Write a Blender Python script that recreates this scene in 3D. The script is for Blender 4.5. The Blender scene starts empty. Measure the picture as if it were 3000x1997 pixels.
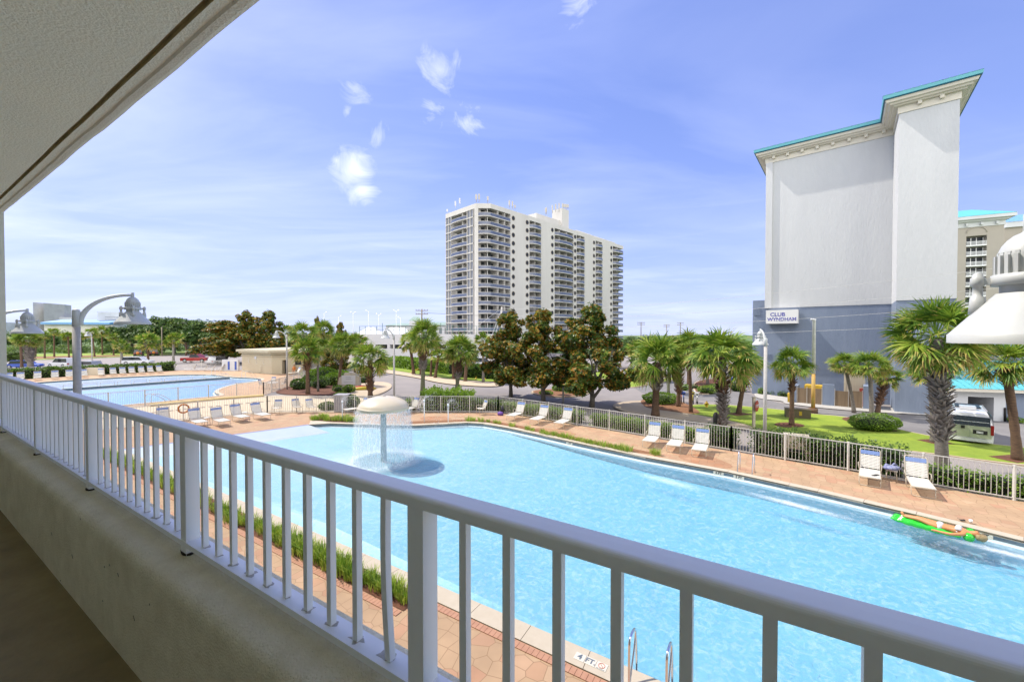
import bpy, math, random
from mathutils import Vector, Matrix, noise as mnoise
from mathutils.geometry import delaunay_2d_cdt
random.seed(7)
S = bpy.context.scene
COL = S.collection
# ------------------------------------------------------------ camera, world, sun, exposure
H = 5.8; F = 1190.0; PITCH = math.atan(18.5/F)
cam = bpy.data.cameras.new('camera'); cam.sensor_width = 36; cam.lens = F/3000*36
cam.clip_start = 0.05; cam.clip_end = 6000
co = bpy.data.objects.new('camera', cam); COL.objects.link(co); S.camera = co
co.location = (0, 0, H); co.rotation_euler = (math.pi/2-PITCH, 0, 0)
SUN_EL = math.radians(53); SDX, SDY = -0.91, 0.41      # horizontal direction towards the sun
sl = bpy.data.lights.new('sun', 'SUN'); sl.energy = 2.35; sl.angle = math.radians(0.6); sl.color = (1, .93, .82)
so = bpy.data.objects.new('sun', sl); COL.objects.link(so)
sv = Vector((SDX, SDY, 0)).normalized()*math.cos(SUN_EL)+Vector((0, 0, math.sin(SUN_EL)))
so.rotation_euler = sv.to_track_quat('Z', 'Y').to_euler()
w = bpy.data.worlds.new('World'); S.world = w; w.use_nodes = True
nt = w.node_tree; nt.nodes.clear(); L = nt.links
def N(t, **k):
    n = nt.nodes.new(t)
    for a, b in k.items(): setattr(n, a, b)
    return n
wo = N('ShaderNodeOutputWorld'); bg = N('ShaderNodeBackground'); bg.inputs[1].default_value = 0.15
sky = N('ShaderNodeTexSky', sky_type='NISHITA'); sky.sun_disc = False; sky.sun_elevation = SUN_EL
sky.sun_rotation = math.atan2(SDX, SDY); sky.altitude = 0; sky.air_density = 1.0; sky.dust_density = 0.8; sky.ozone_density = 2.5
tc = N('ShaderNodeTexCoord'); GV = tc.outputs['Generated']
def vmath(op, a, b=None):
    n = N('ShaderNodeVectorMath', operation=op)
    for i, x in enumerate((a, b)):
        if x is None: continue
        if isinstance(x, (tuple, list)): n.inputs[i].default_value = x
        else: L.new(x, n.inputs[i])
    return n.outputs['Value'] if op in ('DISTANCE', 'DOT_PRODUCT', 'LENGTH') else n.outputs[0]
def wm(op, a, b=0.0, cl=False):
    n = N('ShaderNodeMath', operation=op); n.use_clamp = cl
    for i, x in enumerate((a, b)):
        if isinstance(x, (int, float)): n.inputs[i].default_value = x
        else: L.new(x, n.inputs[i])
    return n.outputs[0]
def wmix(fac, a, b, t='MIX'):
    n = N('ShaderNodeMix', data_type='RGBA', blend_type=t)
    for i, x in ((0, fac), (6, a), (7, b)):
        if isinstance(x, (int, float)): n.inputs[i].default_value = x
        elif isinstance(x, tuple): n.inputs[i].default_value = x
        else: L.new(x, n.inputs[i])
    return n.outputs[2]
def wnoise(scale, detail, vec, rough=.55, dist=0.):
    n = N('ShaderNodeTexNoise'); n.inputs['Scale'].default_value = scale; n.inputs['Detail'].default_value = detail
    n.inputs['Roughness'].default_value = rough; n.inputs['Distortion'].default_value = dist; L.new(vec, n.inputs['Vector']); return n.outputs['Fac']
sep = N('ShaderNodeSeparateXYZ'); L.new(GV, sep.inputs[0])
zpos = wm('MAXIMUM', sep.outputs[2], 0.02)
# project the direction on a flat cloud layer
cmb = N('ShaderNodeCombineXYZ'); L.new(wm('DIVIDE', sep.outputs[0], wm('ADD', zpos, .12)), cmb.inputs[0]); L.new(wm('DIVIDE', sep.outputs[1], wm('ADD', zpos, .12)), cmb.inputs[1])
mp = N('ShaderNodeMapping'); mp.inputs['Rotation'].default_value = (0, 0, math.radians(28)); mp.inputs['Scale'].default_value = (.45, 1.15, 1); L.new(cmb.outputs[0], mp.inputs[0])
ci = wnoise(1.1, 8, mp.outputs[0], .52, .9)
rmp = N('ShaderNodeMapRange'); rmp.inputs[1].default_value = .40; rmp.inputs[2].default_value = .76; rmp.inputs[3].default_value = 0; rmp.inputs[4].default_value = .46; rmp.clamp = True; L.new(ci, rmp.inputs[0])
cirrus = rmp.outputs[0]
leftw = wm('MULTIPLY_ADD', sep.outputs[0], -.55); 
leftw.node.inputs[2].default_value = .66; leftw.node.use_clamp = True
cirrus = wm('MULTIPLY', cirrus, leftw)
def pdir(px, py):
    v = Vector(((px-1500)/F, math.cos(PITCH)+(998.5-py)/F*math.sin(PITCH), -math.sin(PITCH)+(998.5-py)/F*math.cos(PITCH))); return v.normalized()
puffs = [(1035, 495, .062, 1.15), (1062, 560, .045, 1.0), (1075, 565, .028, .8), (1290, 205, .060, .70), (1265, 320, .045, .66), (1375, 350, .045, .62), (1045, 255, .040, .62), (1105, 395, .040, .62), (1020, 330, .018, .5), (1690, 20, .055, .6), (985, 470, .02, .8)]
pn = wnoise(12, 8, GV, .64, 1.3); pc = None
for px, py, r, amp in puffs:
    dd = wm('DIVIDE', vmath('DISTANCE', GV, tuple(pdir(px, py))), r)
    m = wm('MULTIPLY', wm('SUBTRACT', 1.0, dd, True), amp)
    pc = m if pc is None else wm('MAXIMUM', pc, m)
puff = wm('MULTIPLY', wm('SUBTRACT', wm('ADD', pn, wm('MULTIPLY', pc, .50)), .64, True), 1.45, True)
puff = wm('MULTIPLY', puff, wm('MULTIPLY', pc, 5.0, True))
# low stratus near the horizon
mp2 = N('ShaderNodeMapping'); mp2.inputs['Scale'].default_value = (2.2, 2.2, 22); L.new(GV, mp2.inputs[0])
st = wnoise(1.6, 7, mp2.outputs[0], .6, .3)
stm = wm('MULTIPLY', wm('MULTIPLY', wm('SUBTRACT', st, .5, True), 3.5, True), wm('MULTIPLY', wm('SUBTRACT', .34, sep.outputs[2], True), 1.2), True)
b0 = wmix(1.0, sky.outputs[0], (1.09, 1.0, 1.19, 1), 'MULTIPLY')
def vdiv(a, b):
    n = N('ShaderNodeVectorMath', operation='DIVIDE'); L.new(a, n.inputs[0]); L.new(b, n.inputs[1]); return n.outputs[0]
den = N('ShaderNodeVectorMath', operation='MULTIPLY_ADD'); L.new(b0, den.inputs[0]); den.inputs[1].default_value = (.345, .30, .17); den.inputs[2].default_value = (1.62, 1.42, 1.02)
base = vdiv(b0, den.outputs[0])
hz = wm('POWER', wm('SUBTRACT', 1.0, wm('MAXIMUM', sep.outputs[2], 0), True), 5.0)
base = wmix(wm('MULTIPLY', hz, .45), base, (2.35, 2.75, 4.0, 1))
c1 = wmix(wm('ADD', cirrus, stm, True), base, (3.2, 3.4, 4.3, 1))
c2 = wmix(puff, c1, (4.0, 4.1, 4.5, 1))
back = wm('MULTIPLY', wm('SUBTRACT', wm('MULTIPLY', sep.outputs[1], -1.0), .05, True), wm('MULTIPLY', wm('SUBTRACT', wnoise(1.8, 6, GV, .6, .5), .30, True), 5.5, True), True)
c2 = wmix(wm('MULTIPLY', back, 1.6, True), c2, (8.6, 8.45, 8.3, 1))          # unseen bright cloud added behind the viewpoint to fill the shade
L.new(c2, bg.inputs[0]); L.new(bg.outputs[0], wo.inputs[0])
S.view_settings.view_transform = 'Standard'; S.view_settings.look = 'None'; S.view_settings.gamma = 1; S.view_settings.use_curve_mapping = False
S.view_settings.exposure = 1.30
S.render.resolution_x = 1024; S.render.resolution_y = 681
S.render.engine = 'CYCLES'; S.cycles.max_bounces = 12; S.cycles.diffuse_bounces = 8; S.cycles.transparent_max_bounces = 24
# ------------------------------------------------------------ placing helpers
def ray(px, py):
    u = (px-1500)/F; v = (998.5-py)/F
    return Vector((u, math.cos(PITCH)+v*math.sin(PITCH), -math.sin(PITCH)+v*math.cos(PITCH)))
def G(px, py, z=0.0):                     # point at height z seen at photo pixel
    r = ray(px, py); k = (z-H)/r.z; return Vector((r.x*k, r.y*k, z))
def PY(px, py, Y):                        # point seen at photo pixel at depth Y
    r = ray(px, py); k = Y/r.y; return Vector((r.x*k, Y, H+r.z*k))
dv = Vector((-1922, 1190, 0)).normalized(); nv = Vector((dv.y, -dv.x, 0))     # along / out of the balcony
def B(a, b, h): p = dv*a+nv*b; return Vector((p.x, p.y, H-h))
def AB(px, py, b):
    r = ray(px, py); k = b/(r.x*nv.x+r.y*nv.y); return k*(r.x*dv.x+r.y*dv.y)
# ------------------------------------------------------------ materials
M = {}
EXT = .80
INNER = ('stucco', 'stucco_ceiling', 'stucco_groove', 'stucco_trim', 'stucco_ledge', 'balcony_floor', 'rail_white', 'grass', 'scrub', 'wyndham_white', 'wyndham_blue', 'wyndham_trim', 'roof_teal', 'roof_blue', 'sign_panel', 'chrome', 'lamp_white', 'pole_concrete', 'strap_white', 'strap_blue', 'fence_white', 'car_white', 'white_plain', 'glass_grey', 'glass_blue', 'car_green', 'cable', 'mushroom_pole', 'tower_white', 'far_white', 'far_beige', 'pool_white', 'beige_wall')
def mat(name, col, rough=.7, var=.12, scale=6., bump=0., bscale=None, metal=0., col2=None, spec=.5, coat=0., detail=6, mapscale=None, obj=False, trans=0., stretch=None):
    m = bpy.data.materials.new(name); m.use_nodes = True; t = m.node_tree; n = t.nodes; l = t.links
    b = n['Principled BSDF']; b.inputs['Roughness'].default_value = rough; b.inputs['Metallic'].default_value = metal
    b.inputs['Specular IOR Level'].default_value = spec; b.inputs['Coat Weight'].default_value = coat
    if trans: b.inputs['Subsurface Weight'].default_value = 0
    g = n.new('ShaderNodeNewGeometry'); src = g.outputs['Position']
    if obj: src = n.new('ShaderNodeTexCoord').outputs['Object']
    if stretch:
        mm = n.new('ShaderNodeMapping'); mm.inputs['Scale'].default_value = stretch; l.new(src, mm.inputs[0]); src = mm.outputs[0]
    c2 = col2 or tuple(min(1, c*(1-2*var)) for c in col)
    if name not in INNER: col = tuple(c*EXT for c in col); c2 = tuple(c*EXT for c in c2)
    nz = n.new('ShaderNodeTexNoise'); nz.inputs['Scale'].default_value = scale; nz.inputs['Detail'].default_value = detail; nz.inputs['Roughness'].default_value = .65 if detail < 10 else .78; l.new(src, nz.inputs['Vector'])
    r = n.new('ShaderNodeMapRange'); r.inputs[1].default_value = .32; r.inputs[2].default_value = .68; l.new(nz.outputs['Fac'], r.inputs[0])
    mx = n.new('ShaderNodeMix'); mx.data_type = 'RGBA'; mx.inputs[6].default_value = (*c2, 1); mx.inputs[7].default_value = (*col, 1)
    l.new(r.outputs[0], mx.inputs[0]); l.new(mx.outputs[2], b.inputs['Base Color'])
    if bump:
        n2 = n.new('ShaderNodeTexNoise'); n2.inputs['Scale'].default_value = bscale or scale*8; n2.inputs['Detail'].default_value = 4; l.new(src, n2.inputs['Vector'])
        bp = n.new('ShaderNodeBump'); bp.inputs['Strength'].default_value = min(1, bump*8); bp.inputs['Distance'].default_value = bump*min(.12, .45/(bscale or scale*8))*1.1; l.new(n2.outputs['Fac'], bp.inputs['Height']); l.new(bp.outputs[0], b.inputs['Normal'])
    M[name] = m; return m
def leafmat(name, cols, rough=.5, scale=1.5):
    m = bpy.data.materials.new(name); m.use_nodes = True; t = m.node_tree; n = t.nodes; l = t.links
    b = n['Principled BSDF']; b.inputs['Roughness'].default_value = rough; b.inputs['Specular IOR Level'].default_value = .35
    g = n.new('ShaderNodeNewGeometry'); rp = n.new('ShaderNodeValToRGB')
    e = rp.color_ramp.elements
    while len(e) < len(cols): e.new(.5)
    for i, c in enumerate(cols): e[i].position = i/(len(cols)-1); e[i].color = (*c, 1)
    nz = n.new('ShaderNodeTexNoise'); nz.inputs['Scale'].default_value = scale; l.new(g.outputs['Position'], nz.inputs['Vector'])
    ad = n.new('ShaderNodeMath'); ad.operation = 'MULTIPLY_ADD'; ad.inputs[1].default_value = .55; l.new(g.outputs['Random Per Island'], ad.inputs[0])
    m2 = n.new('ShaderNodeMath'); m2.operation = 'MULTIPLY_ADD'; m2.inputs[1].default_value = 1.1; m2.inputs[2].default_value = -.32; l.new(nz.outputs['Fac'], m2.inputs[0]); l.new(m2.outputs[0], ad.inputs[2])
    l.new(ad.outputs[0], rp.inputs[0]); l.new(rp.outputs[0], b.inputs['Base Color'])
    tr = n.new('ShaderNodeBsdfTranslucent'); l.new(rp.outputs[0], tr.inputs[0]); ms = n.new('ShaderNodeMixShader'); ms.inputs[0].default_value = .3
    l.new(b.outputs[0], ms.inputs[1]); l.new(tr.outputs[0], ms.inputs[2]); l.new(ms.outputs[0], n['Material Output'].inputs[0])
    M[name] = m; return m
# ------------------------------------------------------------ mesh builder
class MB:
    def __init__(s): s.v = []; s.f = []; s.m = []; s.mi = 0; s.sm = False; s.s = []
    def add(s, vs, fs):
        o = len(s.v); s.v.extend([tuple(x) for x in vs])
        for f in fs: s.f.append(tuple(i+o for i in f)); s.m.append(s.mi); s.s.append(s.sm)
    def par(s, p, u, v, w):
        p, u, v, w = map(Vector, (p, u, v, w))
        vs = [p, p+u, p+u+v, p+v, p+w, p+u+w, p+u+v+w, p+v+w]
        fs = [(0, 3, 2, 1), (4, 5, 6, 7), (0, 1, 5, 4), (1, 2, 6, 5), (2, 3, 7, 6), (3, 0, 4, 7)]
        if u.cross(v).dot(w) < 0: fs = [f[::-1] for f in fs]
        s.add(vs, fs)
    def box(s, c, d, rz=0., bev=0.):
        ca, sa = math.cos(rz), math.sin(rz); u = Vector((ca, sa, 0))*d[0]; v = Vector((-sa, ca, 0))*d[1]; w_ = Vector((0, 0, d[2]))
        s.par(Vector(c)-u/2-v/2-w_/2, u, v, w_)
    def prism(s, poly, z0, z1, cap=True):
        n = len(poly); ar = sum(poly[i][0]*poly[(i+1) % n][1]-poly[(i+1) % n][0]*poly[i][1] for i in range(n))
        if ar < 0: poly = poly[::-1]
        vs = [(p[0], p[1], z0) for p in poly]+[(p[0], p[1], z1) for p in poly]
        fs = [(i, (i+1) % n, (i+1) % n+n, i+n) for i in range(n)]
        if cap: fs += [tuple(range(n, 2*n)), tuple(range(n-1, -1, -1))]
        s.add(vs, fs)
    def tube(s, pts, rad, n=8, cap=True, sm=True):
        pts = [Vector(p) for p in pts]; k = len(pts)
        if isinstance(rad, (int, float)): rad = [rad]*k
        vs = []; prev = None
        for i, p in enumerate(pts):
            t = (pts[min(i+1, k-1)]-pts[max(i-1, 0)])
            if t.length < 1e-9: t = Vector((0, 0, 1))
            t.normalize()
            if prev is None: a = t.orthogonal().normalized()
            else:
                a = prev-t*prev.dot(t); a = a.normalized() if a.length > 1e-6 else t.orthogonal().normalized()
            prev = a; b = t.cross(a)
            for j in range(n):
                an = 2*math.pi*j/n; vs.append(p+(a*math.cos(an)+b*math.sin(an))*rad[i])
        fs = [(i*n+j, i*n+(j+1) % n, (i+1)*n+(j+1) % n, (i+1)*n+j) for i in range(k-1) for j in range(n)]
        if cap: fs += [tuple(range(n-1, -1, -1)), tuple(range((k-1)*n, k*n))]
        o = s.sm; s.sm = sm; s.add(vs, fs); s.sm = o
    def lathe(s, prof, c=(0, 0, 0), n=20, sm=True, sx=1., sy=1., cap=True):
        vs = [(c[0]+r*math.cos(2*math.pi*j/n)*sx, c[1]+r*math.sin(2*math.pi*j/n)*sy, c[2]+z) for r, z in prof for j in range(n)]
        k = len(prof); fs = [(i*n+j, i*n+(j+1) % n, (i+1)*n+(j+1) % n, (i+1)*n+j) for i in range(k-1) for j in range(n)]
        if cap: fs += [tuple(range(n-1, -1, -1)), tuple(range((k-1)*n, k*n))]
        o = s.sm; s.sm = sm; s.add(vs, fs); s.sm = o
    def sweep(s, prof, p0, p1, ux, uz, close=False):           # profile [(x,z)] extruded from p0 to p1
        p0, p1, ux, uz = map(Vector, (p0, p1, ux, uz)); n = len(prof)
        vs = [p0+ux*x+uz*z for x, z in prof]+[p1+ux*x+uz*z for x, z in prof]
        fs = [(i, (i+1) % n, (i+1) % n+n, i+n) for i in range(n if close else n-1)]
        if close: fs += [tuple(range(n-1, -1, -1)), tuple(range(n, 2*n))]
        s.add(vs, fs)
    def leaf(s, p, d, w, L_):                                   # 4-vertex leaf from p along d, width vector w
        s.add([p, p+d*(L_*.45)+w, p+d*L_, p+d*(L_*.45)-w], [(0, 1, 2, 3)])
    def mesh(s, name, mats):
        me = bpy.data.meshes.new(name); me.from_pydata(s.v, [], s.f)
        for m in (mats if isinstance(mats, (list, tuple)) else [mats]): me.materials.append(M[m] if isinstance(m, str) else m)
        if len(s.f): me.polygons.foreach_set('material_index', s.m); me.polygons.foreach_set('use_smooth', s.s)
        me.update(); return me
    def build(s, name, mats, parent=None, loc=None):
        o = bpy.data.objects.new(name, s.mesh(name, mats)); COL.objects.link(o)
        if parent: o.parent = parent
        if loc is not None: o.location = loc
        return o
def tag(o, label=None, cat=None, group=None, kind=None):
    if label: o['label'] = label
    if cat: o['category'] = cat
    if group: o['group'] = group
    if kind: o['kind'] = kind
    return o
def thing(name, label, cat, loc=(0, 0, 0), rz=0., group=None):
    o = bpy.data.objects.new(name, None); COL.objects.link(o); o.location = loc; o.rotation_euler = (0, 0, rz); o.empty_display_size = .2
    return tag(o, label, cat, group)
def inst(me, name, parent=None, loc=(0, 0, 0), rz=0., sc=1., kind=None):
    o = bpy.data.objects.new(name, me); COL.objects.link(o); o.parent = parent; o.location = loc; o.rotation_euler = (0, 0, rz)
    o.scale = (sc, sc, sc) if isinstance(sc, (int, float)) else sc
    return o
def copy_tree(o, parent=None):
    c = o.copy(); COL.objects.link(c); c.parent = parent
    for ch in list(o.children): copy_tree(ch, c)
    return c
def inpoly(x, y, P):
    c = False; j = len(P)-1
    for i in range(len(P)):
        if (P[i][1] > y) != (P[j][1] > y) and x < (P[j][0]-P[i][0])*(y-P[i][1])/(P[j][1]-P[i][1])+P[i][0]: c = not c
        j = i
    return c
def sheet(name, outer, holes, z, m, label=None, kind='structure'):
    vs = []; es = []
    for P in [outer]+holes:
        o = len(vs); vs += [Vector((p[0], p[1])) for p in P]; es += [(o+i, o+(i+1) % len(P)) for i in range(len(P))]
    r = delaunay_2d_cdt(vs, es, [], 0, 1e-5)
    V2, F2 = r[0], r[2]; b = MB(); fs = []
    for f in F2:
        c = sum((V2[i] for i in f), Vector((0, 0)))/len(f)
        if inpoly(c.x, c.y, outer) and not any(inpoly(c.x, c.y, h) for h in holes): fs.append(tuple(f))
    b.add([(p.x, p.y, z) for p in V2], fs); o = b.build(name, m)
    if kind: o['kind'] = kind
    if label: o['label'] = label
    return o
def smooth(P, k=2, closed=True):
    for _ in range(k):
        Q = []; n = len(P)
        for i in range(n if closed else n-1):
            a, b = P[i], P[(i+1) % n]; Q += [(a[0]*.75+b[0]*.25, a[1]*.75+b[1]*.25), (a[0]*.25+b[0]*.75, a[1]*.25+b[1]*.75)]
        if not closed: Q = [P[0]]+Q+[P[-1]]
        P = Q
    return P
def g2(L_, z=0.): return [tuple(G(x, y, z))[:2] for x, y in L_]
def offset(P, d):                                              # shrink (d>0) a closed polygon
    n = len(P); ar = sum(P[i][0]*P[(i+1) % n][1]-P[(i+1) % n][0]*P[i][1] for i in range(n)); sg = 1 if ar > 0 else -1; Q = []
    for i in range(n):
        a = Vector(P[i])-Vector(P[i-1]); b = Vector(P[(i+1) % n])-Vector(P[i])
        a = a.normalized() if a.length > 1e-6 else b.normalized(); b = b.normalized() if b.length > 1e-6 else a
        na = Vector((-a.y, a.x)); nb = Vector((-b.y, b.x)); m = na+nb; m = m.normalized() if m.length > .1 else na
        k = min(1.6, 1/max(.4, m.dot(na))); Q.append(tuple(Vector(P[i])+m*(d*k*sg)))
    return Q
# ------------------------------------------------------------ materials used
mat('grass', (.27, .34, .025), .9, scale=.45, detail=14, col2=(.12, .20, .015), bump=.4, bscale=60)
mat('scrub', (.12, .19, .04), .9, scale=.25, col2=(.06, .11, .025), bump=.3, bscale=6)
mat('asphalt', (.25, .24, .235), .9, scale=.6, col2=(.20, .19, .19), bump=.1, bscale=90)
mat('asphalt_warm', (.33, .295, .275), .9, scale=.35, col2=(.27, .245, .235), bump=.1, bscale=90)
mat('concrete_tan', (.62, .50, .35), .85, scale=1.5, col2=(.54, .43, .30), bump=.1, bscale=60)
mat('concrete_pale', (.55, .53, .49), .85, scale=1.5, col2=(.46, .44, .40), bump=.1, bscale=60)
mat('mulch', (.22, .085, .04), .95, scale=9, col2=(.09, .035, .02), bump=.9, bscale=60)
mat('mulch_orange', (.36, .18, .08), .95, scale=6, col2=(.20, .085, .04), bump=.9, bscale=60)
mat('cream_path', (.66, .56, .40), .8, scale=.8, col2=(.60, .48, .31))
mat('yellow_kerb', (.70, .52, .22), .8, scale=3)
mat('coping', (.62, .54, .42), .8, scale=5, col2=(.57, .49, .37), bump=.15, bscale=150)
mat('tile_band', (.16, .22, .26), .4, scale=8, col2=(.09, .13, .17))
mat('pool_white', (.62, .72, .74), .5, scale=3, var=.03)
mat('pool_plaster', (.33, .60, .70), .5, scale=.5, col2=(.26, .54, .67)); mat('brick_edge', (.56, .30, .19), .85, scale=7, col2=(.47, .24, .15))
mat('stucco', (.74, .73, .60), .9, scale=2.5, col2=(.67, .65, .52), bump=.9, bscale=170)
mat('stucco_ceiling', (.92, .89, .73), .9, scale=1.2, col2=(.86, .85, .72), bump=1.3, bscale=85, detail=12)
mat('stucco_wall_shaded', (.62, .60, .45), .9, scale=2.5, col2=(.54, .51, .37), bump=2., bscale=120, detail=14)  # same stucco paint, darkened in colour for the shade on the inner wall
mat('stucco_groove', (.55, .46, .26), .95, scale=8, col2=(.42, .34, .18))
mat('stucco_trim', (.86, .82, .71), .9, scale=3, col2=(.74, .70, .58), bump=1.2, bscale=90, detail=12)
mat('stucco_ledge', (.88, .80, .58), .9, scale=4.5, col2=(.66, .58, .38), bump=2.6, bscale=120, detail=14)
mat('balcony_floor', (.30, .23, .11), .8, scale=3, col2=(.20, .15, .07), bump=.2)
mat('rail_white', (.86, .86, .85), .45, scale=2, var=.03, coat=.0)
mat('grime', (.48, .44, .36), .8, scale=60, col2=(.62, .60, .56))
mat('dark_stain', (.04, .03, .02), .95, scale=40)
mat('fence_white', (.62, .60, .55), .5, scale=3, var=.05)
mat('lamp_white', (.54, .55, .53), .45, scale=4, var=.05, coat=.1)
mat('pole_concrete', (.47, .45, .42), .8, scale=9, col2=(.38, .36, .34), bump=.2)
mat('chrome', (.75, .75, .77), .16, scale=3, var=.02, metal=1.)
mat('step_dark', (.05, .04, .10), .4)
mat('strap_white', (.66, .64, .58), .5, scale=4, var=.04)
mat('strap_blue', (.17, .26, .52), .5, scale=4, var=.05)
mat('frame_cream', (.68, .60, .46), .45, scale=4, var=.04)
mat('wyndham_white', (.515, .525, .53), .85, scale=.8, col2=(.475, .485, .495), bump=.35, bscale=9, stretch=(1, 1, .22))
mat('wyndham_blue', (.20, .24, .32), .85, scale=.8, col2=(.16, .20, .275), bump=.35, bscale=9, stretch=(1, 1, .22))
mat('wyndham_trim', (.66, .62, .53), .8, scale=1.5, col2=(.60, .56, .48))
mat('roof_teal', (.11, .41, .46), .4, scale=1.5, var=.05)
mat('roof_edge', (.01, .14, .22), .5)
mat('roof_blue', (.16, .34, .62), .45, scale=1.5)
mat('tower_white', (.52, .505, .475), .85, scale=.25, col2=(.465, .45, .425), stretch=(1, 1, .15))
mat('glass_dark', (.035, .045, .06), .35, scale=.9, col2=(.015, .02, .028), spec=.25)
mat('glass_blue', (.10, .125, .20), .25, scale=.6, col2=(.05, .06, .10), spec=.8)
mat('glass_grey', (.20, .21, .23), .3, scale=.5, col2=(.15, .16, .18), stretch=(1, 1, .2), spec=.7)
mat('curtain', (.30, .29, .28), .7, scale=3, col2=(.05, .05, .06), stretch=(1, 1, .1))
mat('beige_wall', (.36, .325, .28), .85, scale=.3, col2=(.33, .30, .26))
mat('bathhouse_wall', (.60, .53, .38), .85, scale=.8, col2=(.56, .49, .35), bump=.1)
mat('far_white', (.62, .63, .65), .85, scale=.1)  # on the skyline walls this pale tone stands in for distance haze
mat('far_beige', (.60, .58, .54), .85, scale=.1)  # lightened for haze as well
mat('garage_white', (.66, .65, .65), .85, scale=.2, col2=(.60, .60, .61))
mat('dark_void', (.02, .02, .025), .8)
mat('green_metal', (.10, .22, .20), .6)
mat('teal_roof_pale', (.30, .42, .38), .7, scale=.4)
mat('brown_metal', (.17, .13, .085), .6, scale=4)
mat('brown_mesh', (.28, .20, .12), .7, scale=14, col2=(.19, .13, .08), stretch=(1, 1, .05))
mat('yellow_paint', (.75, .48, .04), .6)
mat('orange_rust', (.62, .30, .06), .8, scale=5, col2=(.50, .40, .14), stretch=(1, 1, .3))
mat('grey_pole', (.85, .86, .87), .6, scale=4)
mat('wood_pole', (.30, .25, .18), .9, scale=4, stretch=(1, 1, .1))
mat('cable', (.55, .55, .53), .6)
mat('cable_dark', (.06, .06, .06), .6)
mat('sign_panel', (.66, .66, .65), .6, var=.01)
mat('sign_blue', (.03, .03, .42), .5, var=.02)
mat('red_sign', (.50, .08, .05), .5)
mat('blue_sign', (.05, .12, .55), .5)
mat('white_plain', (.8, .8, .8), .5, var=.01)
mat('black_plain', (.02, .02, .02), .5)
mat('rubber', (.02, .02, .02), .8)
mat('text_grey', (.16, .20, .25), .7); mat('text_dark', (.03, .03, .04), .7); mat('text_red', (.75, .22, .16), .7)
mat('tile_cream', (.78, .74, .62), .4, var=.02)
mat('mushroom', (.76, .68, .52), .35, scale=2, col2=(.76, .64, .44), coat=.3)
mat('mushroom_pole', (.42, .52, .56), .4, scale=3)
mat('car_white', (.62, .63, .65), .3, var=.01, coat=.6); mat('car_red', (.42, .03, .02), .3, var=.02, coat=.6)
mat('car_silver', (.45, .46, .48), .3, var=.02, coat=.6, metal=.3); mat('car_black', (.02, .02, .025), .3, coat=.6); mat('car_green', (.38, .42, .30), .3, var=.03, coat=.6)
mat('window_glass', (.03, .04, .05), .06, spec=.9); mat('tail_red', (.45, .02, .02), .25)
mat('orange', (.75, .25, .04), .6); mat('kayak_red', (.6, .05, .02), .4); mat('kayak_yellow', (.7, .55, .04), .4)
mat('skin', (.80, .33, .13), .5, scale=4, var=.04); mat('hair', (.45, .33, .16), .7, scale=30); mat('cloth_white', (.8, .78, .78), .7); mat('towel_blue', (.10, .13, .38), .9, scale=14, col2=(.5, .52, .62))
mat('purple', (.22, .10, .45), .7)
mat('stone_cream', (.60, .55, .44), .85, scale=2, bump=.2)
mat('speckle', (.50, .49, .50), .8, scale=9, col2=(.30, .29, .33))
mat('rust', (.55, .22, .03), .8)
mat('bark_grey', (.28, .25, .21), .9, scale=6, col2=(.14, .12, .10), bump=.8, bscale=18, stretch=(1, 1, 3))
mat('bark_brown', (.22, .13, .075), .9, scale=5, col2=(.10, .06, .04), bump=.8, bscale=14, stretch=(1, 1, 4))
mat('bark_green', (.20, .21, .12), .9, scale=5, col2=(.12, .12, .075), bump=.6, bscale=14, stretch=(1, 1, 4))
mat('bark_pale', (.40, .38, .33), .9, scale=6, col2=(.24, .22, .18), bump=.5)
mat('boot_grey', (.40, .36, .33), .9, scale=5, col2=(.20, .17, .15))
mat('boot_brown', (.30, .16, .09), .9, scale=5, col2=(.12, .07, .05))
leafmat('palm_leaf', [(.035, .09, .015), (.10, .20, .022), (.24, .34, .035), (.40, .42, .07)], .5, 1.2)
leafmat('palm_tip', [(.30, .27, .07), (.46, .38, .11), (.38, .24, .07)], .7, 2)
leafmat('magnolia_green', [(.02, .045, .008), (.06, .11, .015), (.21, .28, .035)], .4, 1.2)
leafmat('magnolia_rust', [(.14, .055, .008), (.36, .18, .02), (.50, .38, .06)], .5, 1.2)
leafmat('hedge_leaf', [(.02, .045, .010), (.07, .14, .02), (.17, .26, .03)], .45, 1.5)
leafmat('hedge_bright', [(.05, .11, .01), (.15, .26, .02), (.28, .42, .04)], .45, 1.2)
leafmat('tree_leaf', [(.015, .04, .012), (.045, .10, .02), (.11, .18, .04)], .5, .25)
leafmat('tree_leaf_light', [(.05, .10, .02), (.13, .21, .04), (.25, .32, .06)], .5, .25)
leafmat('tuft', [(.08, .17, .015), (.20, .34, .03), (.40, .50, .07), (.58, .58, .18)], .5, 3)
mat('hedge_core', (.015, .025, .008), .9); mat('flower', (.30, .12, .45), .7, col2=(.6, .5, .7))
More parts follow.
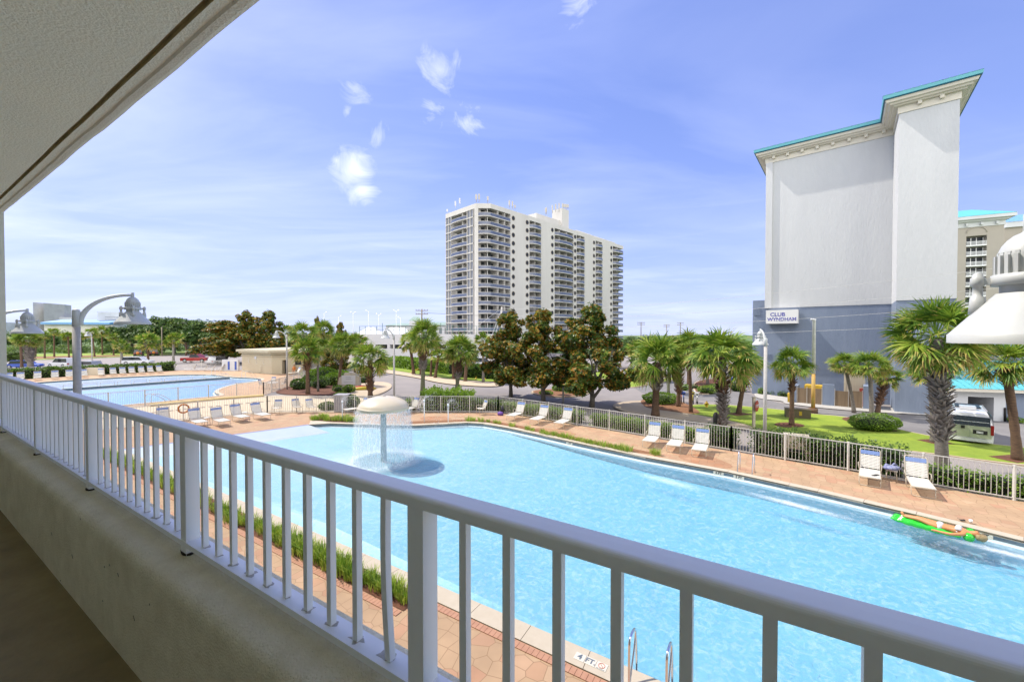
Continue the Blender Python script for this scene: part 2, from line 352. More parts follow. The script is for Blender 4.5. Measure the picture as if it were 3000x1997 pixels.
# pavers: irregular cobble cells, tan to peach, thin dark joints
def paver(name, c1, c2, c3, scale, joint=.05):
    m = bpy.data.materials.new(name); m.use_nodes = True; t = m.node_tree; n = t.nodes; l = t.links; b = n['Principled BSDF']; b.inputs['Roughness'].default_value = .85
    g = n.new('ShaderNodeNewGeometry'); mp_ = n.new('ShaderNodeMapping'); mp_.inputs['Rotation'].default_value = (0, 0, -math.atan2(dv.y, dv.x)); l.new(g.outputs['Position'], mp_.inputs[0])
    va = n.new('ShaderNodeTexVoronoi'); va.voronoi_dimensions = '2D'; va.inputs['Scale'].default_value = scale; va.inputs['Randomness'].default_value = .62; l.new(mp_.outputs[0], va.inputs['Vector'])
    ve = n.new('ShaderNodeTexVoronoi'); ve.voronoi_dimensions = '2D'; ve.feature = 'DISTANCE_TO_EDGE'; ve.inputs['Scale'].default_value = scale; ve.inputs['Randomness'].default_value = .62; l.new(mp_.outputs[0], ve.inputs['Vector'])
    sp = n.new('ShaderNodeSeparateColor'); l.new(va.outputs['Color'], sp.inputs[0]); rp = n.new('ShaderNodeValToRGB'); e = rp.color_ramp.elements
    e[0].position = 0; e[0].color = (*c1, 1); e[1].position = 1; e[1].color = (*c3, 1); x = e.new(.62); x.color = (*c1, 1); x = e.new(.7); x.color = (*c2, 1); l.new(sp.outputs[0], rp.inputs[0])
    nz = n.new('ShaderNodeTexNoise'); nz.inputs['Scale'].default_value = 1.1; nz.inputs['Detail'].default_value = 8; l.new(g.outputs['Position'], nz.inputs['Vector'])
    mr = n.new('ShaderNodeMapRange'); mr.inputs[1].default_value = .35; mr.inputs[2].default_value = .7; mr.inputs[3].default_value = .86; mr.inputs[4].default_value = 1.06; l.new(nz.outputs['Fac'], mr.inputs[0])
    mu = n.new('ShaderNodeMix'); mu.data_type = 'RGBA'; mu.blend_type = 'MULTIPLY'; mu.inputs[0].default_value = 1; l.new(rp.outputs[0], mu.inputs[6]); l.new(mr.outputs[0], mu.inputs[7])
    st_ = n.new('ShaderNodeMapRange'); st_.inputs[1].default_value = 0; st_.inputs[2].default_value = joint; l.new(ve.outputs['Distance'], st_.inputs[0])
    mx = n.new('ShaderNodeMix'); mx.data_type = 'RGBA'; mx.inputs[6].default_value = (c1[0]*.55, c1[1]*.5, c1[2]*.45, 1); l.new(mu.outputs[2], mx.inputs[7]); l.new(st_.outputs[0], mx.inputs[0]); l.new(mx.outputs[2], b.inputs['Base Color'])
    M[name] = m
paver('pavers', (.42, .28, .165), (.42, .235, .14), (.46, .31, .19), 3.2, .035)
paver('paver_damp', (.36, .20, .11), (.38, .18, .09), (.40, .23, .13), 3.2, .035)
# water: clear surface with fresnel reflection, ripples, white aeration that also paints in caustic mottling; the volume absorbs red
def water(name, foams, absorb, dens, milk=.10, rip=1.):
    m = bpy.data.materials.new(name); m.use_nodes = True; t = m.node_tree; n = t.nodes; l = t.links; n.clear()
    out = n.new('ShaderNodeOutputMaterial'); g = n.new('ShaderNodeNewGeometry')
    tr = n.new('ShaderNodeBsdfTransparent'); gl = n.new('ShaderNodeBsdfGlossy'); gl.inputs['Roughness'].default_value = .34; di = n.new('ShaderNodeBsdfDiffuse'); di.inputs[0].default_value = (.86, .9, .92, 1)
    n1 = n.new('ShaderNodeTexNoise'); n1.inputs['Scale'].default_value = 5.5*rip; n1.inputs['Detail'].default_value = 5; n1.inputs['Distortion'].default_value = .8; l.new(g.outputs['Position'], n1.inputs['Vector'])
    bp = n.new('ShaderNodeBump'); bp.inputs['Strength'].default_value = .7; bp.inputs['Distance'].default_value = .035; l.new(n1.outputs['Fac'], bp.inputs['Height'])
    l.new(bp.outputs[0], gl.inputs['Normal']); fr = n.new('ShaderNodeFresnel'); fr.inputs[0].default_value = 1.33; l.new(bp.outputs[0], fr.inputs['Normal'])
    fm = n.new('ShaderNodeMath'); fm.operation = 'MULTIPLY'; fm.inputs[1].default_value = .6; l.new(fr.outputs[0], fm.inputs[0]); m1 = n.new('ShaderNodeMixShader'); l.new(fm.outputs[0], m1.inputs[0]); l.new(tr.outputs[0], m1.inputs[1]); l.new(gl.outputs[0], m1.inputs[2])
    # fine white noise everywhere paints caustic glints along with aeration; plus rings / patches
    n2 = n.new('ShaderNodeTexNoise'); n2.inputs['Scale'].default_value = 5.5; n2.inputs['Detail'].default_value = 8; n2.inputs['Roughness'].default_value = .7; n2.inputs['Distortion'].default_value = 1.2; l.new(g.outputs['Position'], n2.inputs['Vector'])
    def mm(op, a, b_=0., c_=None, cl=False):
        x = n.new('ShaderNodeMath'); x.operation = op; x.use_clamp = cl
        for i, y in enumerate((a, b_, c_)):
            if y is None: continue
            if isinstance(y, (int, float)): x.inputs[i].default_value = y
            else: l.new(y, x.inputs[i])
        return x.outputs[0]
    fac = mm('MULTIPLY', mm('MULTIPLY', mm('SUBTRACT', n2.outputs['Fac'], .47, cl=True), 6., cl=True), milk*1.9)
    fac = mm('ADD', fac, milk*.5)
    for (cx, cy, r0, r1, k, sx, ang) in foams:
        mp_ = n.new('ShaderNodeMapping'); mp_.vector_type = 'TEXTURE'; mp_.inputs['Location'].default_value = (cx, cy, 0); mp_.inputs['Rotation'].default_value = (0, 0, ang); mp_.inputs['Scale'].default_value = (sx, 1, 1); l.new(g.outputs['Position'], mp_.inputs[0])
        sx_ = n.new('ShaderNodeSeparateXYZ'); l.new(mp_.outputs[0], sx_.inputs[0]); ln = mm('SQRT', mm('ADD', mm('MULTIPLY', sx_.outputs[0], sx_.outputs[0]), mm('MULTIPLY', sx_.outputs[1], sx_.outputs[1])))
        d = mm('ABSOLUTE', mm('SUBTRACT', ln, r0)); f = mm('SUBTRACT', 1., mm('DIVIDE', d, r1), cl=True); f = mm('MULTIPLY', f, mm('MULTIPLY_ADD', n2.outputs['Fac'], 2.2, -.35), cl=True); fac = mm('MAXIMUM', fac, mm('MULTIPLY', f, k))
    m2 = n.new('ShaderNodeMixShader'); l.new(fac, m2.inputs[0]); l.new(m1.outputs[0], m2.inputs[1]); l.new(di.outputs[0], m2.inputs[2]); l.new(m2.outputs[0], out.inputs[0])
    va = n.new('ShaderNodeVolumeAbsorption'); va.inputs[0].default_value = (*absorb, 1); va.inputs[1].default_value = dens; l.new(va.outputs[0], out.inputs[1])
    M[name] = m
mc = G(1124, 1345, -.18)
fl0 = G(2757, 1545, -.18)
water('pool_water', [(mc.x, mc.y, 1.42, .8, .55, 1, 0), (mc.x-1.8, mc.y-.5, 0, 3.6, .40, 1, 0), (G(2330, 1478, -.18).x, G(2330, 1478, -.18).y, 0, .33, .75, 6.5, -.83), (G(2960, 1622, -.18).x, G(2960, 1622, -.18).y, 0, .3, .75, 5, -.83), (G(1960, 1410, -.18).x, G(1960, 1410, -.18).y, 0, .5, .5, 4, -.8)], (.22, .80, .97), .36, .075)
water('pool_water_far', [], (.15, .74, .95), .42, .08, .6)
def matw(name, m0, em=None): pass
# spray: mostly transparent white
m = bpy.data.materials.new('spray'); m.use_nodes = True; n = m.node_tree.nodes; l = m.node_tree.links; n.clear()
o_ = n.new('ShaderNodeOutputMaterial'); a_ = n.new('ShaderNodeBsdfTransparent'); d_ = n.new('ShaderNodeBsdfDiffuse'); d_.inputs[0].default_value = (.9, .93, .95, 1); t_ = n.new('ShaderNodeBsdfTranslucent'); t_.inputs[0].default_value = (.9, .93, .95, 1)
x_ = n.new('ShaderNodeMixShader'); l.new(d_.outputs[0], x_.inputs[1]); l.new(t_.outputs[0], x_.inputs[2]); y_ = n.new('ShaderNodeMixShader'); y_.inputs[0].default_value = .62; l.new(a_.outputs[0], y_.inputs[1]); l.new(x_.outputs[0], y_.inputs[2]); l.new(y_.outputs[0], o_.inputs[0]); M['spray'] = m
m = bpy.data.materials.new('float_green'); m.use_nodes = True; b_ = m.node_tree.nodes['Principled BSDF']; b_.inputs['Base Color'].default_value = (.04, .62, .05, 1); b_.inputs['Roughness'].default_value = .15; b_.inputs['Alpha'].default_value = .78; M['float_green'] = m
m = bpy.data.materials.new('veil'); m.use_nodes = True; n = m.node_tree.nodes; l = m.node_tree.links; n.clear()
o_ = n.new('ShaderNodeOutputMaterial'); a_ = n.new('ShaderNodeBsdfTransparent'); d_ = n.new('ShaderNodeBsdfDiffuse'); d_.inputs[0].default_value = (.9, .94, .97, 1); t_ = n.new('ShaderNodeBsdfTranslucent'); t_.inputs[0].default_value = (.9, .94, .97, 1); x_ = n.new('ShaderNodeMixShader'); l.new(d_.outputs[0], x_.inputs[1]); l.new(t_.outputs[0], x_.inputs[2])
g_ = n.new('ShaderNodeNewGeometry'); q_ = n.new('ShaderNodeMapping'); q_.inputs['Scale'].default_value = (9, 9, .8); l.new(g_.outputs['Position'], q_.inputs[0]); z_ = n.new('ShaderNodeTexNoise'); z_.inputs['Scale'].default_value = 2.2; z_.inputs['Detail'].default_value = 7; l.new(q_.outputs[0], z_.inputs['Vector'])
r_ = n.new('ShaderNodeMapRange'); r_.inputs[1].default_value = .36; r_.inputs[2].default_value = .72; r_.inputs[3].default_value = .10; r_.inputs[4].default_value = .46; l.new(z_.outputs['Fac'], r_.inputs[0]); y_ = n.new('ShaderNodeMixShader'); l.new(r_.outputs[0], y_.inputs[0]); l.new(a_.outputs[0], y_.inputs[1]); l.new(x_.outputs[0], y_.inputs[2]); l.new(y_.outputs[0], o_.inputs[0]); M['veil'] = m
# perforated / see-through rails on the far tower handled as glass_blue
# ------------------------------------------------------------ pools
def bl(a, b): p = dv*a+nv*b; return (p.x, p.y)
farpx = [(910, 1231), (976, 1237), (1043, 1239), (1130, 1242), (1216, 1243), (1293, 1239), (1372, 1235), (1423, 1238), (1500, 1251), (1600, 1272), (1700, 1294), (1900, 1335), (2137, 1377), (2315, 1415), (2400, 1433), (2687, 1499), (3000, 1575)]
_e0, _e1 = G(2687, 1499), G(3000, 1575); _ex = _e1+(_e1-_e0).normalized()*14
C1 = [bl(-30, 6.55), bl(27.7, 6.55)]+g2(farpx)+[(_ex.x, _ex.y)]
W1 = offset(C1, .34); W1[0] = bl(-29.6, 7.0); W1[1] = bl(27.45, 7.0); W1[2] = tuple(G(905, 1244))[:2]
e_far = Vector(W1[-1]); 
W2 = smooth(g2([(120, 1119), (301, 1107), (485, 1098.5), (560, 1096.5), (610, 1097), (652, 1101), (690, 1105), (728, 1106), (764, 1109), (766, 1113), (740, 1118), (703, 1122), (657, 1132), (629, 1143), (628, 1150), (645, 1156), (640, 1159), (550, 1167), (499, 1173), (380, 1184), (150, 1208), (-200, 1240), (-600, 1200), (-300, 1150)]), 1)
C2 = offset(W2, -.35)
# ------------------------------------------------------------ ground sheets
big = [(-3000, -200), (3000, -200), (3000, 4000), (-3000, 4000)]
sheet('ground', big, [C1, C2], -.02, 'scrub', 'green scrub ground stretching away to the horizon')
fence_px = [(3700, 1585), (3000, 1469.5), (2832, 1442), (2660, 1411), (2509, 1382), (2367, 1359), (2249, 1338), (2142, 1320.6), (2078, 1311), (1941, 1287), (1840, 1269), (1735, 1251.6), (1684, 1244), (1620, 1233), (1548, 1221), (1460, 1208), (1340, 1207.5), (1200, 1207), (1060, 1207), (920, 1207), (783, 1208)]
fence2_px = [(772, 1157), (824, 1139), (853.6, 1131), (895, 1115), (930, 1098), (890, 1085)]
deck = g2(fence_px+fence2_px+[(662, 1084), (508, 1085), (148, 1105), (-300, 1130), (-900, 1150)])+[bl(75, -4), bl(-25, -4)]
sheet('paved_deck', deck, [C1, C2], 0.0, 'pavers', 'tan and peach cobble pavers around the pools')
road = g2([(-500, 1078), (15, 1057), (212, 1052), (383, 1045), (600, 1036), (800, 1030), (1100, 1027), (1500, 1030), (1900, 1045), (2200, 1060), (2400, 1085), (3000, 1100), (4200, 1120)])+g2([(4200, 1500)])+g2(fence_px[:-1])+g2([(783, 1208), (772, 1157), (930, 1098), (662, 1084), (508, 1085), (148, 1105), (-300, 1130), (-900, 1150)])
sheet('road', road, [], -.008, 'asphalt_warm', 'asphalt driveway and parking lot behind the pool fences')
road2 = g2([(1880, 1150), (2000, 1165), (2200, 1190), (2370, 1211), (2500, 1222), (2640, 1262), (2780, 1290), (3000, 1316), (3900, 1400), (3900, 1180), (2700, 1215), (2500, 1205), (2320, 1190), (2210, 1160), (2100, 1120), (1960, 1115), (1850, 1130)])
sheet('service_road', road2, [], .002, 'asphalt', 'grey service road in front of the tall hotel wall')
def island(name, px, h, m, kerb=None, label=None, z0=-.01):
    P = smooth(g2(px), 2) if len(px) > 4 else g2(px)
    if kerb:
        o = MB(); o.prism(P, z0, h); ob = o.build('kerb', kerb); ob['kind'] = 'structure'; ob['label'] = 'low concrete kerb around the '+name.replace('_', ' ')
        P = offset(P, .15)
    return sheet(name, P, [], h+.006, m, label)
island('path', [(783, 1207.4), (960, 1207), (1110, 1207), (1085, 1170), (1020, 1160), (780, 1158.5), (772, 1157.5), (466, 1184), (200, 1207), (-100, 1240), (-100, 1290), (300, 1262), (512, 1232)], .006, 'cream_path', None, 'cream paved path between the two pool fences')
island('lawn', [(2005, 1188), (2100, 1186), (2200, 1193.5), (2302, 1203.7), (2370, 1214), (2495, 1224), (2634, 1261), (2736, 1282), (2780, 1290), (2981, 1312), (3300, 1350), (3300, 1400), (3000, 1367), (2899, 1356), (2773, 1338), (2664, 1326), (2450, 1300), (2300, 1275), (2200, 1256), (2150, 1248), (2060, 1226), (1990, 1208)], .09, 'grass', 'concrete_tan', 'bright green lawn with palms beside the service road')
island('pavement', [(1793, 1189), (1803, 1199), (1829, 1209.5), (1880, 1218), (2007, 1234), (2100, 1248), (2190, 1262), (2215, 1256), (2160, 1240), (2045, 1219), (1990, 1210), (1908, 1202), (1880, 1190), (1890, 1176), (1850, 1177), (1808, 1183)], .095, 'concrete_tan', None, 'curving tan concrete pavement behind the fence')
island('mulch_bed', [(1875, 1184), (1905, 1200), (2017, 1216), (2060, 1214.6), (2020, 1190), (1990, 1178), (1960, 1172), (1900, 1168), (1880, 1174)], .11, 'mulch_orange', None, 'orange mulch bed around the clipped round hedge')
for px in ([(2265, 1243), (2320, 1240), (2370, 1252), (2320, 1258), (2275, 1253)], [(2455, 1228), (2510, 1224), (2600, 1258), (2640, 1270), (2590, 1264), (2500, 1244)], [(2130, 1215), (2164, 1211), (2205, 1217), (2160, 1222)], [(2685, 1293), (2740, 1290), (2800, 1306), (2740, 1306)], [(2895, 1342), (2980, 1336), (3060, 1352), (2980, 1362)]):
    island('mulch_ring', px, .10, 'mulch', None, 'ring of brown mulch at a palm foot on the lawn')
island('grass_island', [(1829, 1121), (1868, 1112), (1893, 1121), (1902, 1127), (1870, 1135), (1836, 1136)], .09, 'grass', 'concrete_tan', 'small green grass island in the driveway')
island('grass_island', [(2030, 1118), (2100, 1108), (2140, 1122), (2100, 1150), (2060, 1158), (2030, 1150)], .09, 'mulch', 'concrete_tan', 'planted island with green shrubs in the service road')
island('grass_island', [(1930, 1112), (1975, 1106), (1978, 1112), (1940, 1122)], .09, 'grass', 'concrete_tan', 'sliver of grass island behind the round hedge')
island('grass_island', [(1720, 1095), (1790, 1085), (1830, 1092), (1770, 1112)], .09, 'grass', 'concrete_tan', 'grass island seen through the right magnolia')
island('flower_bed', [(1545, 1148), (1600, 1140), (1680, 1143), (1740, 1150), (1690, 1165), (1590, 1163)], .09, 'mulch_orange', 'concrete_tan', 'flower island in the driveway behind the middle magnolia')
island('pavement', [(1100, 1089), (1222, 1107), (1278, 1122), (1355, 1131), (1457, 1135), (1480, 1126), (1447, 1121), (1330, 1113), (1263, 1104), (1151, 1086), (1090, 1078)], .09, 'concrete_tan', None, 'curved tan pavement along the driveway edge')
island('lawn', [(1090, 1076), (1151, 1085.5), (1263, 1103), (1330, 1112), (1447, 1120.5), (1470, 1112), (1330, 1092), (1250, 1078), (1170, 1063), (1090, 1060)], .085, 'grass', None, 'grass strip with palms below the clipped hedge row')
island('pavement', [(1040, 1128), (1090, 1119), (1130, 1120), (1149, 1128), (1146, 1139), (1115, 1156), (1080, 1163), (1020, 1162)], .09, 'concrete_tan', 'concrete_tan', 'rounded tan concrete corner beside the driveway')
island('mulch_bed', [(785, 1157), (840, 1135), (862, 1127), (905, 1112), (960, 1108), (1050, 1112), (1080, 1124), (1055, 1140), (1040, 1160)], .05, 'mulch', None, 'brown mulch bed with palms and shrubs at the pool corner')
island('lawn', [(-400, 1058), (15, 1056), (212, 1051), (383, 1044), (600, 1034), (620, 1029), (400, 1033), (200, 1036), (0, 1040), (-400, 1040)], .09, 'grass', 'concrete_tan', 'grass verge with a row of palms past the parking lot')
island('mulch_bed', [(60, 1053), (212, 1049), (383, 1043), (395, 1040), (200, 1043), (60, 1047)], .10, 'mulch_orange', None, 'reddish mulch strip under the row of far palms')
island('pavement', [(2210, 1162), (2230, 1170), (2300, 1176), (2290, 1183), (2440, 1200), (2620, 1212), (2720, 1218), (2900, 1222), (2900, 1216), (2640, 1200), (2320, 1168), (2210, 1150)], .05, 'concrete_pale', None, 'pale concrete kerb strip at the foot of the hotel')
for px, lab in (([(1985, 1332), (2040, 1328), (2090, 1338), (2150, 1362), (2140, 1374), (2080, 1368), (2020, 1352), (1990, 1342)], 'damp rusty stain on the pavers left of the far ladder'), ([(1560, 1250), (1640, 1258), (1700, 1272), (1660, 1276), (1590, 1262)], 'faint rusty stain on the pavers below the lounger trio'), ([(1225, 1222), (1280, 1218), (1330, 1224), (1300, 1232), (1240, 1232)], 'damp orange patch on the pavers right of the mushroom')):
    sheet('paver_stain', smooth(g2(px), 2), [], .006, 'paver_damp', lab)
# low planting strips beside the splash pool
near_bed = [bl(6.38, 6.52), bl(28, 6.52), bl(28, 5.97), bl(6.38, 5.97)]
sheet('mulch_bed', near_bed, [], .012, 'mulch', 'narrow dark mulch strip between pavers and near pool edge')
nb = MB()
for i in range(230):                               # soldier course of peach bricks, as one border
    a0 = -12+i*.105
    if a0 > 12.5: break
    b0, b1 = (6.36, 6.53)
    nb.par(tuple(B(a0, b0, H-.004)), dv*.098, nv*.165, (0, 0, .012))
for i in range(190):
    a0 = 6.4+i*.105; nb.par(tuple(B(a0, 5.78, H-.004)), dv*.098, nv*.165, (0, 0, .012))
o = nb.build('brick_border', 'brick_edge'); tag(o, 'peach brick border course along the near pool coping', kind='structure')
far_bed = g2([(905, 1222), (930, 1219), (1035, 1221), (1043, 1238), (976, 1236), (915, 1230)])
sheet('planter_bed', far_bed, [], .01, 'mulch', 'mulch bed at the left end of the far pool edge')
fb2 = g2([(1200, 1241), (1293, 1237), (1372, 1233), (1423, 1235.5), (1500, 1249), (1600, 1270), (1700, 1291.5), (1850, 1322), (1900, 1329), (1905, 1324), (1700, 1282), (1600, 1261), (1500, 1242), (1423, 1230), (1372, 1228), (1293, 1231), (1200, 1234)])
sheet('planter_bed', fb2, [], .01, 'mulch_orange', 'orange mulch strip with grass tufts along the far pool edge')
# coping ring, tile band, ledge, floor
def ring(name, outer, inner, z, m, skip=(), th=.07, label=None):
    b = MB(); n = len(outer)
    for i in range(n):
        if i in skip: continue
        j = (i+1) % n; a, c, d, e = outer[i], outer[j], inner[j], inner[i]
        vs = [(a[0], a[1], z), (c[0], c[1], z), (d[0], d[1], z), (e[0], e[1], z), (a[0], a[1], z-th), (c[0], c[1], z-th), (d[0], d[1], z-th), (e[0], e[1], z-th)]
        b.add(vs, [(0, 3, 2, 1), (0, 1, 5, 4), (2, 3, 7, 6), (4, 5, 6, 7)])
    o = b.build(name, m); o['kind'] = 'structure'
    if label: o['label'] = label
    return o
# subdivide C1/W1 pairs so joints are visible in the coping
def jointed(P, Q, step, skip):
    A, Bq, idx = [], [], []
    for i in range(len(P)):
        j = (i+1) % len(P)
        if i in skip: continue
        L_ = (Vector(P[j])-Vector(P[i])).length; k = max(1, int(L_/step))
        for q in range(k):
            t0, t1 = q/k, (q+1)/k; g = .006/max(L_, .1)
            A.append([tuple(Vector(P[i]).lerp(Vector(P[j]), t0+g)), tuple(Vector(P[i]).lerp(Vector(P[j]), t1-g)), tuple(Vector(Q[i]).lerp(Vector(Q[j]), t1-g)), tuple(Vector(Q[i]).lerp(Vector(Q[j]), t0+g))])
    return A
def coping(P, Q, step, skip, label):
    b = MB()
    for q in jointed(P, Q, step, skip): b.prism(q, -.05, .025)
    o = b.build('pool_coping', 'coping'); tag(o, label, kind='structure')
    ring('pool_coping_bed', P, Q, .012, 'brown_metal', skip, .05)
skip1 = (1,)
coping(C1, W1, 1.25, skip1, 'cream concrete coping around the splash pool')
coping(C2, W2, 2.0, (), 'cream concrete coping around the far pool')
def wall(name, P, z1, z0, m, skip=()):
    b = MB()
    for i in range(len(P)):
        if i in skip: continue
        a, c = P[i], P[(i+1) % len(P)]; b.add([(a[0], a[1], z0), (c[0], c[1], z0), (c[0], c[1], z1), (a[0], a[1], z1)], [(0, 1, 2, 3)])
    o = b.build(name, m); o['kind'] = 'structure'; return o
for P, sk in ((W1, skip1), (W2, ())):
    wall('pool_tiles', P, -.05, -.16, 'tile_band', sk); wall('pool_wall', P, -.16, -2.2, 'pool_white')
    ring('pool_ledge', P, offset(P, .14), -.20, 'pool_white', sk, .1)
fb = MB(); na, nb_ = 60, 2
def fz(a): return max(-.78, -.18-.009*max(0, 27.3-a)-.035*max(0, 13-a))
for i in range(na): 
    a0, a1 = -17+i*45./na, -17+(i+1)*45./na
    p = [bl(a0, 6), bl(a1, 6), bl(a1, 32), bl(a0, 32)]; fb.add([(p[0][0], p[0][1], fz(a0)), (p[1][0], p[1][1], fz(a1)), (p[2][0], p[2][1], fz(a1)), (p[3][0], p[3][1], fz(a0))], [(0, 3, 2, 1)])
W1o = offset(W1, -.01)
def clipfloor():
    # floor as a sheet inside the pool outline, with depth
    pts = []; r = []
    for i in range(-16, 28, 2):
        pts.append(i)
    es = []; vs = [Vector(p) for p in W1o]; es = [(i, (i+1) % len(vs)) for i in range(len(vs))]
    for i in range(-26, 27, 2):
        for j in range(8, 24, 3):
            q = bl(i, j)
            if inpoly(q[0], q[1], W1): vs.append(Vector(q))
    R = delaunay_2d_cdt(vs, es, [], 0, 1e-5); b = MB()
    fs = [tuple(f) for f in R[2] if inpoly(*(sum((R[0][i] for i in f), Vector((0, 0)))/len(f)), W1o)]
    b.add([(p.x, p.y, fz(p.x*dv.x+p.y*dv.y)) for p in R[0]], fs); o = b.build('pool_floor', 'pool_plaster'); o['kind'] = 'structure'
clipfloor()
sheet('pool_floor', offset(W2, -.01), [], -.8, 'pool_plaster')
o = MB(); o.prism(offset(W1, -.02), -1.75, -.18); tag(o.build('water', 'pool_water'), 'pale blue rippled water of the splash pool', kind='structure')
o = MB(); o.prism(offset(W2, -.02), -1.5, -.18); tag(o.build('water', 'pool_water_far'), 'blue water of the far lap pool', kind='structure')
b = MB(); b.add([(*C1[1], .0), (*C1[2], .0), (*W1[2], .0), (*W1[1], .0), (*C1[1], -.5), (*C1[2], -.5), (*W1[2], -.5), (*W1[1], -.5)], [(0, 1, 2, 3)]); o = b.build('paved_deck', 'pavers'); o['kind'] = 'structure'
_a, _c = Vector(W1[1]), Vector(W1[2]); _i = Vector((-dv.x, -dv.y))*2.2; b = MB(); b.add([(*_a, 0.), (*_c, 0.), (*(_c+_i), -.215), (*(_a+_i), -.215)], [(0, 1, 2, 3)]); mat('beach_plaster', (.50, .58, .63), .5, scale=1.5, col2=(.44, .54, .60)); o = b.build('beach_ramp', 'beach_plaster'); tag(o, 'white sloping beach entry of the splash pool', kind='structure')
# purple stripe at the beach entry
p0, p1 = Vector(W1[1]), Vector(W1[2]); dd = (p1-p0).normalized(); nn = Vector((-dd.y, dd.x)); b = MB(); b.prism([tuple(p0), tuple(p1), tuple(p1+nn*.16), tuple(p0+nn*.16)], -.02, .008); mat('purple_tile', (.32, .30, .55), .5); tag(b.build('tile_line', 'purple_tile'), 'thin violet tile line where the beach entry begins', kind='structure')
# ------------------------------------------------------------ our own balcony
UP = Vector((0, 0, 1))
bt = thing('balcony', 'stucco balcony around the viewpoint: low wall, ceiling, floor and corner column', 'balcony')
A0, A1 = -7.0, 7.55
b = MB(); prof = [(.64, -1.60), (.64, -1.05), (.645, -1.02), (.66, -1.0), (.685, -.99), (.72, -.988), (.76, -.984), (.80, -.978), (.84, -.975), (.88, -.977), (.897, -.985), (.90, -1.0), (.90, -1.06)]
b.sm = True; b.sweep(prof, B(A0, 0, 0), B(A1+3, 0, 0), nv, UP); b.build('parapet_ledge', 'stucco_ledge', bt)
b = MB(); b.par(B(A0, .645, 1.05), dv*(A1+3-A0), nv*.25, UP*-4.7); b.build('facade_wall', 'stucco_wall_shaded', bt)
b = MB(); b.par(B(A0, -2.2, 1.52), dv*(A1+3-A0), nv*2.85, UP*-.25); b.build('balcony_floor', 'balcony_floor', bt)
HC = 1.36
b = MB(); b.sm = False
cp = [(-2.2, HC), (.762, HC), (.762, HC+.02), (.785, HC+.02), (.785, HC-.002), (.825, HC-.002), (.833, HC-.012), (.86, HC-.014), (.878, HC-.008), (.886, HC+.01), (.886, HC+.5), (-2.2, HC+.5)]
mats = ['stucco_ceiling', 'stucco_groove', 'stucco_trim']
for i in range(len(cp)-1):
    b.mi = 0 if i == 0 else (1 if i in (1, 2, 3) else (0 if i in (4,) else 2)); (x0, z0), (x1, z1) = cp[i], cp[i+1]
    # the outer lip wavers a little, as hand-finished stucco does
    n_ = 90; vs = []; ph = 0
    for k in range(n_+1):
        a = A0+(A1+3-A0)*k/n_; wv = mnoise.noise((a*1.3, 3.1, 0))*.010+mnoise.noise((a*5, 1.1, 0))*.003
        for (x, z) in ((x0, z0), (x1, z1)):
            kx = 1 if x > .8 else (.4 if x > .75 else 0); vs.append(B(a, x+wv*kx, -z))
    b.add(vs, [(2*k, 2*k+1, 2*k+3, 2*k+2) for k in range(n_)])
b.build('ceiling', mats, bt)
b = MB(); ac = AB(15, 800, .886); b.par(B(ac, .30, 1.5), dv*.5, nv*.586, UP*(1.5+HC-.001)); b.build('column', 'stucco', bt)
b = MB(); b.par(B(A0, -2.2, 1.5), dv*(A1+3-A0), nv*-.2, UP*3); b.build('back_wall', 'stucco_ceiling', bt)
bb = MB(); bb.par(B(-26, .88, -HC-.52), dv*75, nv*-14, UP*14); bb.par(B(-26, -2.5, 5.8), dv*75, nv*-11, UP*7.6); bb.par(B(-26, .64, 2.0), dv*75, nv*-11, UP*-3.8); bb.build('building_body', 'stucco', bt)
# dark scratches on the wall, rusty feet below the posts
b = MB()
for (px, py, l_) in ((150, 1560, .03), (210, 1625, .03), (305, 1660, .008), (320, 1655, .006), (344, 1680, .022), (390, 1805, .03), (176, 1700, .006), (235, 1520, .006), (300, 1760, .005), (437, 1770, .006)):
    r = ray(px, py); k = .637/(r.x*nv.x+r.y*nv.y); p = Vector((0, 0, H))+r*k; b.par(p, (dv*-.5+UP*-.5)*l_, (UP*.004+dv*.003), nv*.002)
b.build('wall_scratches', 'dark_stain', bt)
# railing
RB0, RB1 = .755, .827
rl = thing('railing', 'white metal balcony railing with a broad top rail and square balusters', 'railing')
b = MB(); tp = [(RB0, -.4475), (RB0, -.426)]+[(RB0+.012-.012*math.cos(a), -.426+.012*math.sin(a)) for a in (.3, .6, .9, 1.2, 1.45)]+[(RB0+.014, -.4138), (RB0+.036, -.4132), (RB1-.014, -.4138)]+[(RB1-.012+.012*math.cos(a), -.426+.012*math.sin(a)) for a in (1.45, 1.2, .9, .6, .3)]+[(RB1, -.426), (RB1, -.4475)]
b.sm = False; b.sweep(tp, B(-6, 0, 0), B(ac+.02, 0, 0), nv, UP, True); b.build('top_rail', 'rail_white', rl)
b = MB(); b.par(B(-6, RB0+.002, .944), dv*(ac+6), nv*.066, UP*.023); b.build('bottom_rail', 'rail_white', rl)
ph0 = AB(1193.5, 1490, .760); ph1 = AB(1238.6, 1490, .760); pc0 = (ph0+ph1)/2; pw = ph0-ph1
pA = AB(529, 1500, .76); pB = AB(543.8, 1500, .76); sp = (pA+pB)/2-pc0
bs = AB(1344.9, 1560, .778); bs2 = AB(1364.6, 1560, .778); bw = bs-bs2
print('post', pc0, pw, 'spacing', sp, 'baluster', bs, bw)
pm = MB(); pm.par((0, 0, 0), dv*pw, nv*.054, UP*-.575); pmesh = pm.mesh('post', 'rail_white')
bm_ = MB(); bm_.par((0, 0, 0), dv*bw, nv*.020, UP*-.4735); bmesh_ = bm_.mesh('baluster', 'rail_white')
bent = MB(); nseg = 8
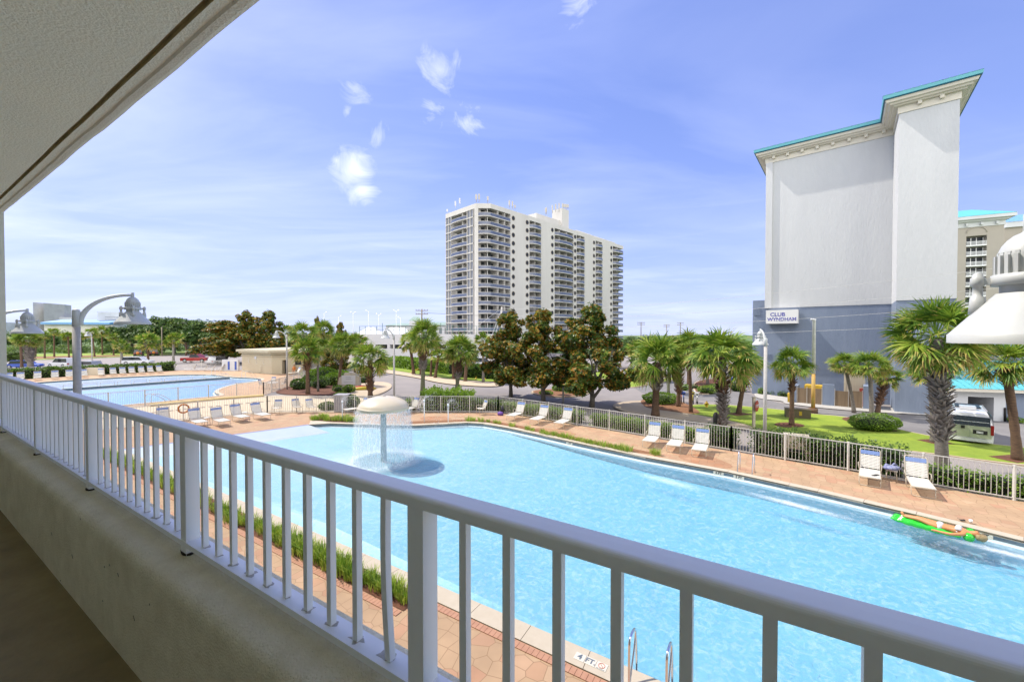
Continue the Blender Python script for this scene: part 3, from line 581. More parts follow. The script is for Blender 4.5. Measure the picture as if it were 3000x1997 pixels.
for q in range(nseg):
    def off(t): return .009*math.sin(t*3.1)*(1 if True else 0)-.016*t
    t0, t1 = q/nseg, (q+1)/nseg; p = Vector((0, 0, -.4735*t0))+dv*(off(t0)); p2 = Vector((0, 0, -.4735*t1))+dv*(off(t1))
    vs = [p, p+dv*bw, p+dv*bw+nv*.02, p+nv*.02, p2, p2+dv*bw, p2+dv*bw+nv*.02, p2+nv*.02]; bent.add(vs, [(0, 4, 5, 1), (1, 5, 6, 2), (2, 6, 7, 3), (3, 7, 4, 0)])
bentm = bent.mesh('bent_baluster', 'rail_white')
sm_ = MB()
for k in range(-4, 5):
    c = pc0+sp*k
    if c > ac-.02: break
    inst(pmesh, 'post', rl, B(c-pw/2, .760, .4465))
    # dark weathered foot
    fb_ = MB(); pts = []
    for j in range(11):
        an = 2*math.pi*j/11; rr = .036+.014*random.random(); pts.append(tuple(B(c+math.cos(an)*rr, .782+math.sin(an)*rr*.75, 0))[:2])
    fb_.prism(pts, H-1.0, H-.974); fb_.build('post_foot', 'dark_stain', rl)
    ns = 10; gap = (sp-pw-ns*bw)/(ns+1)
    stp = (sp-2*(pc0-(bs-bw/2)))/9
    for j in range(10):
        a = c-(pc0-(bs-bw/2))-j*stp
        if a < -5.9: continue
        isb = (k == 1 and j == 9)
        o = inst(bentm if isb else bmesh_, 'baluster', rl, B(a-bw/2, .778, .4465))
        if isb: o['label'] = 'bent baluster'
        if -1 <= k <= 3:
            gm_ = MB(); pts = []; rs_ = random.uniform(.018, .034)
            for q in range(12): an = 2*math.pi*q/12; rr = rs_*random.uniform(.55, 1.15); pts.append(tuple(B(a+random.gauss(0, .003)+math.cos(an)*rr, .789+math.sin(an)*rr*.7, 0))[:2])
            gm_.prism([(x, y) for x, y in pts], H-.9212, H-.9203); gm_.build('rail_grime', 'grime', rl)
    if k == 3: pass
# ------------------------------------------------------------ lamps
def lamp_meshes():
    s = MB()
    s.lathe([(.352, 0), (.352, .055), (.342, .064), (.223, .215), (.14, .315)], n=40, cap=False); s.lathe([(.345, .004), (.22, .20), (.12, .30)], n=40, cap=False); s.lathe([(.125, .29), (.125, .38)], n=32, cap=False)
    s.lathe([(.13, .365), (.163, .366), (.163, .43), (.153, .434)], n=40)
    for j in range(22):
        an = 2*math.pi*j/22; c, sn = math.cos(an), math.sin(an); s.par(Vector((c*.128, sn*.128, .43))+Vector((-sn, c, 0))*-.0095, Vector((-sn, c, 0))*.019, Vector((c, sn, 0))*.024, (0, 0, .120)); s.par(Vector((c*.126, sn*.126, .55))+Vector((-sn, c, 0))*-.0095, Vector((-sn, c, 0))*.019, Vector((c, sn, 0))*.012, (0, 0, .02))
    s.lathe([(.136, .42), (.136, .555), (.131, .58), (.118, .615), (.096, .648), (.07, .674), (.042, .688), (.034, .695), (.031, .72), (.03, .76), (.018, .79), (.004, .80)], n=40)
    shade = s.mesh('lamp_shade', 'lamp_white')
    k = MB()
    for j in range(1):
        an = 0; c, sn = math.cos(an), math.sin(an); p = Vector((c*.215, sn*.215, 0))
        k.lathe([(.042, .19), (.034, .30), (.024, .305), (.024, .37), (.034, .372), (.034, .425), (.026, .432), (.022, .452), (.006, .462)], (p.x, p.y, 0), 12)
        k.par(Vector((c*.15, sn*.15, .378))+Vector((-sn, c, 0))*-.02, Vector((-sn, c, 0))*.04, Vector((c, sn, 0))*.07, (0, 0, .042))
    return shade, k.mesh('bracket', 'lamp_white')
LS, LB = lamp_meshes()
def lamp(base, zr, dirv, reach, label, prad=.07, group='bell shaped pool lamps', arm=True):
    t = thing('street_lamp', label, 'lamp post', base, 0, group); d = Vector((dirv[0], dirv[1], 0)).normalized()
    top = zr+.33
    p = MB(); p.lathe([(prad*1.08, 0), (prad, top-.40)], n=18); p.build('pole', 'pole_concrete', t)
    p = MB(); p.lathe([(prad*1.02, top-.40), (prad*1.0, top-.02), (prad*.82, top), (prad*.4, top+.015)], n=18); p.build('pole_cap', 'lamp_white', t)
    a = MB(); pts = []; z0 = top-.36; z1 = zr+.735
    for i in range(15):
        an = i/14*math.pi/2; pts.append(Vector((0, 0, z0+(z1-z0)*math.sin(an)))+d*(prad*.8+(reach-prad*.8)*(1-math.cos(an))))
    a.tube(pts, [.062-.028*i/14 for i in range(15)], 10); a.tube([d*reach+UP*(zr+.66), d*reach+UP*(zr+.80)], .034, 10); a.build('arm', 'lamp_white', t)
    inst(LS, 'lamp_shade', t, d*reach+UP*zr); [inst(LB, 'bracket', t, d*reach+UP*zr, math.pi/4+math.pi/2*j_) for j_ in range(4)]
    return t
pn = G(225, 980+1, H-.001)
def lamp_at(px, Y, zr, dirv, reach, label, **k):
    p = PY(px, 985, Y); return lamp((p.x, p.y, 0), zr, dirv, reach, label, **k)
lamp_at(224, 9.6, 6.06, (nv.x+.25, nv.y-.1), .98, 'tall concrete lamp with a white arched arm and bell shade just left of the railing', prad=.072)
lamp((PY(104, 985, 13.0)-nv*.98-Vector((.25, 0, 0))).to_tuple()[:2]+(0,), 5.83, nv, .98, 'white bell lamp mostly hidden behind the stucco column at far left')
rc = PY(3015, 1007, 2.52); lamp((rc.x-nv.x*.98, rc.y-nv.y*.98, 0), 5.745, nv, .98, 'huge close white bell lamp cut off by the right edge of the photo')
g = G(1142, 1142); lamp((g.x, g.y, 0), 0, (1, 0), 1, 'x') if False else None
def lamp_base(bx, by, rimpy, dirpx, label, reach=.95, prad=.075):
    g = G(bx, by); z = PY(bx, rimpy, g.y).z; lamp((g.x, g.y, 0), z, dirpx, reach, label, prad=prad)
lamp_base(841, 1141.5, 989.5, (-.9, -.3), 'white bell lamp post in the mulch bed beside the palm cluster')
lamp_base(1155, 1190, 991, (-.45, -.9), 'white bell lamp post behind the water mushroom, on the driveway side')
lamp_base(1650, 1183, 1013, (-.35, -.9), 'white bell lamp post between the middle and right magnolias')
lamp_base(2240, 1331, 1011, (.1, 1), 'white bell lamp post in front of the hotel sign, behind the right fence', reach=.5)
lamp_base(270, 1078, 984, (.2, -1), 'small distant white bell lamp in the parking lot hedge at left')
# ------------------------------------------------------------ fences: each run a thing with posts and picket panels
def fence(pts, label, h=1.22, step=.105, rails=(.07, 1.0), post_every=2.1, topcap=True, group='white picket fences around the pools', m='fence_white', pr=.0088, inner=None):
    t = thing('fence', label, 'fence', (0, 0, 0), 0, group)
    pts = [Vector((p[0], p[1], 0)) for p in pts]; total = 0; segs = []
    for i in range(len(pts)-1): segs.append((pts[i], pts[i+1], (pts[i+1]-pts[i]).length))
    T_ = sum(s[2] for s in segs)
    def at(d):
        for a, c, l_ in segs:
            if d <= l_ or (a, c, l_) == segs[-1]: return a.lerp(c, min(1, d/l_))
            d -= l_
    n = max(1, round(T_/post_every)); 
    for i in range(n+1):
        p = at(T_*i/n); q = MB(); q.box((p.x, p.y, h/2+.01), (.065, .065, h+.02)); q.build('post', m, t)
        if i == n: break
        b_ = MB(); d0, d1 = T_*i/n, T_*(i+1)/n; k = max(2, int((d1-d0)/step)); a0, a1 = at(d0), at(d1); dr = (a1-a0); dn = dr.normalized(); sd = Vector((-dn.y, dn.x, 0))
        for z in (rails[0], h-.04): b_.par(a0+UP*z-sd*.018, dr, sd*.036, UP*.035)
        if inner: b_.par(a0+UP*(h-inner)-sd*.014, dr, sd*.028, UP*.025)
        for j in range(1, k):
            p = a0+dr*(j/k); b_.par(p+UP*rails[0]-dn*pr-sd*pr, dn*2*pr, sd*2*pr, UP*(h-.05-rails[0]))
        b_.build('picket_panel', m, t)
    return t
fence(g2(fence_px[:3]+fence_px[3:8]), 'white picket fence running along the right side of the splash pool', step=.130)
fence(g2(fence_px[7:16]), 'white picket fence curving behind the six strap loungers', step=.130, inner=None)
fence(g2(fence_px[15:]), 'straight white picket fence behind the water mushroom', step=.130)
fence(g2([(783, 1208), (667, 1219), (512, 1232), (380, 1248), (200, 1275)]), 'white picket fence slanting behind the loungers at the left', step=.130)
fence(g2([(200, 1208), (380, 1192), (466.6, 1184), (535, 1177), (600, 1171), (661, 1165), (721, 1161), (772, 1157.5)]), 'white picket fence along the near side of the lap pool', h=1.3, step=.130)
fence(g2([(772, 1157.5), (824, 1139), (853.6, 1130), (895, 1114), (932, 1098)]), 'white picket fence rising past the patio table to the shrubs', step=.12)
fence(g2([(-250, 1127), (15, 1113), (148, 1104), (300, 1095.5), (508, 1085), (600, 1083), (662, 1083)]), 'long white picket fence on the far side of the lap pool', h=1.5, step=.16, post_every=4)
b = MB(); b.prism(g2([(600, 1070+15), (706, 1085), (706, 1087.5), (600, 1087)]), 0, 1.35)
# yellow kerb along fence 2
for (P_, lab) in (([(440, 1186.5), (535, 1178), (661, 1166), (772, 1158.6), (772, 1162), (661, 1170), (535, 1182), (440, 1191)], 'yellow painted kerb step under the lap pool fence'),):
    b = MB(); b.prism(g2(P_), 0, .16); tag(b.build('kerb', 'yellow_kerb'), lab, kind='structure')
# low wall with dark vents on the path side (the band behind the loungers)
b = MB(); 
vp = g2([(300, 1226), (420, 1213), (540, 1199.5), (700, 1184), (800, 1175)])
for i in range(len(vp)-1):
    a, c = Vector((*vp[i], 0)), Vector((*vp[i+1], 0)); dr = (c-a); k = int(dr.length/.45)
    for j in range(k): p = a+dr*(j/k); b.par(p+UP*.01, dr.normalized()*.30, Vector((-dr.y, dr.x, 0)).normalized()*.34, UP*.012)
tag(b.build('drain_grate', 'brown_metal'), 'row of dark drain slots in the cream path between the fences', kind='structure')
# ------------------------------------------------------------ strap loungers, chairs, tables
def strapset(name, x0, x1, z0, z1, wd, n, mt, cov=.78):
    b_ = MB(); u = Vector((x1-x0, 0, z1-z0))/n
    nrm = Vector((-(z1-z0), 0, x1-x0)).normalized()
    for i in range(n): b_.par(Vector((x0, -wd/2, z0))+u*i, u*cov, (0, wd, 0), nrm*.008)
    return b_.mesh(name, mt)
def tubeset(name, paths, r, mt='frame_cream'):
    b_ = MB()
    for p in paths: b_.tube(p, r, 6)
    return b_.mesh(name, mt)
def make_lounger(label):
    t = thing('pool_lounger', label, 'lounger'); W = .60; w2 = W/2+.01; bx, bz = -.34, 1.06
    inst(tubeset('frame', [[(-.02, s*w2, .36), (1.28, s*w2, .36)] for s in (-1, 1)]+[[(1.28, -w2, .36), (1.28, w2, .36)]]+[[(0, s*w2, .36), (bx, s*w2, bz), (bx-.02, s*(w2-.05), bz+.05)] for s in (-1, 1)]+[[(bx-.02, -w2+.05, bz+.05), (bx-.02, w2-.05, bz+.05)]], .016), 'frame', t)
    inst(strapset('seat', 0, 1.27, .372, .372, W, 20, 'strap_white'), 'seat', t)
    inst(strapset('backrest', -.02, bx*.76, .42, .36+(bz-.36)*.76, W, 9, 'strap_white'), 'backrest', t)
    inst(strapset('blue_straps', bx*.78, bx*.985, .36+(bz-.36)*.78, .36+(bz-.36)*.985, W, 3, 'strap_blue', .9), 'blue_straps', t)
    for x in (.05, 1.12):
        inst(tubeset('leg', [[(x, -w2, .35), (x+.06, -w2, .03), (x+.06, -w2+.06, .012), (x+.06, w2-.06, .012), (x+.06, w2, .03), (x, w2, .35)]], .014), 'leg', t)
    for s in (-1, 1): inst(tubeset('armrest', [[(-.10, s*(w2+.02), .58), (.10, s*(w2+.05), .60), (.22, s*(w2+.04), .52), (.24, s*(w2+.02), .38)]], .013), 'armrest', t)
    return t
def make_chair(label):
    t = thing('strap_chair', label, 'chair'); W = .50; w2 = W/2+.01; bx, bz = -.2, 1.0
    inst(tubeset('frame', [[(0, s*w2, .42), (.48, s*w2, .44)] for s in (-1, 1)]+[[(.48, -w2, .44), (.48, w2, .44)]]+[[(0, s*w2, .42), (bx, s*w2, bz)] for s in (-1, 1)]+[[(bx, -w2, bz), (bx, w2, bz)]], .015), 'frame', t)
    inst(strapset('seat', 0, .47, .43, .45, W, 8, 'strap_white'), 'seat', t); inst(strapset('backrest', -.02, bx*.75, .48, .42+(bz-.42)*.75, W, 7, 'strap_white'), 'backrest', t)
    inst(strapset('blue_straps', bx*.77, bx*.99, .42+(bz-.42)*.77, .42+(bz-.42)*.99, W, 3, 'strap_blue', .9), 'blue_straps', t)
    for s in (-1, 1): inst(tubeset('leg', [[(-.06, s*w2, .01), (-.02, s*w2, .42)], [(.46, s*w2, .01), (.46, s*w2, .62), (.3, s*w2, .65), (-.08, s*w2, .64)]], .014), 'leg', t)
    return t
def make_table(label):
    t = thing('side_table', label, 'table'); b_ = MB(); b_.lathe([(.22, .40), (.24, .41), (.24, .435), (.22, .44)], n=4, sm=False); b_.build('table_top', 'strap_white', t)
    for sx, sy in ((1, 0), (0, 1), (-1, 0), (0, -1)): inst(tubeset('leg', [[(sx*.18, sy*.18, .41), (sx*.23, sy*.23, .01)]], .012), 'leg', t)
    return t
LP = [make_lounger('x'), make_chair('x'), make_table('x')]; used = set()
def put(kind, p, d, label, group):
    i = kind; t = LP[i] if i not in used else copy_tree(LP[i]); used.add(i)
    t.location = (p[0], p[1], .013); t.rotation_euler = (0, 0, math.atan2(d[1], d[0])); t['label'] = label; t['group'] = group
    return t
GR = 'strap loungers set out on the pool decks'
def at(px, py): return tuple(G(px, py))[:2]
# right row: two groups of three
for (px, py, lab) in ((1521, 1224, 'cream strap lounger, left one of the trio below the middle magnolia'), (1589, 1235, 'cream strap lounger, middle one of the trio below the middle magnolia'), (1659, 1245, 'cream strap lounger, right one of the trio below the middle magnolia'),
                      (1915, 1297, 'cream strap lounger, left one of the trio left of the far pool ladder'), (1984, 1309, 'cream strap lounger, middle one of the trio left of the far pool ladder'), (2056, 1322, 'cream strap lounger, right one of the trio left of the far pool ladder')):
    put(0, at(px, py), (-.52, -.86), lab, GR)
put(0, at(2548, 1401), (-.66, -.75), 'cream strap lounger facing the float, left of the towel table, sandals on its seat', GR)
put(0, at(2686, 1428), (-.60, -.80), 'cream strap lounger facing the float, right of the towel table', GR)
tb = put(2, at(2612, 1408), (1, 0), 'small side table piled with a blue towel between two loungers', 'small white side tables')
# left row
for (px, py, lab, dr) in ((478, 1243, 'strap lounger half hidden by the railing, beside the orange life ring', (.72, -.70)), (573, 1246, 'strap lounger right of the orange life ring, left of a side table', (.80, -.6)), (638, 1243, 'strap lounger second right of the orange life ring', (.80, -.6)), (694, 1231, 'strap lounger with a side table behind it, left of the end lounger', (.82, -.57)), (754, 1225, 'strap lounger at the right end of the left row, by the fence corner', (.84, -.54)),
                      (1060, 1208, 'strap lounger partly behind the left side of the water mushroom', (-.75, -.66)), (1213, 1207, 'strap lounger just right of the water mushroom curtain', (-.55, -.83))):
    put(0, at(px, py), dr, lab, GR)
put(2, at(604, 1243), (1, .3), 'small white side table between the life ring loungers', 'small white side tables'); put(2, at(716, 1226), (1, .3), 'small white side table near the fence corner loungers', 'small white side tables')
for (px, py, lab, dr) in ((814, 1211, 'strap chair nearest the fence corner, left of three', (.25, -.97)), (868, 1208, 'strap chair in the middle of three, facing right', (.75, -.66)), (908, 1208, 'strap chair right of three, nearest the planter', (.75, -.66)), (1417, 1213, 'strap chair with a towel on it, alone by the fence right of the water mushroom', (-.85, -.5))):
    put(1, at(px, py), dr, lab, 'upright strap chairs')
# far side of the lap pool
orde = 'first second third fourth fifth sixth seventh eighth ninth tenth eleventh twelfth'.split()
for i, px in enumerate((28, 62, 112, 163, 205, 248, 298, 333, 361, 388, 416, 442, 468)):
    py = 1118-(px-28)*26.5/440
    put(0, at(px-2, py), (.75, -.66), 'distant strap lounger across the lap pool, '+('last' if i == 12 else orde[i]+' from the left')+' in the long row', GR)
for i, px in enumerate((569, 603, 625, 650)):
    put(0, at(px, 1086.5), (-.9, -.42) , 'distant strap lounger by the bathhouse, '+('nearest it' if i == 3 else ['leftmost', 'second from left', 'third from left'][i])+' of four', GR)
put(2, at(92, 1108), (1, 0), 'tiny white side table in the far lounger row by the big palm', 'small white side tables')
# things lying about
p = G(2612, 1408); b = MB(); random.seed(3)
b.sm = True; b.lathe([(.02, .44), (.20, .45), (.26, .50), (.22, .57), (.12, .60), (.02, .585)], (0, 0, 0), 14, sx=1.25, sy=.8); b.tube([(-.3, 0, .5), (-.18, .05, .60), (-.05, .03, .57)], [.02, .06, .03], 8); b.tube([(.02, .02, .58), (.12, .02, .66), (.2, 0, .60)], [.03, .05, .03], 8)
for v in range(len(b.v)): x, y, z = b.v[v]; k = mnoise.noise((x*14, y*14, z*14))*.035; b.v[v] = (x+k, y+k, max(.443, z+k))
tag(b.build('beach_towel', 'towel_blue', None, (p.x, p.y, .013)), 'crumpled blue and white towel heaped on the small side table', 'towel')
q = Vector((*at(2548, 1401), 0)); d = Vector((-.66, -.75, 0)); b = MB(); pp = q+d*.9+Vector((.12, -.1, 0))
for s in (-.06, .08): b.lathe([(.05, 0), (.055, .012), (.03, .03)], (s, s*.4, 0), 10, sx=2.0, sy=.8)
tag(b.build('sandals', 'black_plain', None, (pp.x, pp.y, .395)), 'dark sandals left on the lounger seat left of the towel', 'sandals')
for nm, px, py, m_, lab, ct in (('sunglasses', 2817, 1524, 'black_plain', 'small dark item on the coping above the floating person', 'sunglasses'), ('cup', 2844, 1530, 'white_plain', 'small white cup on the coping above the floating person', 'cup')):
    g_ = G(px, py, .03); b = MB()
    if nm == 'cup': b.lathe([(.035, 0), (.045, .09), (.04, .09), (.03, .01)], (0, 0, 0), 12)
    else:
        b.lathe([(.03, .0), (.035, .012), (.02, .03)], (0, 0, 0), 10, sx=1.3); b.lathe([(.03, .0), (.035, .012), (.02, .03)], (.08, .01, 0), 10, sx=1.3); b.tube([(0, .03, .02), (0, .12, .02)], .006, 5)
    tag(b.build(nm, m_, None, g_), lab, ct)
b = MB(); g_ = G(1466, 1216); b.lathe([(.05, 0), (.16, .03), (.17, .14), (.12, .24), (.03, .27)], (0, 0, 0), 12, sx=1.3); tag(b.build('bag', 'purple', None, g_), 'small purple bag on the deck left of the lounger trio', 'bag')
b = MB(); g_ = G(1471, 1211); b.tube([(0, 0, .05), (.02, .02, .3), (0, 0, .55)], [.10, .14, .08], 10); tag(b.build('backpack', 'text_dark', None, g_), 'dark navy backpack against the fence post by the first lounger', 'backpack')
# life ring on a stand
t = thing('life_ring', 'orange life ring hanging on the fence behind the left loungers', 'life ring', G(538, 1230)); b = MB(); pts = [Vector((0, math.cos(a)*.28, .78+math.sin(a)*.28)) for a in [2*math.pi*i/20 for i in range(21)]]; b.tube(pts, .055, 8, cap=False); b.build('ring', 'orange', t); t.rotation_euler = (0, 0, -.9)
b = MB(); b.box((-.02, 0, .55), (.04, .05, 1.1)); b.build('ring_holder', 'fence_white', t)
# ------------------------------------------------------------ pool fittings
def ladder(px0, px1, base_py, label, out, h=.85, reach=.62, group='pool ladders'):
    a, c = G(px0, base_py[0]), G(px1, base_py[1]); t = thing('pool_ladder', label, 'ladder', (0, 0, 0), 0, group); o = Vector((out[0], out[1], 0)).normalized()
    for p in (a, c):
        b_ = MB(); P = [p, p+UP*(h*.80), p+UP*h*.95+o*.06, p+UP*h+o*.16, p+UP*h*.97+o*.26, p+UP*(h*.82)+o*.33, p+o*reach*.9+UP*.1, p+o*reach+UP*-.9]
        P = [Vector(x) for x in smooth3(P)]; b_.tube(P, .022, 8); b_.build('handrail', 'chrome', t)
    for k in range(3):
        b_ = MB(); z = -.42-.28*k; b_.par(a+o*(reach-.03)+UP*z, c-a, o*.09, UP*.03); b_.build('ladder_step', 'step_dark', t)
    return t
def smooth3(P, k=2):
    P = [Vector(p) for p in P]
    for _ in range(k):
        Q = [P[0]]
        for i in range(len(P)-1): Q += [P[i]*.75+P[i+1]*.25, P[i]*.25+P[i+1]*.75]
        P = Q+[P[-1]]
    return P
ladder(2168, 2210, (1374, 1382), 'chrome pool ladder on the far right edge of the splash pool', (-.64, -.77), h=.82, reach=.6)
e0, e1 = B(0, 6.62, 0), B(0, 6.62, 0)
def near_ladder():
    aa = AB(1850, 1950, 6.72+0)      # approximate along-position
    r = ray(1852, 1878); k = 6.80/(r.x*nv.x+r.y*nv.y); a1 = k*(r.x*dv.x+r.y*dv.y); r = ray(1960, 1915); k = 6.80/(r.x*nv.x+r.y*nv.y); a2 = k*(r.x*dv.x+r.y*dv.y)
    print('near ladder a', a1, a2)
    return a1, a2
a1, a2 = near_ladder()
t = thing('pool_ladder', 'chrome pool ladder close below the balcony railing', 'ladder', (0, 0, 0), 0, 'pool ladders')
for a in (a1, a2):
    p = B(a, 6.62, H); b = MB(); h = .80; P = [p+UP*.0, p+UP*(h*.86), p+UP*h*.98+nv*.05, p+UP*h+nv*.14, p+UP*h*.99+nv*.30, p+UP*(h*.90)+nv*.40, p+UP*.25+nv*.47, p+nv*.50-UP*.9]
    b.tube(smooth3(P), .022, 10); b.tube(smooth3([p+UP*.02+nv*.02, p+UP*.5+nv*.36, p+UP*(h*.88)+nv*.40]), .018, 8); b.build('handrail', 'chrome', t)
for k in range(2): b = MB(); b.par(B(a1, 7.08, H)+UP*(-.25-.3*k), dv*(a2-a1), nv*.09, UP*.03); b.build('ladder_step', 'step_dark', t)
# rails across the lap pool
dl = [G(180, 1140), G(672, 1105)]
t = thing('pool_divider', 'low divider wall with looped white handrails across the lap pool', 'divider')
b = MB(); dr = dl[1]-dl[0]; sd = Vector((-dr.y, dr.x, 0)).normalized(); b.par(dl[0]-UP*.3-sd*.15, dr, sd*.3, UP*.34); b.build('divider_wall', 'tile_band', t); b = MB(); b.par(dl[0]+UP*.04-sd*.16, dr, sd*.32, UP*.03); b.build('divider_cap', 'coping', t)
n_ = 11
for i in range(n_):
    p0 = dl[0]+dr*(i/n_+.008); p1 = dl[0]+dr*((i+1)/n_-.008); b = MB(); b.tube(smooth3([p0, p0+UP*.42, p0.lerp(p1, .04)+UP*.5, p0.lerp(p1, .96)+UP*.5, p1+UP*.42, p1]), .03, 6); b.build('handrail', 'fence_white', t)
for (px, py, lab) in ((425, 1186, 'white curved handrail at the near edge of the lap pool'), (620, 1099, 'white handrail at the far edge of the lap pool by the steps'), (708, 1106, 'white handrail at the round end of the lap pool')):
    p = G(px, py); b = MB(); 
    for s in (0, .5): b.tube(smooth3([p+Vector((s, 0, 0)), p+Vector((s, 0, .85)), p+Vector((s+.2, .3, .95)), p+Vector((s+.6, 1.2, .3)), p+Vector((s+.65, 1.3, -.2))]), .025, 6)
    tag(b.build('handrail', 'fence_white'), lab, 'handrail')
# patio table group beyond fence, simple chairs
g_ = G(800, 1140); t = thing('patio_table', 'white round patio table behind the corner fence', 'table', g_); b = MB(); b.lathe([(.5, .70), (.55, .72), (.5, .74)], n=20); b.build('table_top', 'strap_white', t)
for k in range(3): b = MB(); a = k*2.1; b.tube([(math.cos(a)*.15, math.sin(a)*.15, .71), (math.cos(a)*.4, math.sin(a)*.4, .01)], .02, 6); b.build('leg', 'frame_cream', t)
for px, py, d_, lab in ((765, 1138, (1, 0), 'strap chair left of the patio table'), (835, 1135, (-1, 0), 'strap chair right of the patio table'), (800, 1130, (0, -1), 'strap chair behind the patio table')):
    put(1, at(px, py), d_, lab, 'upright strap chairs')
# ------------------------------------------------------------ water mushroom
t = thing('water_mushroom', 'cream domed water mushroom on a pale blue pole pouring a curtain of water', 'fountain', (mc.x, mc.y, 0))
b = MB(); b.lathe([(.135, -.6), (.135, 2.3)], n=20); b.build('pole', 'mushroom_pole', t)
R0 = 1.19; zr = 2.22
cap = [(R0+.015, zr+.135)]+[((R0+.01)*math.sin(a), zr+.14+.50*(math.cos(a)-math.cos(1.42))/(1-math.cos(1.42))) for a in [1.42-1.34*i/14 for i in range(0, 15)]]+[(.11, zr+.63), (.11, zr+.66), (.08, zr+.66)]
b = MB(); b.lathe([(R0-.10, zr), (R0-.004, zr)], n=64, cap=False); b.lathe([(R0, zr), (R0+.015, zr+.135)], n=64, cap=False); b.lathe([(R0-.10, zr+.001), (.15, zr+.25)], n=64, cap=False); b.build('brim', 'mushroom', t)
b = MB(); b.lathe(cap, n=48); b.build('dome', 'mushroom', t)
b = MB(); b.lathe([(.10, zr+.645), (.14, zr+.64), (.17, zr+.615)], n=24, cap=False); b.lathe([(.085, zr+.60), (.085, zr+.668)], n=16); b.build('top_ring', 'pole_concrete', t)
b = MB(); b.sm = True; vs = []; n_ = 72; m_ = 14
for i in range(m_):
    s = i/(m_-1)
    for j in range(n_): an = 2*math.pi*j/n_; r = R0+.03+.15*math.sqrt(s)*(1+.10*mnoise.noise((math.cos(an)*3, math.sin(an)*3, s*2))); vs.append((r*math.cos(an), r*math.sin(an), zr+.04-s*(zr+.22)))
b.add(vs, [(i*n_+j, i*n_+(j+1) % n_, (i+1)*n_+(j+1) % n_, (i+1)*n_+j) for i in range(m_-1) for j in range(n_)]); o = b.build('water_veil', 'veil', t); o['kind'] = 'stuff'
random.seed(11); b = MB()
for i in range(3400):                                             # streaks and drops falling from the rim
    a = random.uniform(0, 2*math.pi); s = random.random()**1.35; r = R0+.03+random.gauss(.05, .025)+.14*math.sqrt(s); z = zr+.05-s*(zr+.2); l_ = random.uniform(.05, .20)*(.35+s); wd = random.uniform(.003, .009)
    p = Vector((r*math.cos(a), r*math.sin(a), z)); tv = Vector((-math.sin(a), math.cos(a), 0))*wd; q = p+Vector((math.cos(a)*.03, math.sin(a)*.03, -l_)); b.add([p-tv, p+tv, q+tv*1.3, q-tv*1.3], [(0, 1, 2, 3)])
for i in range(1500):                                              # bounce spray near the surface
    a = random.uniform(0, 2*math.pi); r = R0+.2+random.gauss(0, .13); z = -.15+abs(random.gauss(0, .13)); w_ = random.uniform(.004, .012); p = Vector((r*math.cos(a), r*math.sin(a), z)); b.add([p, p+Vector((w_, 0, w_)), p+Vector((0, w_, 2*w_)), p+Vector((-w_, 0, w_))], [(0, 1, 2, 3)])
o = b.build('water_curtain', 'spray', t); o['kind'] = 'stuff'
for (px, py, hh, lab) in ((1243, 1237, 1.35, 'thin white spray jet pipe right of the water mushroom'), (1313, 1238, 1.1, 'short white spray nozzle post on the pool edge'), (1003, 1232, 1.2, 'thin white spray pipe in the planter left of the mushroom')):
    g_ = G(px, py); t = thing('spray_post', lab, 'water spout', g_, 0, 'spray posts at the splash pool edge'); b = MB(); b.lathe([(.03, 0), (.03, hh)], n=10); b.build('pipe', 'white_plain', t)
    b = MB(); b.lathe([(.05, hh), (.07, hh+.04), (.06, hh+.16), (.03, hh+.18)], n=12); b.build('nozzle', 'white_plain', t)
    b = MB(); random.seed(int(px))
    for i in range(420):
        s = random.random(); v0 = random.uniform(.6, 1.); an = -.9+random.gauss(0, .13); x = 2.3*s*v0; z = hh+.2+2.2*s*v0-3.4*s*s; p = Vector((x*math.cos(an)+random.gauss(0, .04+.1*s), x*math.sin(an)+random.gauss(0, .04+.1*s), z+random.gauss(0, .05)))
        if p.z < -.1: continue
        w_ = random.uniform(.006, .014); b.add([p, p+Vector((w_, 0, w_)), p+Vector((0, w_, 3*w_)), p+Vector((-w_, 0, w_))], [(0, 1, 2, 3)])
    o = b.build('spray', 'spray', t); o['kind'] = 'stuff'
# ------------------------------------------------------------ person on a green float
P0 = G(2630, 1513, -.13); P1 = G(2876, 1578, -.13); ax = (P1-P0); ln = ax.length; ax.normalize(); sd = Vector((-ax.y, ax.x, 0)); ang = math.atan2(ax.y, ax.x)
t = thing('pool_float', 'bright green inflatable mattress floating by the right pool edge', 'pool float', P0, ang)
b = MB(); b.sm = True; nx = 26
for k in range(5):                                                  # five long air tubes with pinches
    y = -.30+.15*k; b.tube([(x/nx*(ln*.86)-.12, y, .0+.012*math.sin(x*1.7)) for x in range(nx+1)], [.03+.055*min(1, 4*x/nx, 4*(nx-x)/nx) if 0 < x < nx else .02 for x in range(nx+1)], 10)
b.build('mattress', 'float_green', t)
b = MB(); b.tube([(ln*.86+.02, -.36+.72*i/10, .03) for i in range(11)], [.05]+[.12]*9+[.05], 12); b.build('pillow', 'float_green', t)
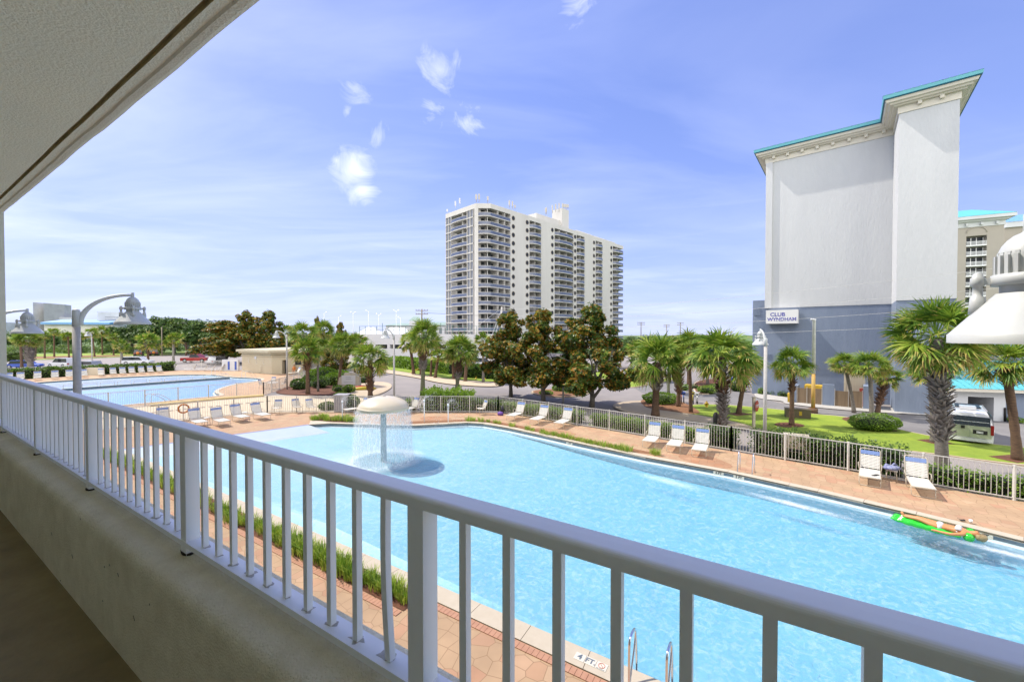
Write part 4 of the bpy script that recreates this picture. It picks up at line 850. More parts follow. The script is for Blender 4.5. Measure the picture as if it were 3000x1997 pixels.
def person(parent_loc, rz, joints, edges, radii, name, label, root, mats_):
    me = bpy.data.meshes.new('person'); me.from_pydata(joints, edges, []); o = bpy.data.objects.new(name, me); COL.objects.link(o)
    o.location = parent_loc; o.rotation_euler = (0, 0, rz); me.materials.append(M[mats_])
    o.modifiers.new('skin', 'SKIN'); sv_ = me.skin_vertices[0].data if me.skin_vertices else None
    if not me.skin_vertices:
        import bmesh as _bm; b_ = _bm.new(); b_.from_mesh(me); b_.verts.layers.skin.verify(); b_.to_mesh(me); b_.free(); sv_ = me.skin_vertices[0].data
    for i, r in enumerate(radii): sv_[i].radius = r if isinstance(r, tuple) else (r, r); sv_[i].use_root = (i == root)
    s_ = o.modifiers.new('sub', 'SUBSURF'); s_.levels = 2; s_.render_levels = 2
    return tag(o, label, 'person')
# local x runs from feet to head, z up, y left
J = [(.86, 0, .10), (1.0, 0, .11), (1.18, 0, .12), (1.32, 0, .115), (1.40, 0, .12), (1.47, 0, .13), (1.56, 0, .135), (1.62, 0, .13),
     (.82, .09, .10), (.42, .12, .13), (.06, .11, .10), (.02, .11, .20), (.82, -.09, .10), (.44, -.03, .16), (.10, .02, .12), (.05, .03, .22),
     (1.33, .16, .11), (1.10, .29, .07), (.90, .33, .06), (.83, .34, .06), (1.33, -.16, .11), (1.10, -.30, .07), (.88, -.30, .06), (.81, -.30, .06)]
E = [(0, 1), (1, 2), (2, 3), (3, 4), (4, 5), (5, 6), (6, 7), (0, 8), (8, 9), (9, 10), (10, 11), (0, 12), (12, 13), (13, 14), (14, 15), (3, 16), (16, 17), (17, 18), (18, 19), (3, 20), (20, 21), (21, 22), (22, 23)]
Rr = [(.14, .10), (.11, .085), (.13, .095), (.12, .085), (.055, .05), (.07, .07), (.085, .085), (.06, .07), (.085, .08), (.055, .055), (.038, .038), (.03, .03), (.085, .08), (.055, .055), (.038, .038), (.03, .03), (.05, .05), (.035, .035), (.026, .026), (.02, .03), (.05, .05), (.035, .035), (.026, .026), (.02, .03)]
for s, k in ((1, 19), (-1, 23)):                                   # five fingers on each hand
    for f in range(5):
        J.append((J[k][0]-.03-(.055 if f else .03), J[k][1]+(f-2)*.016*s, .055)); E.append((k, len(J)-1)); Rr.append((.009, .009))
J.append((1.56, 0, .222)); E.append((6, len(J)-1)); Rr.append((.014, .014))      # nose
base_p = P0+ax*.06-UP*.02-sd*.13
pe = person(base_p, ang, J, E, Rr, 'person', 'tanned person in a white bikini lying face up on the green float', 0, 'skin')
pe.scale = (1.06, 1.22, 1.15)
b = MB(); b.sm = True; b.lathe([(.001, -.10), (.10, -.10), (.155, -.02), (.155, .04), (.10, .10), (.001, .11)], (.86, 0, .10), 16, sx=.62, sy=1.0); b.build('bikini_bottom', 'cloth_white', pe)
b = MB(); 
for s in (-1, 1): b.lathe([(.001, .0), (.07, .0), (.075, .03), (.05, .065), (.001, .075)], (1.22, s*.065, .16), 12)
b.lathe([(.10, 0), (.14, .0), (.14, .03), (.10, .03)], (1.20, 0, .10), 16, sx=.25); b.build('bikini_top', 'cloth_white', pe)
b = MB(); b.lathe([(.001, -.10), (.08, -.09), (.125, -.02), (.10, .06), (.001, .07)], (1.64, 0, .10), 14, sx=1.0, sy=.95)
for v in range(len(b.v)): x, y, z = b.v[v]; k = mnoise.noise((x*22, y*22, z*22))*.03; b.v[v] = (x+k, y+k, z+k*.5)
b.build('hair', 'hair', pe)
b = MB()
for s in (-1, 1): b.lathe([(.001, 0), (.012, .002), (.001, .008)], (1.585, s*.032, .212), 8)
b.lathe([(.001, 0), (.02, .002), (.001, .006)], (1.515, 0, .205), 8, sx=.35); b.build('face_features', 'text_dark', pe)
# seated distant person
g_ = G(862, 1094); J2 = [(0, 0, .5), (0, 0, .7), (.02, 0, .95), (.04, 0, 1.05), (.05, 0, 1.18), (.05, 0, 1.28), (.1, .1, .5), (.45, .12, .5), (.5, .12, .05), (.1, -.1, .5), (.45, -.12, .5), (.5, -.12, .05), (0, .19, .92), (.15, .24, .68), (.35, .2, .6), (0, -.19, .92), (.15, -.24, .68), (.35, -.2, .6)]
E2 = [(0, 1), (1, 2), (2, 3), (3, 4), (4, 5), (0, 6), (6, 7), (7, 8), (0, 9), (9, 10), (10, 11), (2, 12), (12, 13), (13, 14), (2, 15), (15, 16), (16, 17)]
R2 = [.15, .14, .15, .06, .09, .08, .09, .06, .04, .09, .06, .04, .055, .04, .03, .055, .04, .03]
pe2 = person(g_, -1.2, J2, E2, [(r, r) for r in R2], 'person', 'distant person in an orange shirt sitting by the bathhouse', 0, 'skin'); b = MB(); b.sm = True; b.lathe([(.17, .45), (.18, .6), (.17, .75), (.19, .92), (.12, 1.02), (.06, 1.04)], (0, 0, 0), 14, sx=.85, sy=1.05); b.build('shirt', 'orange', pe2); b = MB(); b.lathe([(.09, 1.2), (.11, 1.27), (.09, 1.35), (.02, 1.38)], (.03, 0, 0), 10); b.build('hair', 'hair', pe2)
put(0, at(872, 1098), (-.6, -.8), 'strap lounger beside the orange shirted person at the bathhouse', GR); put(1, tuple(g_)[:2], (math.cos(-1.2), math.sin(-1.2)), 'strap chair under the orange shirted person', 'upright strap chairs')
# ------------------------------------------------------------ text
def text(s, size, m, origin, xdir, ydir, parent=None, name='lettering', ext=.002, bold=0.):
    c = bpy.data.curves.new('t', 'FONT'); c.body = s; c.size = size; c.extrude = ext; c.offset = bold; c.align_x = 'CENTER'; c.align_y = 'CENTER'
    o = bpy.data.objects.new('t', c); COL.objects.link(o); bpy.context.view_layer.update(); dg = bpy.context.evaluated_depsgraph_get(); me = bpy.data.meshes.new_from_object(o.evaluated_get(dg)); bpy.data.objects.remove(o)
    me.materials.clear(); me.materials.append(M[m]); r = bpy.data.objects.new(name, me); COL.objects.link(r); x = Vector(xdir).normalized(); y = Vector(ydir).normalized(); z = x.cross(y)
    r.matrix_world = Matrix.Translation(Vector(origin)) @ Matrix((x, y, z)).transposed().to_4x4()
    if parent: r.parent = parent
    return r
# 4 FT. depth marker on the near coping
r = ray(1723, 1950); k = (H-.03)/-r.z; c = Vector((r.x*k, r.y*k, .030)); cb = 6.76; ca = c.x*dv.x+c.y*dv.y
t = thing('depth_marker', 'cream tiles reading 4 FT. with a red no diving symbol, on the near coping', 'depth marker', B(ca, cb, H-.026))
b = MB()
for i, w_ in ((-1, .19), (0, .19), (1, .19)): b.par(-dv*(i*.20+.095)-nv*.085, -dv*-w_, nv*.17, UP*.005)
b.build('tile', 'tile_cream', t)
text('4', .17, 'text_grey', -dv*-.20+UP*.0055, -dv, nv, t, bold=.004); text('FT.', .15, 'text_grey', UP*.0055, -dv, nv, t, bold=.004)
b = MB(); cc = -dv*.20+UP*.008+nv*.012; b.tube([cc+(-dv*math.cos(a)+nv*math.sin(a))*.055 for a in [2*math.pi*i/20 for i in range(21)]], .005, 5, cap=False); b.tube([cc+(-dv-nv)*-.038, cc+(-dv-nv)*.038], .004, 5); b.build('no_diving_ring', 'text_red', t)
text('NO DIVING', .028, 'text_grey', -dv*.20+UP*.0055-nv*.07, -dv, nv, t)
for (px, py, s, lab) in ((2113, 1384, '4 FT', 'depth letters 4 FT on the tile band left of the far ladder'), (2896, 1557, '6 FT', 'depth letters 6 FT on the tile band right of the float'), (1668, 1299, '3 FT', 'faint depth letters on the tile band below the lounger trio'), (2172, 1400, '5 FT', 'depth letters on the tile band just right of the far ladder foot')):
    # nearest point on the far inner edge
    best = None
    for i in range(2, len(W1)-1):
        a, c = Vector(W1[i]), Vector(W1[i+1])
        for q in range(21):
            p = a.lerp(c, q/20); u = p.x/p.y*F+1500
            if best is None or abs(u-px) < best[0]: best = (abs(u-px), p.copy(), (c-a).normalized())
    p, d_ = best[1], best[2]; d3 = Vector((d_.x, d_.y, 0)); n3 = Vector((d_.y, -d_.x, 0)); 
    if n3.dot(Vector((p.x, p.y, 0))) > 0: n3 = -n3
    xd = UP.cross(n3); b = MB(); o3 = Vector((p.x, p.y, -.105))+n3*.004; b.par(o3-xd*.2-UP*.055, xd*.4, UP*.11, n3*.003); tt = tag(b.build('depth_tile', 'tile_cream'), lab, 'depth marker'); text(s, .13, 'text_dark', o3+n3*.005, xd, UP, tt, bold=.003)
# ------------------------------------------------------------ tall white hotel end wall with sign
dw = Vector((-.7727, .635, 0)).normalized(); nw = Vector((-dw.y, dw.x, 0)); nw = nw if nw.y < 0 else -nw      # along the wall to the left / out of it
Bc = G(2621, 1207); Bc.z = 0; M0 = Bc-nw*4.1
def solve(u, O, d): return (O.x-u*O.y)/(u*d.y-d.x)
sL = solve((2240-1500)/F, M0, dw); sW = solve((2203-1500)/F, M0, dw)
tR = solve((2801-1500)/F, Bc, -dw)
zc = PY(2606, 890, M0.y).z; zb = PY(2240, 481, (M0+dw*sL).y).z
print('wyndham sL', sL, 'sW', sW, 'tR', tR, 'zc', zc, 'zb', zb)
t = thing('hotel_tower', 'tall white and blue hotel end wall with a teal roof edge', 'building')
D_ = 16
def wallblock(o, d, l_, dep, z0, z1, nm, m_, dz=0): b_ = MB(); b_.par(o+UP*z0, d*l_, -nw*dep, UP*(z1-z0)); return b_.build(nm, m_, t)
wallblock(M0, dw, sL, D_, zc, zb+1.2, 'wall', 'wyndham_white'); wallblock(M0-nw*.05, dw, sL, D_-.1, 0, zc, 'wall_base', 'wyndham_blue')
wallblock(Bc, -dw, tR, 9, zc, zb+1.2, 'wall', 'wyndham_white'); wallblock(Bc-nw*.05+dw*-.0, -dw, tR, 9, 0, zc, 'wall_base', 'wyndham_blue')
wallblock(M0+dw*.0-nw*.3, -dw, tR, 8, 0, zb+1.2, 'wall', 'wyndham_white')
wallblock(M0+nw*.16+dw*(sL-.55), dw, .55, .2, zc, zb, 'corner_pilaster', 'wyndham_white')
wallblock(M0+dw*sL-nw*.3, dw, sW-sL, 6, 0, PY(2215, 880, (M0+dw*sW).y).z, 'side_wing', 'wyndham_blue')
wallblock(M0+dw*(sL+.01)-nw*.9, dw, (sW-sL)*.4, 5, 0, PY(2235, 915, (M0+dw*sW).y).z+.5, 'side_wing', 'far_white')
# stepped cornice around the eave: main wall, step, front block
path = [M0+dw*(sL)-nw*8, M0+dw*sL, M0+Vector((0, 0, 0)), Bc, Bc-dw*tR, Bc-dw*tR-nw*8]
def cornice(w0, z0, w1, z1, nm, m_):
    b_ = MB(); P = path; n = len(P); pr = []
    for i in range(n):
        a = (P[i]-P[i-1]).normalized() if i else (P[1]-P[0]).normalized(); c = (P[i+1]-P[i]).normalized() if i < n-1 else a
        na = Vector((a.y, -a.x, 0)); nc = Vector((c.y, -c.x, 0)); 
        if i == 0: na = nc
        m_v = (na+nc); m_v = m_v/ max(.01, m_v.length_squared)*2; pr.append(m_v)
    sgn = 1 if pr[1].dot(nw) > 0 else -1
    vs = []
    for i in range(n):
        q = pr[i]*sgn; vs += [P[i]+UP*z0+q*0-q*.1, P[i]+q*w0+UP*z0, P[i]+q*w1+UP*z1, P[i]-q*.1+UP*z1]
    fs = []
    for i in range(n-1):
        for k in range(3): fs.append((i*4+k, i*4+k+1, i*4+4+k+1, i*4+4+k))
    b_.add(vs, fs); return b_.build(nm, m_, t)
zz = zb
for (w0, z0, w1, z1, nm, m_) in ((.07, 0, .07, .52, 'cornice_band', 'wyndham_trim'), (.30, .50, .36, .62, 'cornice_step', 'wyndham_trim'), (.52, .60, .60, .76, 'cornice_step', 'wyndham_trim'), (.72, .74, .80, .94, 'cornice_step', 'wyndham_trim'), (.86, .93, .90, 1.01, 'roof_fascia', 'roof_edge'), (.90, 1.00, .93, 1.24, 'roof_edge_trim', 'roof_teal')):
    cornice(w0, zz+z0, w1, zz+z1, nm, m_)
# blocks under the cornice
def bracket(p): b_ = MB(); b_.par(p+dw*-.11+UP*(zb+.28), dw*.22, nw*.30, UP*.23); b_.build('cornice_block', 'wyndham_trim', t)
for k in range(8): bracket(M0+dw*(sL*(.07+k*.123)))
for k in range(2): bracket(Bc-dw*tR*(.35+.36*k))
bracket(M0+nw*1.3-dw*.01)
# teal standing seam roof sloping back from the eave
b = MB(); e = .95
O1, O2 = M0+dw*(sL+e)+nw*e, M0+dw*e*.9+nw*e; O3, O4 = Bc+dw*e+nw*e, Bc-dw*(tR+e)+nw*e
zr_ = zb+1.235; rise = 1.05; bk = 3.2
def slope(a, c): b.add([a+UP*zr_, c+UP*zr_, c-nw*bk+UP*(zr_+rise), a-nw*bk+UP*(zr_+rise)], [(0, 1, 2, 3)])
b.add([O1+UP*zr_, O2+UP*zr_, O2-nw*bk+UP*(zr_+rise), O1-dw*bk-nw*bk+UP*(zr_+rise)], [(0, 1, 2, 3)]); b.add([O3+UP*zr_, O4+UP*zr_, O4+dw*bk*.9-nw*bk+UP*(zr_+rise), O3-dw*.5-nw*bk+UP*(zr_+rise)], [(0, 1, 2, 3)]); b.add([O3+UP*zr_, O2+UP*zr_, O2-dw*2-nw*1+UP*(zr_+rise), O3-dw*.5-nw*bk+UP*(zr_+rise)], [(0, 1, 2, 3)])
for k in range(22):
    a = O2+dw*(k*.46)
    if k*.46 < (O1-O2).length-.3: b.par(a+UP*(zr_+.0), dw*.03, -nw*bk+UP*rise, UP*.05)
for k in range(10):
    a = O3-dw*(.2+k*.46); b.par(a+UP*zr_, dw*.03, -nw*bk+UP*rise, UP*.05)
b.build('roof', 'roof_teal', t)
# louvred vents and sign
for px, py, w_, h_ in ((2217, 925, .55, .8), (2213, 1120, .7, .75), (2232, 1052, .5, .55)):
    p = PY(px, py, (M0+dw*sW).y+.4); p = M0+dw*solve((px-1500)/F, M0, dw)-nw*.29+UP*PY(px, py, (M0+dw*sW).y).z if px < 2220 else M0+dw*solve((px-1500)/F, M0, dw)+nw*.02+UP*PY(px, py, (M0+dw*sL).y).z
    if px > 2220: p = M0+dw*(sL-.35)+UP*p.z-nw*.05
    b = MB(); b.par(p-dw*w_/2, dw*w_, nw*.02, UP*h_)
    for k in range(7): b.par(p-dw*(w_/2-.03)+UP*(.04+k*(h_-.06)/7), dw*(w_-.06), nw*.05, UP*(h_-.1)/14)
    b.build('louvre_vent', 'wyndham_blue', t)
Ym = (M0+dw*(sL*.85)).y; 
def wp(px, py, off=0.): s = solve((px-1500)/F, M0+nw*off, dw); q = M0+nw*off+dw*s; return Vector((q.x, q.y, PY(px, py, q.y).z))
sg = thing('hotel_sign', 'white box sign reading CLUB WYNDHAM in dark blue on the blue wall', 'sign')
a, c = wp(2243.5, 948, .9), wp(2337.5, 948, .9); tl = wp(2243.5, 909, .9).z; w_ = (a-c).length
b = MB(); b.par(Vector((c.x, c.y, a.z)), dw*w_, -nw*.88, UP*(tl-a.z)); b.build('sign_panel', 'sign_panel', sg); hh = tl-a.z; cx = (a+c)/2; cx.z = a.z
text('CLUB', hh*.38, 'sign_blue', cx+nw*.006+UP*hh*.655+dw*w_*.13, -dw, UP, sg, bold=.008); text('WYNDHAM', hh*.335, 'sign_blue', cx+nw*.006+UP*hh*.30-dw*w_*.0, -dw, UP, sg, bold=.010)
b = MB(); b.par(cx+nw*.001+dw*w_*.20+UP*hh*.215, -dw*w_*.68+UP*hh*.05, nw*.010, UP*.012); b.build('letter_gap', 'sign_panel', sg)
# trash enclosure and gates below the wall
e0_, e1_ = G(2320, 1179), G(2550, 1200); de = (e1_-e0_); le = de.length; de = de.normalized(); ne = Vector((de.y, -de.x, 0)); ne = ne if ne.y < 0 else -ne
te = thing('bin_enclosure', 'blue walled bin enclosure with brown mesh gates at the hotel foot', 'enclosure')
def eseg(p0, p1, h0, nm, m_, dep=.2, off=0.): 
    b_ = MB(); a_ = G(p0, 1179+(p0-2320)*21/230.); s0 = solve((p0-1500)/F, e0_, de); s1 = solve((p1-1500)/F, e0_, de); b_.par(e0_+de*s0+ne*off+UP*.04, de*(s1-s0), -ne*dep, UP*h0); return b_.build(nm, m_, te)
eseg(2320, 2335, 1.35, 'wall', 'wyndham_blue', 2.2); eseg(2411, 2446, 1.72, 'wall', 'wyndham_blue', .25); eseg(2531, 2550, 1.75, 'wall', 'wyndham_blue', 2.2)
for p0, p1, h0 in ((2335, 2365, 1.28), (2366, 2410, 1.3), (2447, 2487, 1.25), (2488, 2529, 1.32)): eseg(p0, p1, h0, 'gate', 'brown_mesh', .03, -.04)
for p0 in (2336, 2365, 2409, 2447, 2487, 2528): eseg(p0, p0+1.5, 1.42, 'gate_post', 'pole_concrete', .06, .01)
s0 = solve((2358-1500)/F, e0_-ne*1.6, de); b = MB(); b.par(e0_-ne*1.6+de*s0, de*1.6, -ne*1.2, UP*1.42); tag(b.build('skip_bin', 'yellow_paint'), 'yellow skip bin behind the left mesh gate', 'bin')
s0 = solve((2474-1500)/F, e0_-ne*1.8, de); b = MB(); b.par(e0_-ne*1.8+de*s0, de*1.35, -ne*.4, UP*2.9)
for k in range(8): b.par(e0_-ne*1.78+de*(s0+.05+k*.165), de*.03, ne*.03, UP*2.85)
tag(b.build('shutter_door', 'frame_cream'), 'tall cream slatted shutter behind the right mesh gate', 'door')
s0 = solve((2520-1500)/F, e0_-ne*.9, de); b = MB(); b.par(e0_-ne*.9+de*s0, de*.5, -ne*.4, UP*1.5); tag(b.build('red_valve_box', 'red_sign'), 'small red equipment behind the right mesh gate', 'box')
b = MB(); g_ = G(2310.5, 1179); b.lathe([(.085, 0), (.085, .80), (.06, .86), (.01, .88)], n=12); tag(b.build('bollard', 'yellow_paint', None, g_), 'yellow bollard at the left end of the bin enclosure', 'bollard')
# annex with turquoise roof and dark doorway
an = thing('garage_annex', 'low white annex with turquoise metal roof and open dark doorway', 'building')
ad = Vector((.96, -.28, 0)).normalized(); an_n = Vector((ad.y, -ad.x, 0)); an_n = an_n if an_n.y < 0 else -an_n; A_ = G(2796, 1227); zt = PY(2796, 1143, A_.y).z
def apx(px, O=A_): return solve((px-1500)/F, O, ad)
s_d0, s_d1 = apx(2839), apx(2915)
def abox(s0, s1, z0, z1, dep, nm, m_, off=0.): b_ = MB(); b_.par(A_+ad*s0+an_n*off+UP*z0, ad*(s1-s0), -an_n*dep, UP*(z1-z0)); return b_.build(nm, m_, an)
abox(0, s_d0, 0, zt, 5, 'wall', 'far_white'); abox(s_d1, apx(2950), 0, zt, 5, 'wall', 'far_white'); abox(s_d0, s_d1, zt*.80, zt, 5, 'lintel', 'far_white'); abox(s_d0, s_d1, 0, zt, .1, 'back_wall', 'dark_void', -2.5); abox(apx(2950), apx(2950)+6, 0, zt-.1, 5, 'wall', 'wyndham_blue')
abox(-.5, 14, zt-.02, zt+.20, .5, 'eave', 'wyndham_trim', .45)
b = MB(); p0 = A_+ad*-.7+an_n*.5+UP*(zt+.20); b.add([p0, p0+ad*15, p0+ad*15-an_n*4+UP*1.7, p0+ad*3.2-an_n*4+UP*1.7], [(0, 1, 2, 3)])
for k in range(36): b.par(p0+ad*(.3+k*.4), ad*.03, (-an_n*4+UP*1.7)*min(1, (.3+k*.4)/3.2), UP*.05)
b.build('roof', 'roof_teal', an)
b = MB(); g_ = G(2944, 1234); b.lathe([(.06, 0), (.06, .9), (.02, .93)], n=10); tag(b.build('bollard', 'rubber', None, g_), 'thin black bollard by the annex doorway', 'bollard')
b = MB(); p = A_+ad*14+UP*0; q = solve((3050-1500)/F, A_-an_n*5, ad); b.par(A_-an_n*5+ad*2, ad*25, -an_n*6, UP*(zt+4)); tag(b.build('blue_wing', 'wyndham_blue'), 'dark blue hotel wing behind the turquoise annex roof', 'building')
# ------------------------------------------------------------ second, beige hotel block behind
t = thing('beige_hotel', 'beige hotel block with a turquoise hip roof and stacked balconies', 'building')
K = PY(2936, 980, 112); K.z = 0; fd = Vector((-.89, .45, 0)).normalized(); fn = Vector((fd.y, -fd.x, 0)); fn = fn if fn.y < 0 else -fn
ztop = PY(2936, 646, 112).z
def kp(px): return solve((px-1500)/F, K, fd)
b = MB(); s1, s2 = kp(2886), kp(2826); L_ = kp(2798)+14
b.par(K, fd*s1, -fn*14, UP*ztop); b.par(K+fd*s2, fd*(L_-s2), -fn*14, UP*ztop); b.par(K+fd*s1+UP*(PY(2886, 690, (K+fd*s1).y).z+.2), fd*(s2-s1), -fn*14, UP*(ztop-PY(2886, 690, (K+fd*s1).y).z-.2)); b.par(K+fd*s1-fn*2, fd*(s2-s1), -fn*.3, UP*ztop); b.build('wall', 'beige_wall', t)
arch = MB(); ac_ = K+fd*((s1+s2)/2)+fn*.05; zc_ = PY(2856, 690, ac_.y).z+.8; ra = (s2-s1)*.5; arch.tube([ac_+fd*math.cos(a)*ra+UP*(zc_+math.sin(a)*ra*.8) for a in [math.pi*i/14 for i in range(15)]], .15, 6); arch.build('window_arch', 'beige_wall', t)
z_ = PY(2856, 690, ac_.y).z; k = 0
step_ = 29.7/F*ac_.y; r_b = None
while z_ > 4 and k < 13:
    b = MB(); b.par(K+fd*s1-fn*1.7+UP*(z_-step_*.95), fd*(s2-s1), -fn*.05, UP*step_*.85); w1_ = b.build('window', 'glass_dark', t); w1_.parent = t
    b = MB(); 
    for q in (0, .33, .60, .97): b.par(K+fd*(s1+(s2-s1)*q)-fn*1.6+UP*(z_-step_*.95), fd*.16, -fn*.06, UP*step_*.85)
    b.build('window_frame', 'white_plain', w1_)
    b = MB(); b.par(K+fd*s1+UP*(z_-step_), fd*(s2-s1), -fn*1.8, UP*.28)
    for q in range(26): b.par(K+fd*(s1+(s2-s1)*q/25.)+UP*(z_-step_+.28), fd*.05, -fn*.05, UP*.95)
    b.par(K+fd*s1+UP*(z_-step_+1.2), fd*(s2-s1), -fn*.08, UP*.09); b.build('balcony', 'white_plain', t); z_ -= step_; k += 1
for i, (w_, z0, z1) in enumerate(((.2, -.2, 1.2), (.9, 1.2, 1.7), (1.7, 1.7, 2.6))):
    b = MB(); b.par(K-fd*w_+fn*w_+UP*(ztop+z0-.9), fd*(L_+w_), -fn*(14+2*w_), UP*(z1-z0)); b.build('cornice', 'far_white', t)
zq = ztop+1.7; b = MB(); c0 = K-fd*1.8+fn*1.8+UP*zq; c1 = c0+fd*(L_+2); c2 = c1-fn*18; c3 = c0-fn*18; ap = PY(2847, 614.5, 118); b.add([c0, c1, c2, c3, ap, ap+fd*14], [(0, 1, 5, 4), (3, 0, 4), (2, 3, 4, 5), (1, 2, 5)]); b.build('roof', 'roof_teal', t)
for k in range(6): b = MB(); b.par(K+fd*(1.3+k*3.0)+fn*.2+UP*(ztop-.75), fd*.5, fn*.55, UP*.7); b.build('cornice_block', 'far_white', t)
t = thing('beige_hotel_wing', 'lower beige wing with a blue roof right of the beige block', 'building'); O = PY(2937, 980, 122); O.z = 0; zz2 = PY(2960, 668, 122).z
b = MB(); b.par(O, -fd*30, -fn*10, UP*zz2); b.build('wall', 'beige_wall', t); b = MB(); b.par(O+fn*.6+UP*zz2, -fd*30, -fn*11, UP*1.6); b.build('cornice', 'far_white', t); b = MB(); c0 = O+fn*.8+UP*(zz2+1.6); b.add([c0, c0-fd*30, c0-fd*30-fn*6+UP*3, c0-fn*6+UP*3], [(0, 1, 2, 3)]); b.build('roof', 'roof_blue', t)
# ------------------------------------------------------------ apartment tower
t = thing('apartment_tower', 'white sixteen storey apartment tower with stacked blue railed balconies', 'building')
Dp = PY(1437.7, 980, 127); Dp.z = 0; Ap = PY(1393, 980, 127); Ap.z = 0; fw = Vector((.69, .7237, 0)); fo = Vector((fw.y, -fw.x, 0)); sd_ = Vector((-11.1, 11.3, 0)).normalized(); so_ = Vector((-sd_.y, sd_.x, 0)); so_ = so_ if so_.y < 0 else -so_
lsd = solve((1306-1500)/F, Ap, sd_); ZT = 46.6; FH = 2.75; Z0 = 42.8
def tt_(px): return solve((px-1500)/F, Dp, fw)
R6 = lambda x: x/3.41+1250
segs = [(0, tt_(R6(838)), 'bay'), (tt_(R6(838)), tt_(R6(1027)), 'wall'), (tt_(R6(1027)), tt_(R6(1143)), 'bay'), (tt_(R6(1143)), tt_(R6(1277)), 'wall'), (tt_(R6(1277)), tt_(R6(1465)), 'bay'), (tt_(R6(1465)), tt_(R6(1497)), 'wall'), (tt_(R6(1497)), tt_(R6(1575)), 'bay'), (tt_(R6(1575)), tt_(R6(1686)), 'wall'), (tt_(R6(1686)), tt_(R6(1752)), 'bay'), (tt_(R6(1752)), tt_(R6(1857)), 'wall'), (tt_(R6(1857)), tt_(R6(1962)), 'bay')]
core = MB(); E_ = Dp+fw*segs[-1][1]; P_ = [tuple(p)[:2] for p in (Ap-so_*2.2+Vector((1, 1, 0)), Dp-fo*2.4, E_-fo*2.4, E_-fo*18, Ap+sd_*lsd-so_*2.2, )]
core.prism(P_, 0, ZT-.4); core.build('core_wall', 'tower_white', t)
par_ = MB(); PT = [tuple(p)[:2] for p in (Ap, Dp, E_, E_-fo*18, Ap+sd_*lsd)]; par_.prism(PT, ZT-1.5, ZT); par_.build('parapet', 'tower_white', t)
for s0, s1, kd in segs:
    if kd == 'wall': b = MB(); b.par(Dp+fw*s0, fw*(s1-s0), -fo*2.6, UP*(ZT-1.5)); b.build('wall', 'tower_white', t)
# balconies: one mesh per bay, copied down the storeys
nb_ = 15
def bay(O, d, o_, l_, name, bow, splits, rng):
    random.seed(rng); sl_ = MB(); sl_.par(O+UP*-.22, d*l_, -o_*2.6, UP*.22); 
    if bow > 0:
        n = 6
        for i in range(n):
            a0, a1 = i/n, (i+1)/n; w0, w1 = bow*math.sin(math.pi*min(1, max(0, a0*1.0)))**.5, bow*math.sin(math.pi*a1)**.5 if a1 < 1 else 0
            sl_.add([O+d*l_*a0, O+d*l_*a1, O+d*l_*a1+o_*w1, O+d*l_*a0+o_*w0, O+d*l_*a0-UP*.22, O+d*l_*a1-UP*.22, O+d*l_*a1+o_*w1-UP*.22, O+d*l_*a0+o_*w0-UP*.22], [(0, 1, 2, 3), (7, 6, 5, 4), (3, 2, 6, 7)])
    for q in splits: sl_.par(O+d*(l_*q)-o_*2.5, d*.18, o_*2.3, UP*(FH-.2))
    slm = sl_.mesh('balcony', 'tower_white')
    r = MB(); r2 = MB(); n = 6
    for i in range(n):
        a0, a1 = i/n, (i+1)/n; w0 = bow*math.sin(math.pi*a0)**.5 if 0 < a0 < 1 else 0; w1 = bow*math.sin(math.pi*a1)**.5 if 0 < a1 < 1 else 0
        p0, p1 = O+d*l_*a0+o_*(w0-.06), O+d*l_*a1+o_*(w1-.06); r.par(p0+UP*.05, p1-p0, -o_*.04, UP*.85); r2.par(p0+UP*.92, p1-p0, -o_*.10, UP*.09)
    rm, rm2 = r.mesh('railing', 'glass_blue'), r2.mesh('railing_cap', 'tower_white')
    g = MB(); edges = [0]+list(splits)+[1]
    for i in range(len(edges)-1):
        a0, a1 = edges[i], edges[i+1]; wd = (a1-a0)*l_
        g.par(O+d*(l_*a0+wd*.06)-o_*2.36, d*wd*.46, -o_*.03, UP*2.4); g.par(O+d*(l_*a0+wd*.55)-o_*2.36, d*wd*.40, -o_*.03, UP*2.35)
    gm = [g.mesh('glass_door', 'glass_dark'), g.mesh('glass_door', 'curtain')]
    for k in range(nb_):
        z = Z0-FH*k-.0; o1 = inst(slm, name, t, (0, 0, z)); inst(rm, 'railing', o1); inst(rm2, 'railing_cap', o1); inst(gm[0 if random.random() < .75 else 1], 'glass_door', o1)
bays = [s for s in segs if s[2] == 'bay']
bay(Dp, fw, fo, bays[0][1], 'balcony', .0, (.38, .72), 1)
dch = (Dp-Ap); lch = dch.length; dch = dch.normalized(); och = Vector((dch.y, -dch.x, 0)); 
bay(Dp+fw*bays[1][0], fw, fo, bays[1][1]-bays[1][0], 'balcony', 1.1, (.5,), 2); bay(Dp+fw*bays[2][0], fw, fo, bays[2][1]-bays[2][0], 'balcony', 1.1, (.28, .64), 3); bay(Dp+fw*bays[3][0], fw, fo, bays[3][1]-bays[3][0], 'balcony', 1.0, (.5,), 4); bay(Dp+fw*bays[4][0], fw, fo, bays[4][1]-bays[4][0], 'balcony', 1.0, (.5,), 5); bay(Dp+fw*bays[5][0], fw, fo, bays[5][1]-bays[5][0], 'balcony', 1.2, (.45,), 6)
pier = solve((R6(487)-1500)/F, Ap, dch)
bay(Ap+dch*.9, dch, och if och.y < 0 else -och, lch-.9, 'corner_balcony', .5, (.7,), 7)
b = MB(); b.par(Ap, dch*.9, -(och if och.y < 0 else -och)*2.6, UP*(ZT-1.5)); b.par(Ap, sd_*.5, -so_*2.3, UP*(ZT-1.5)); b.build('corner_pier', 'tower_white', t)
def sp_(px): return solve((px-1500)/F, Ap, sd_)
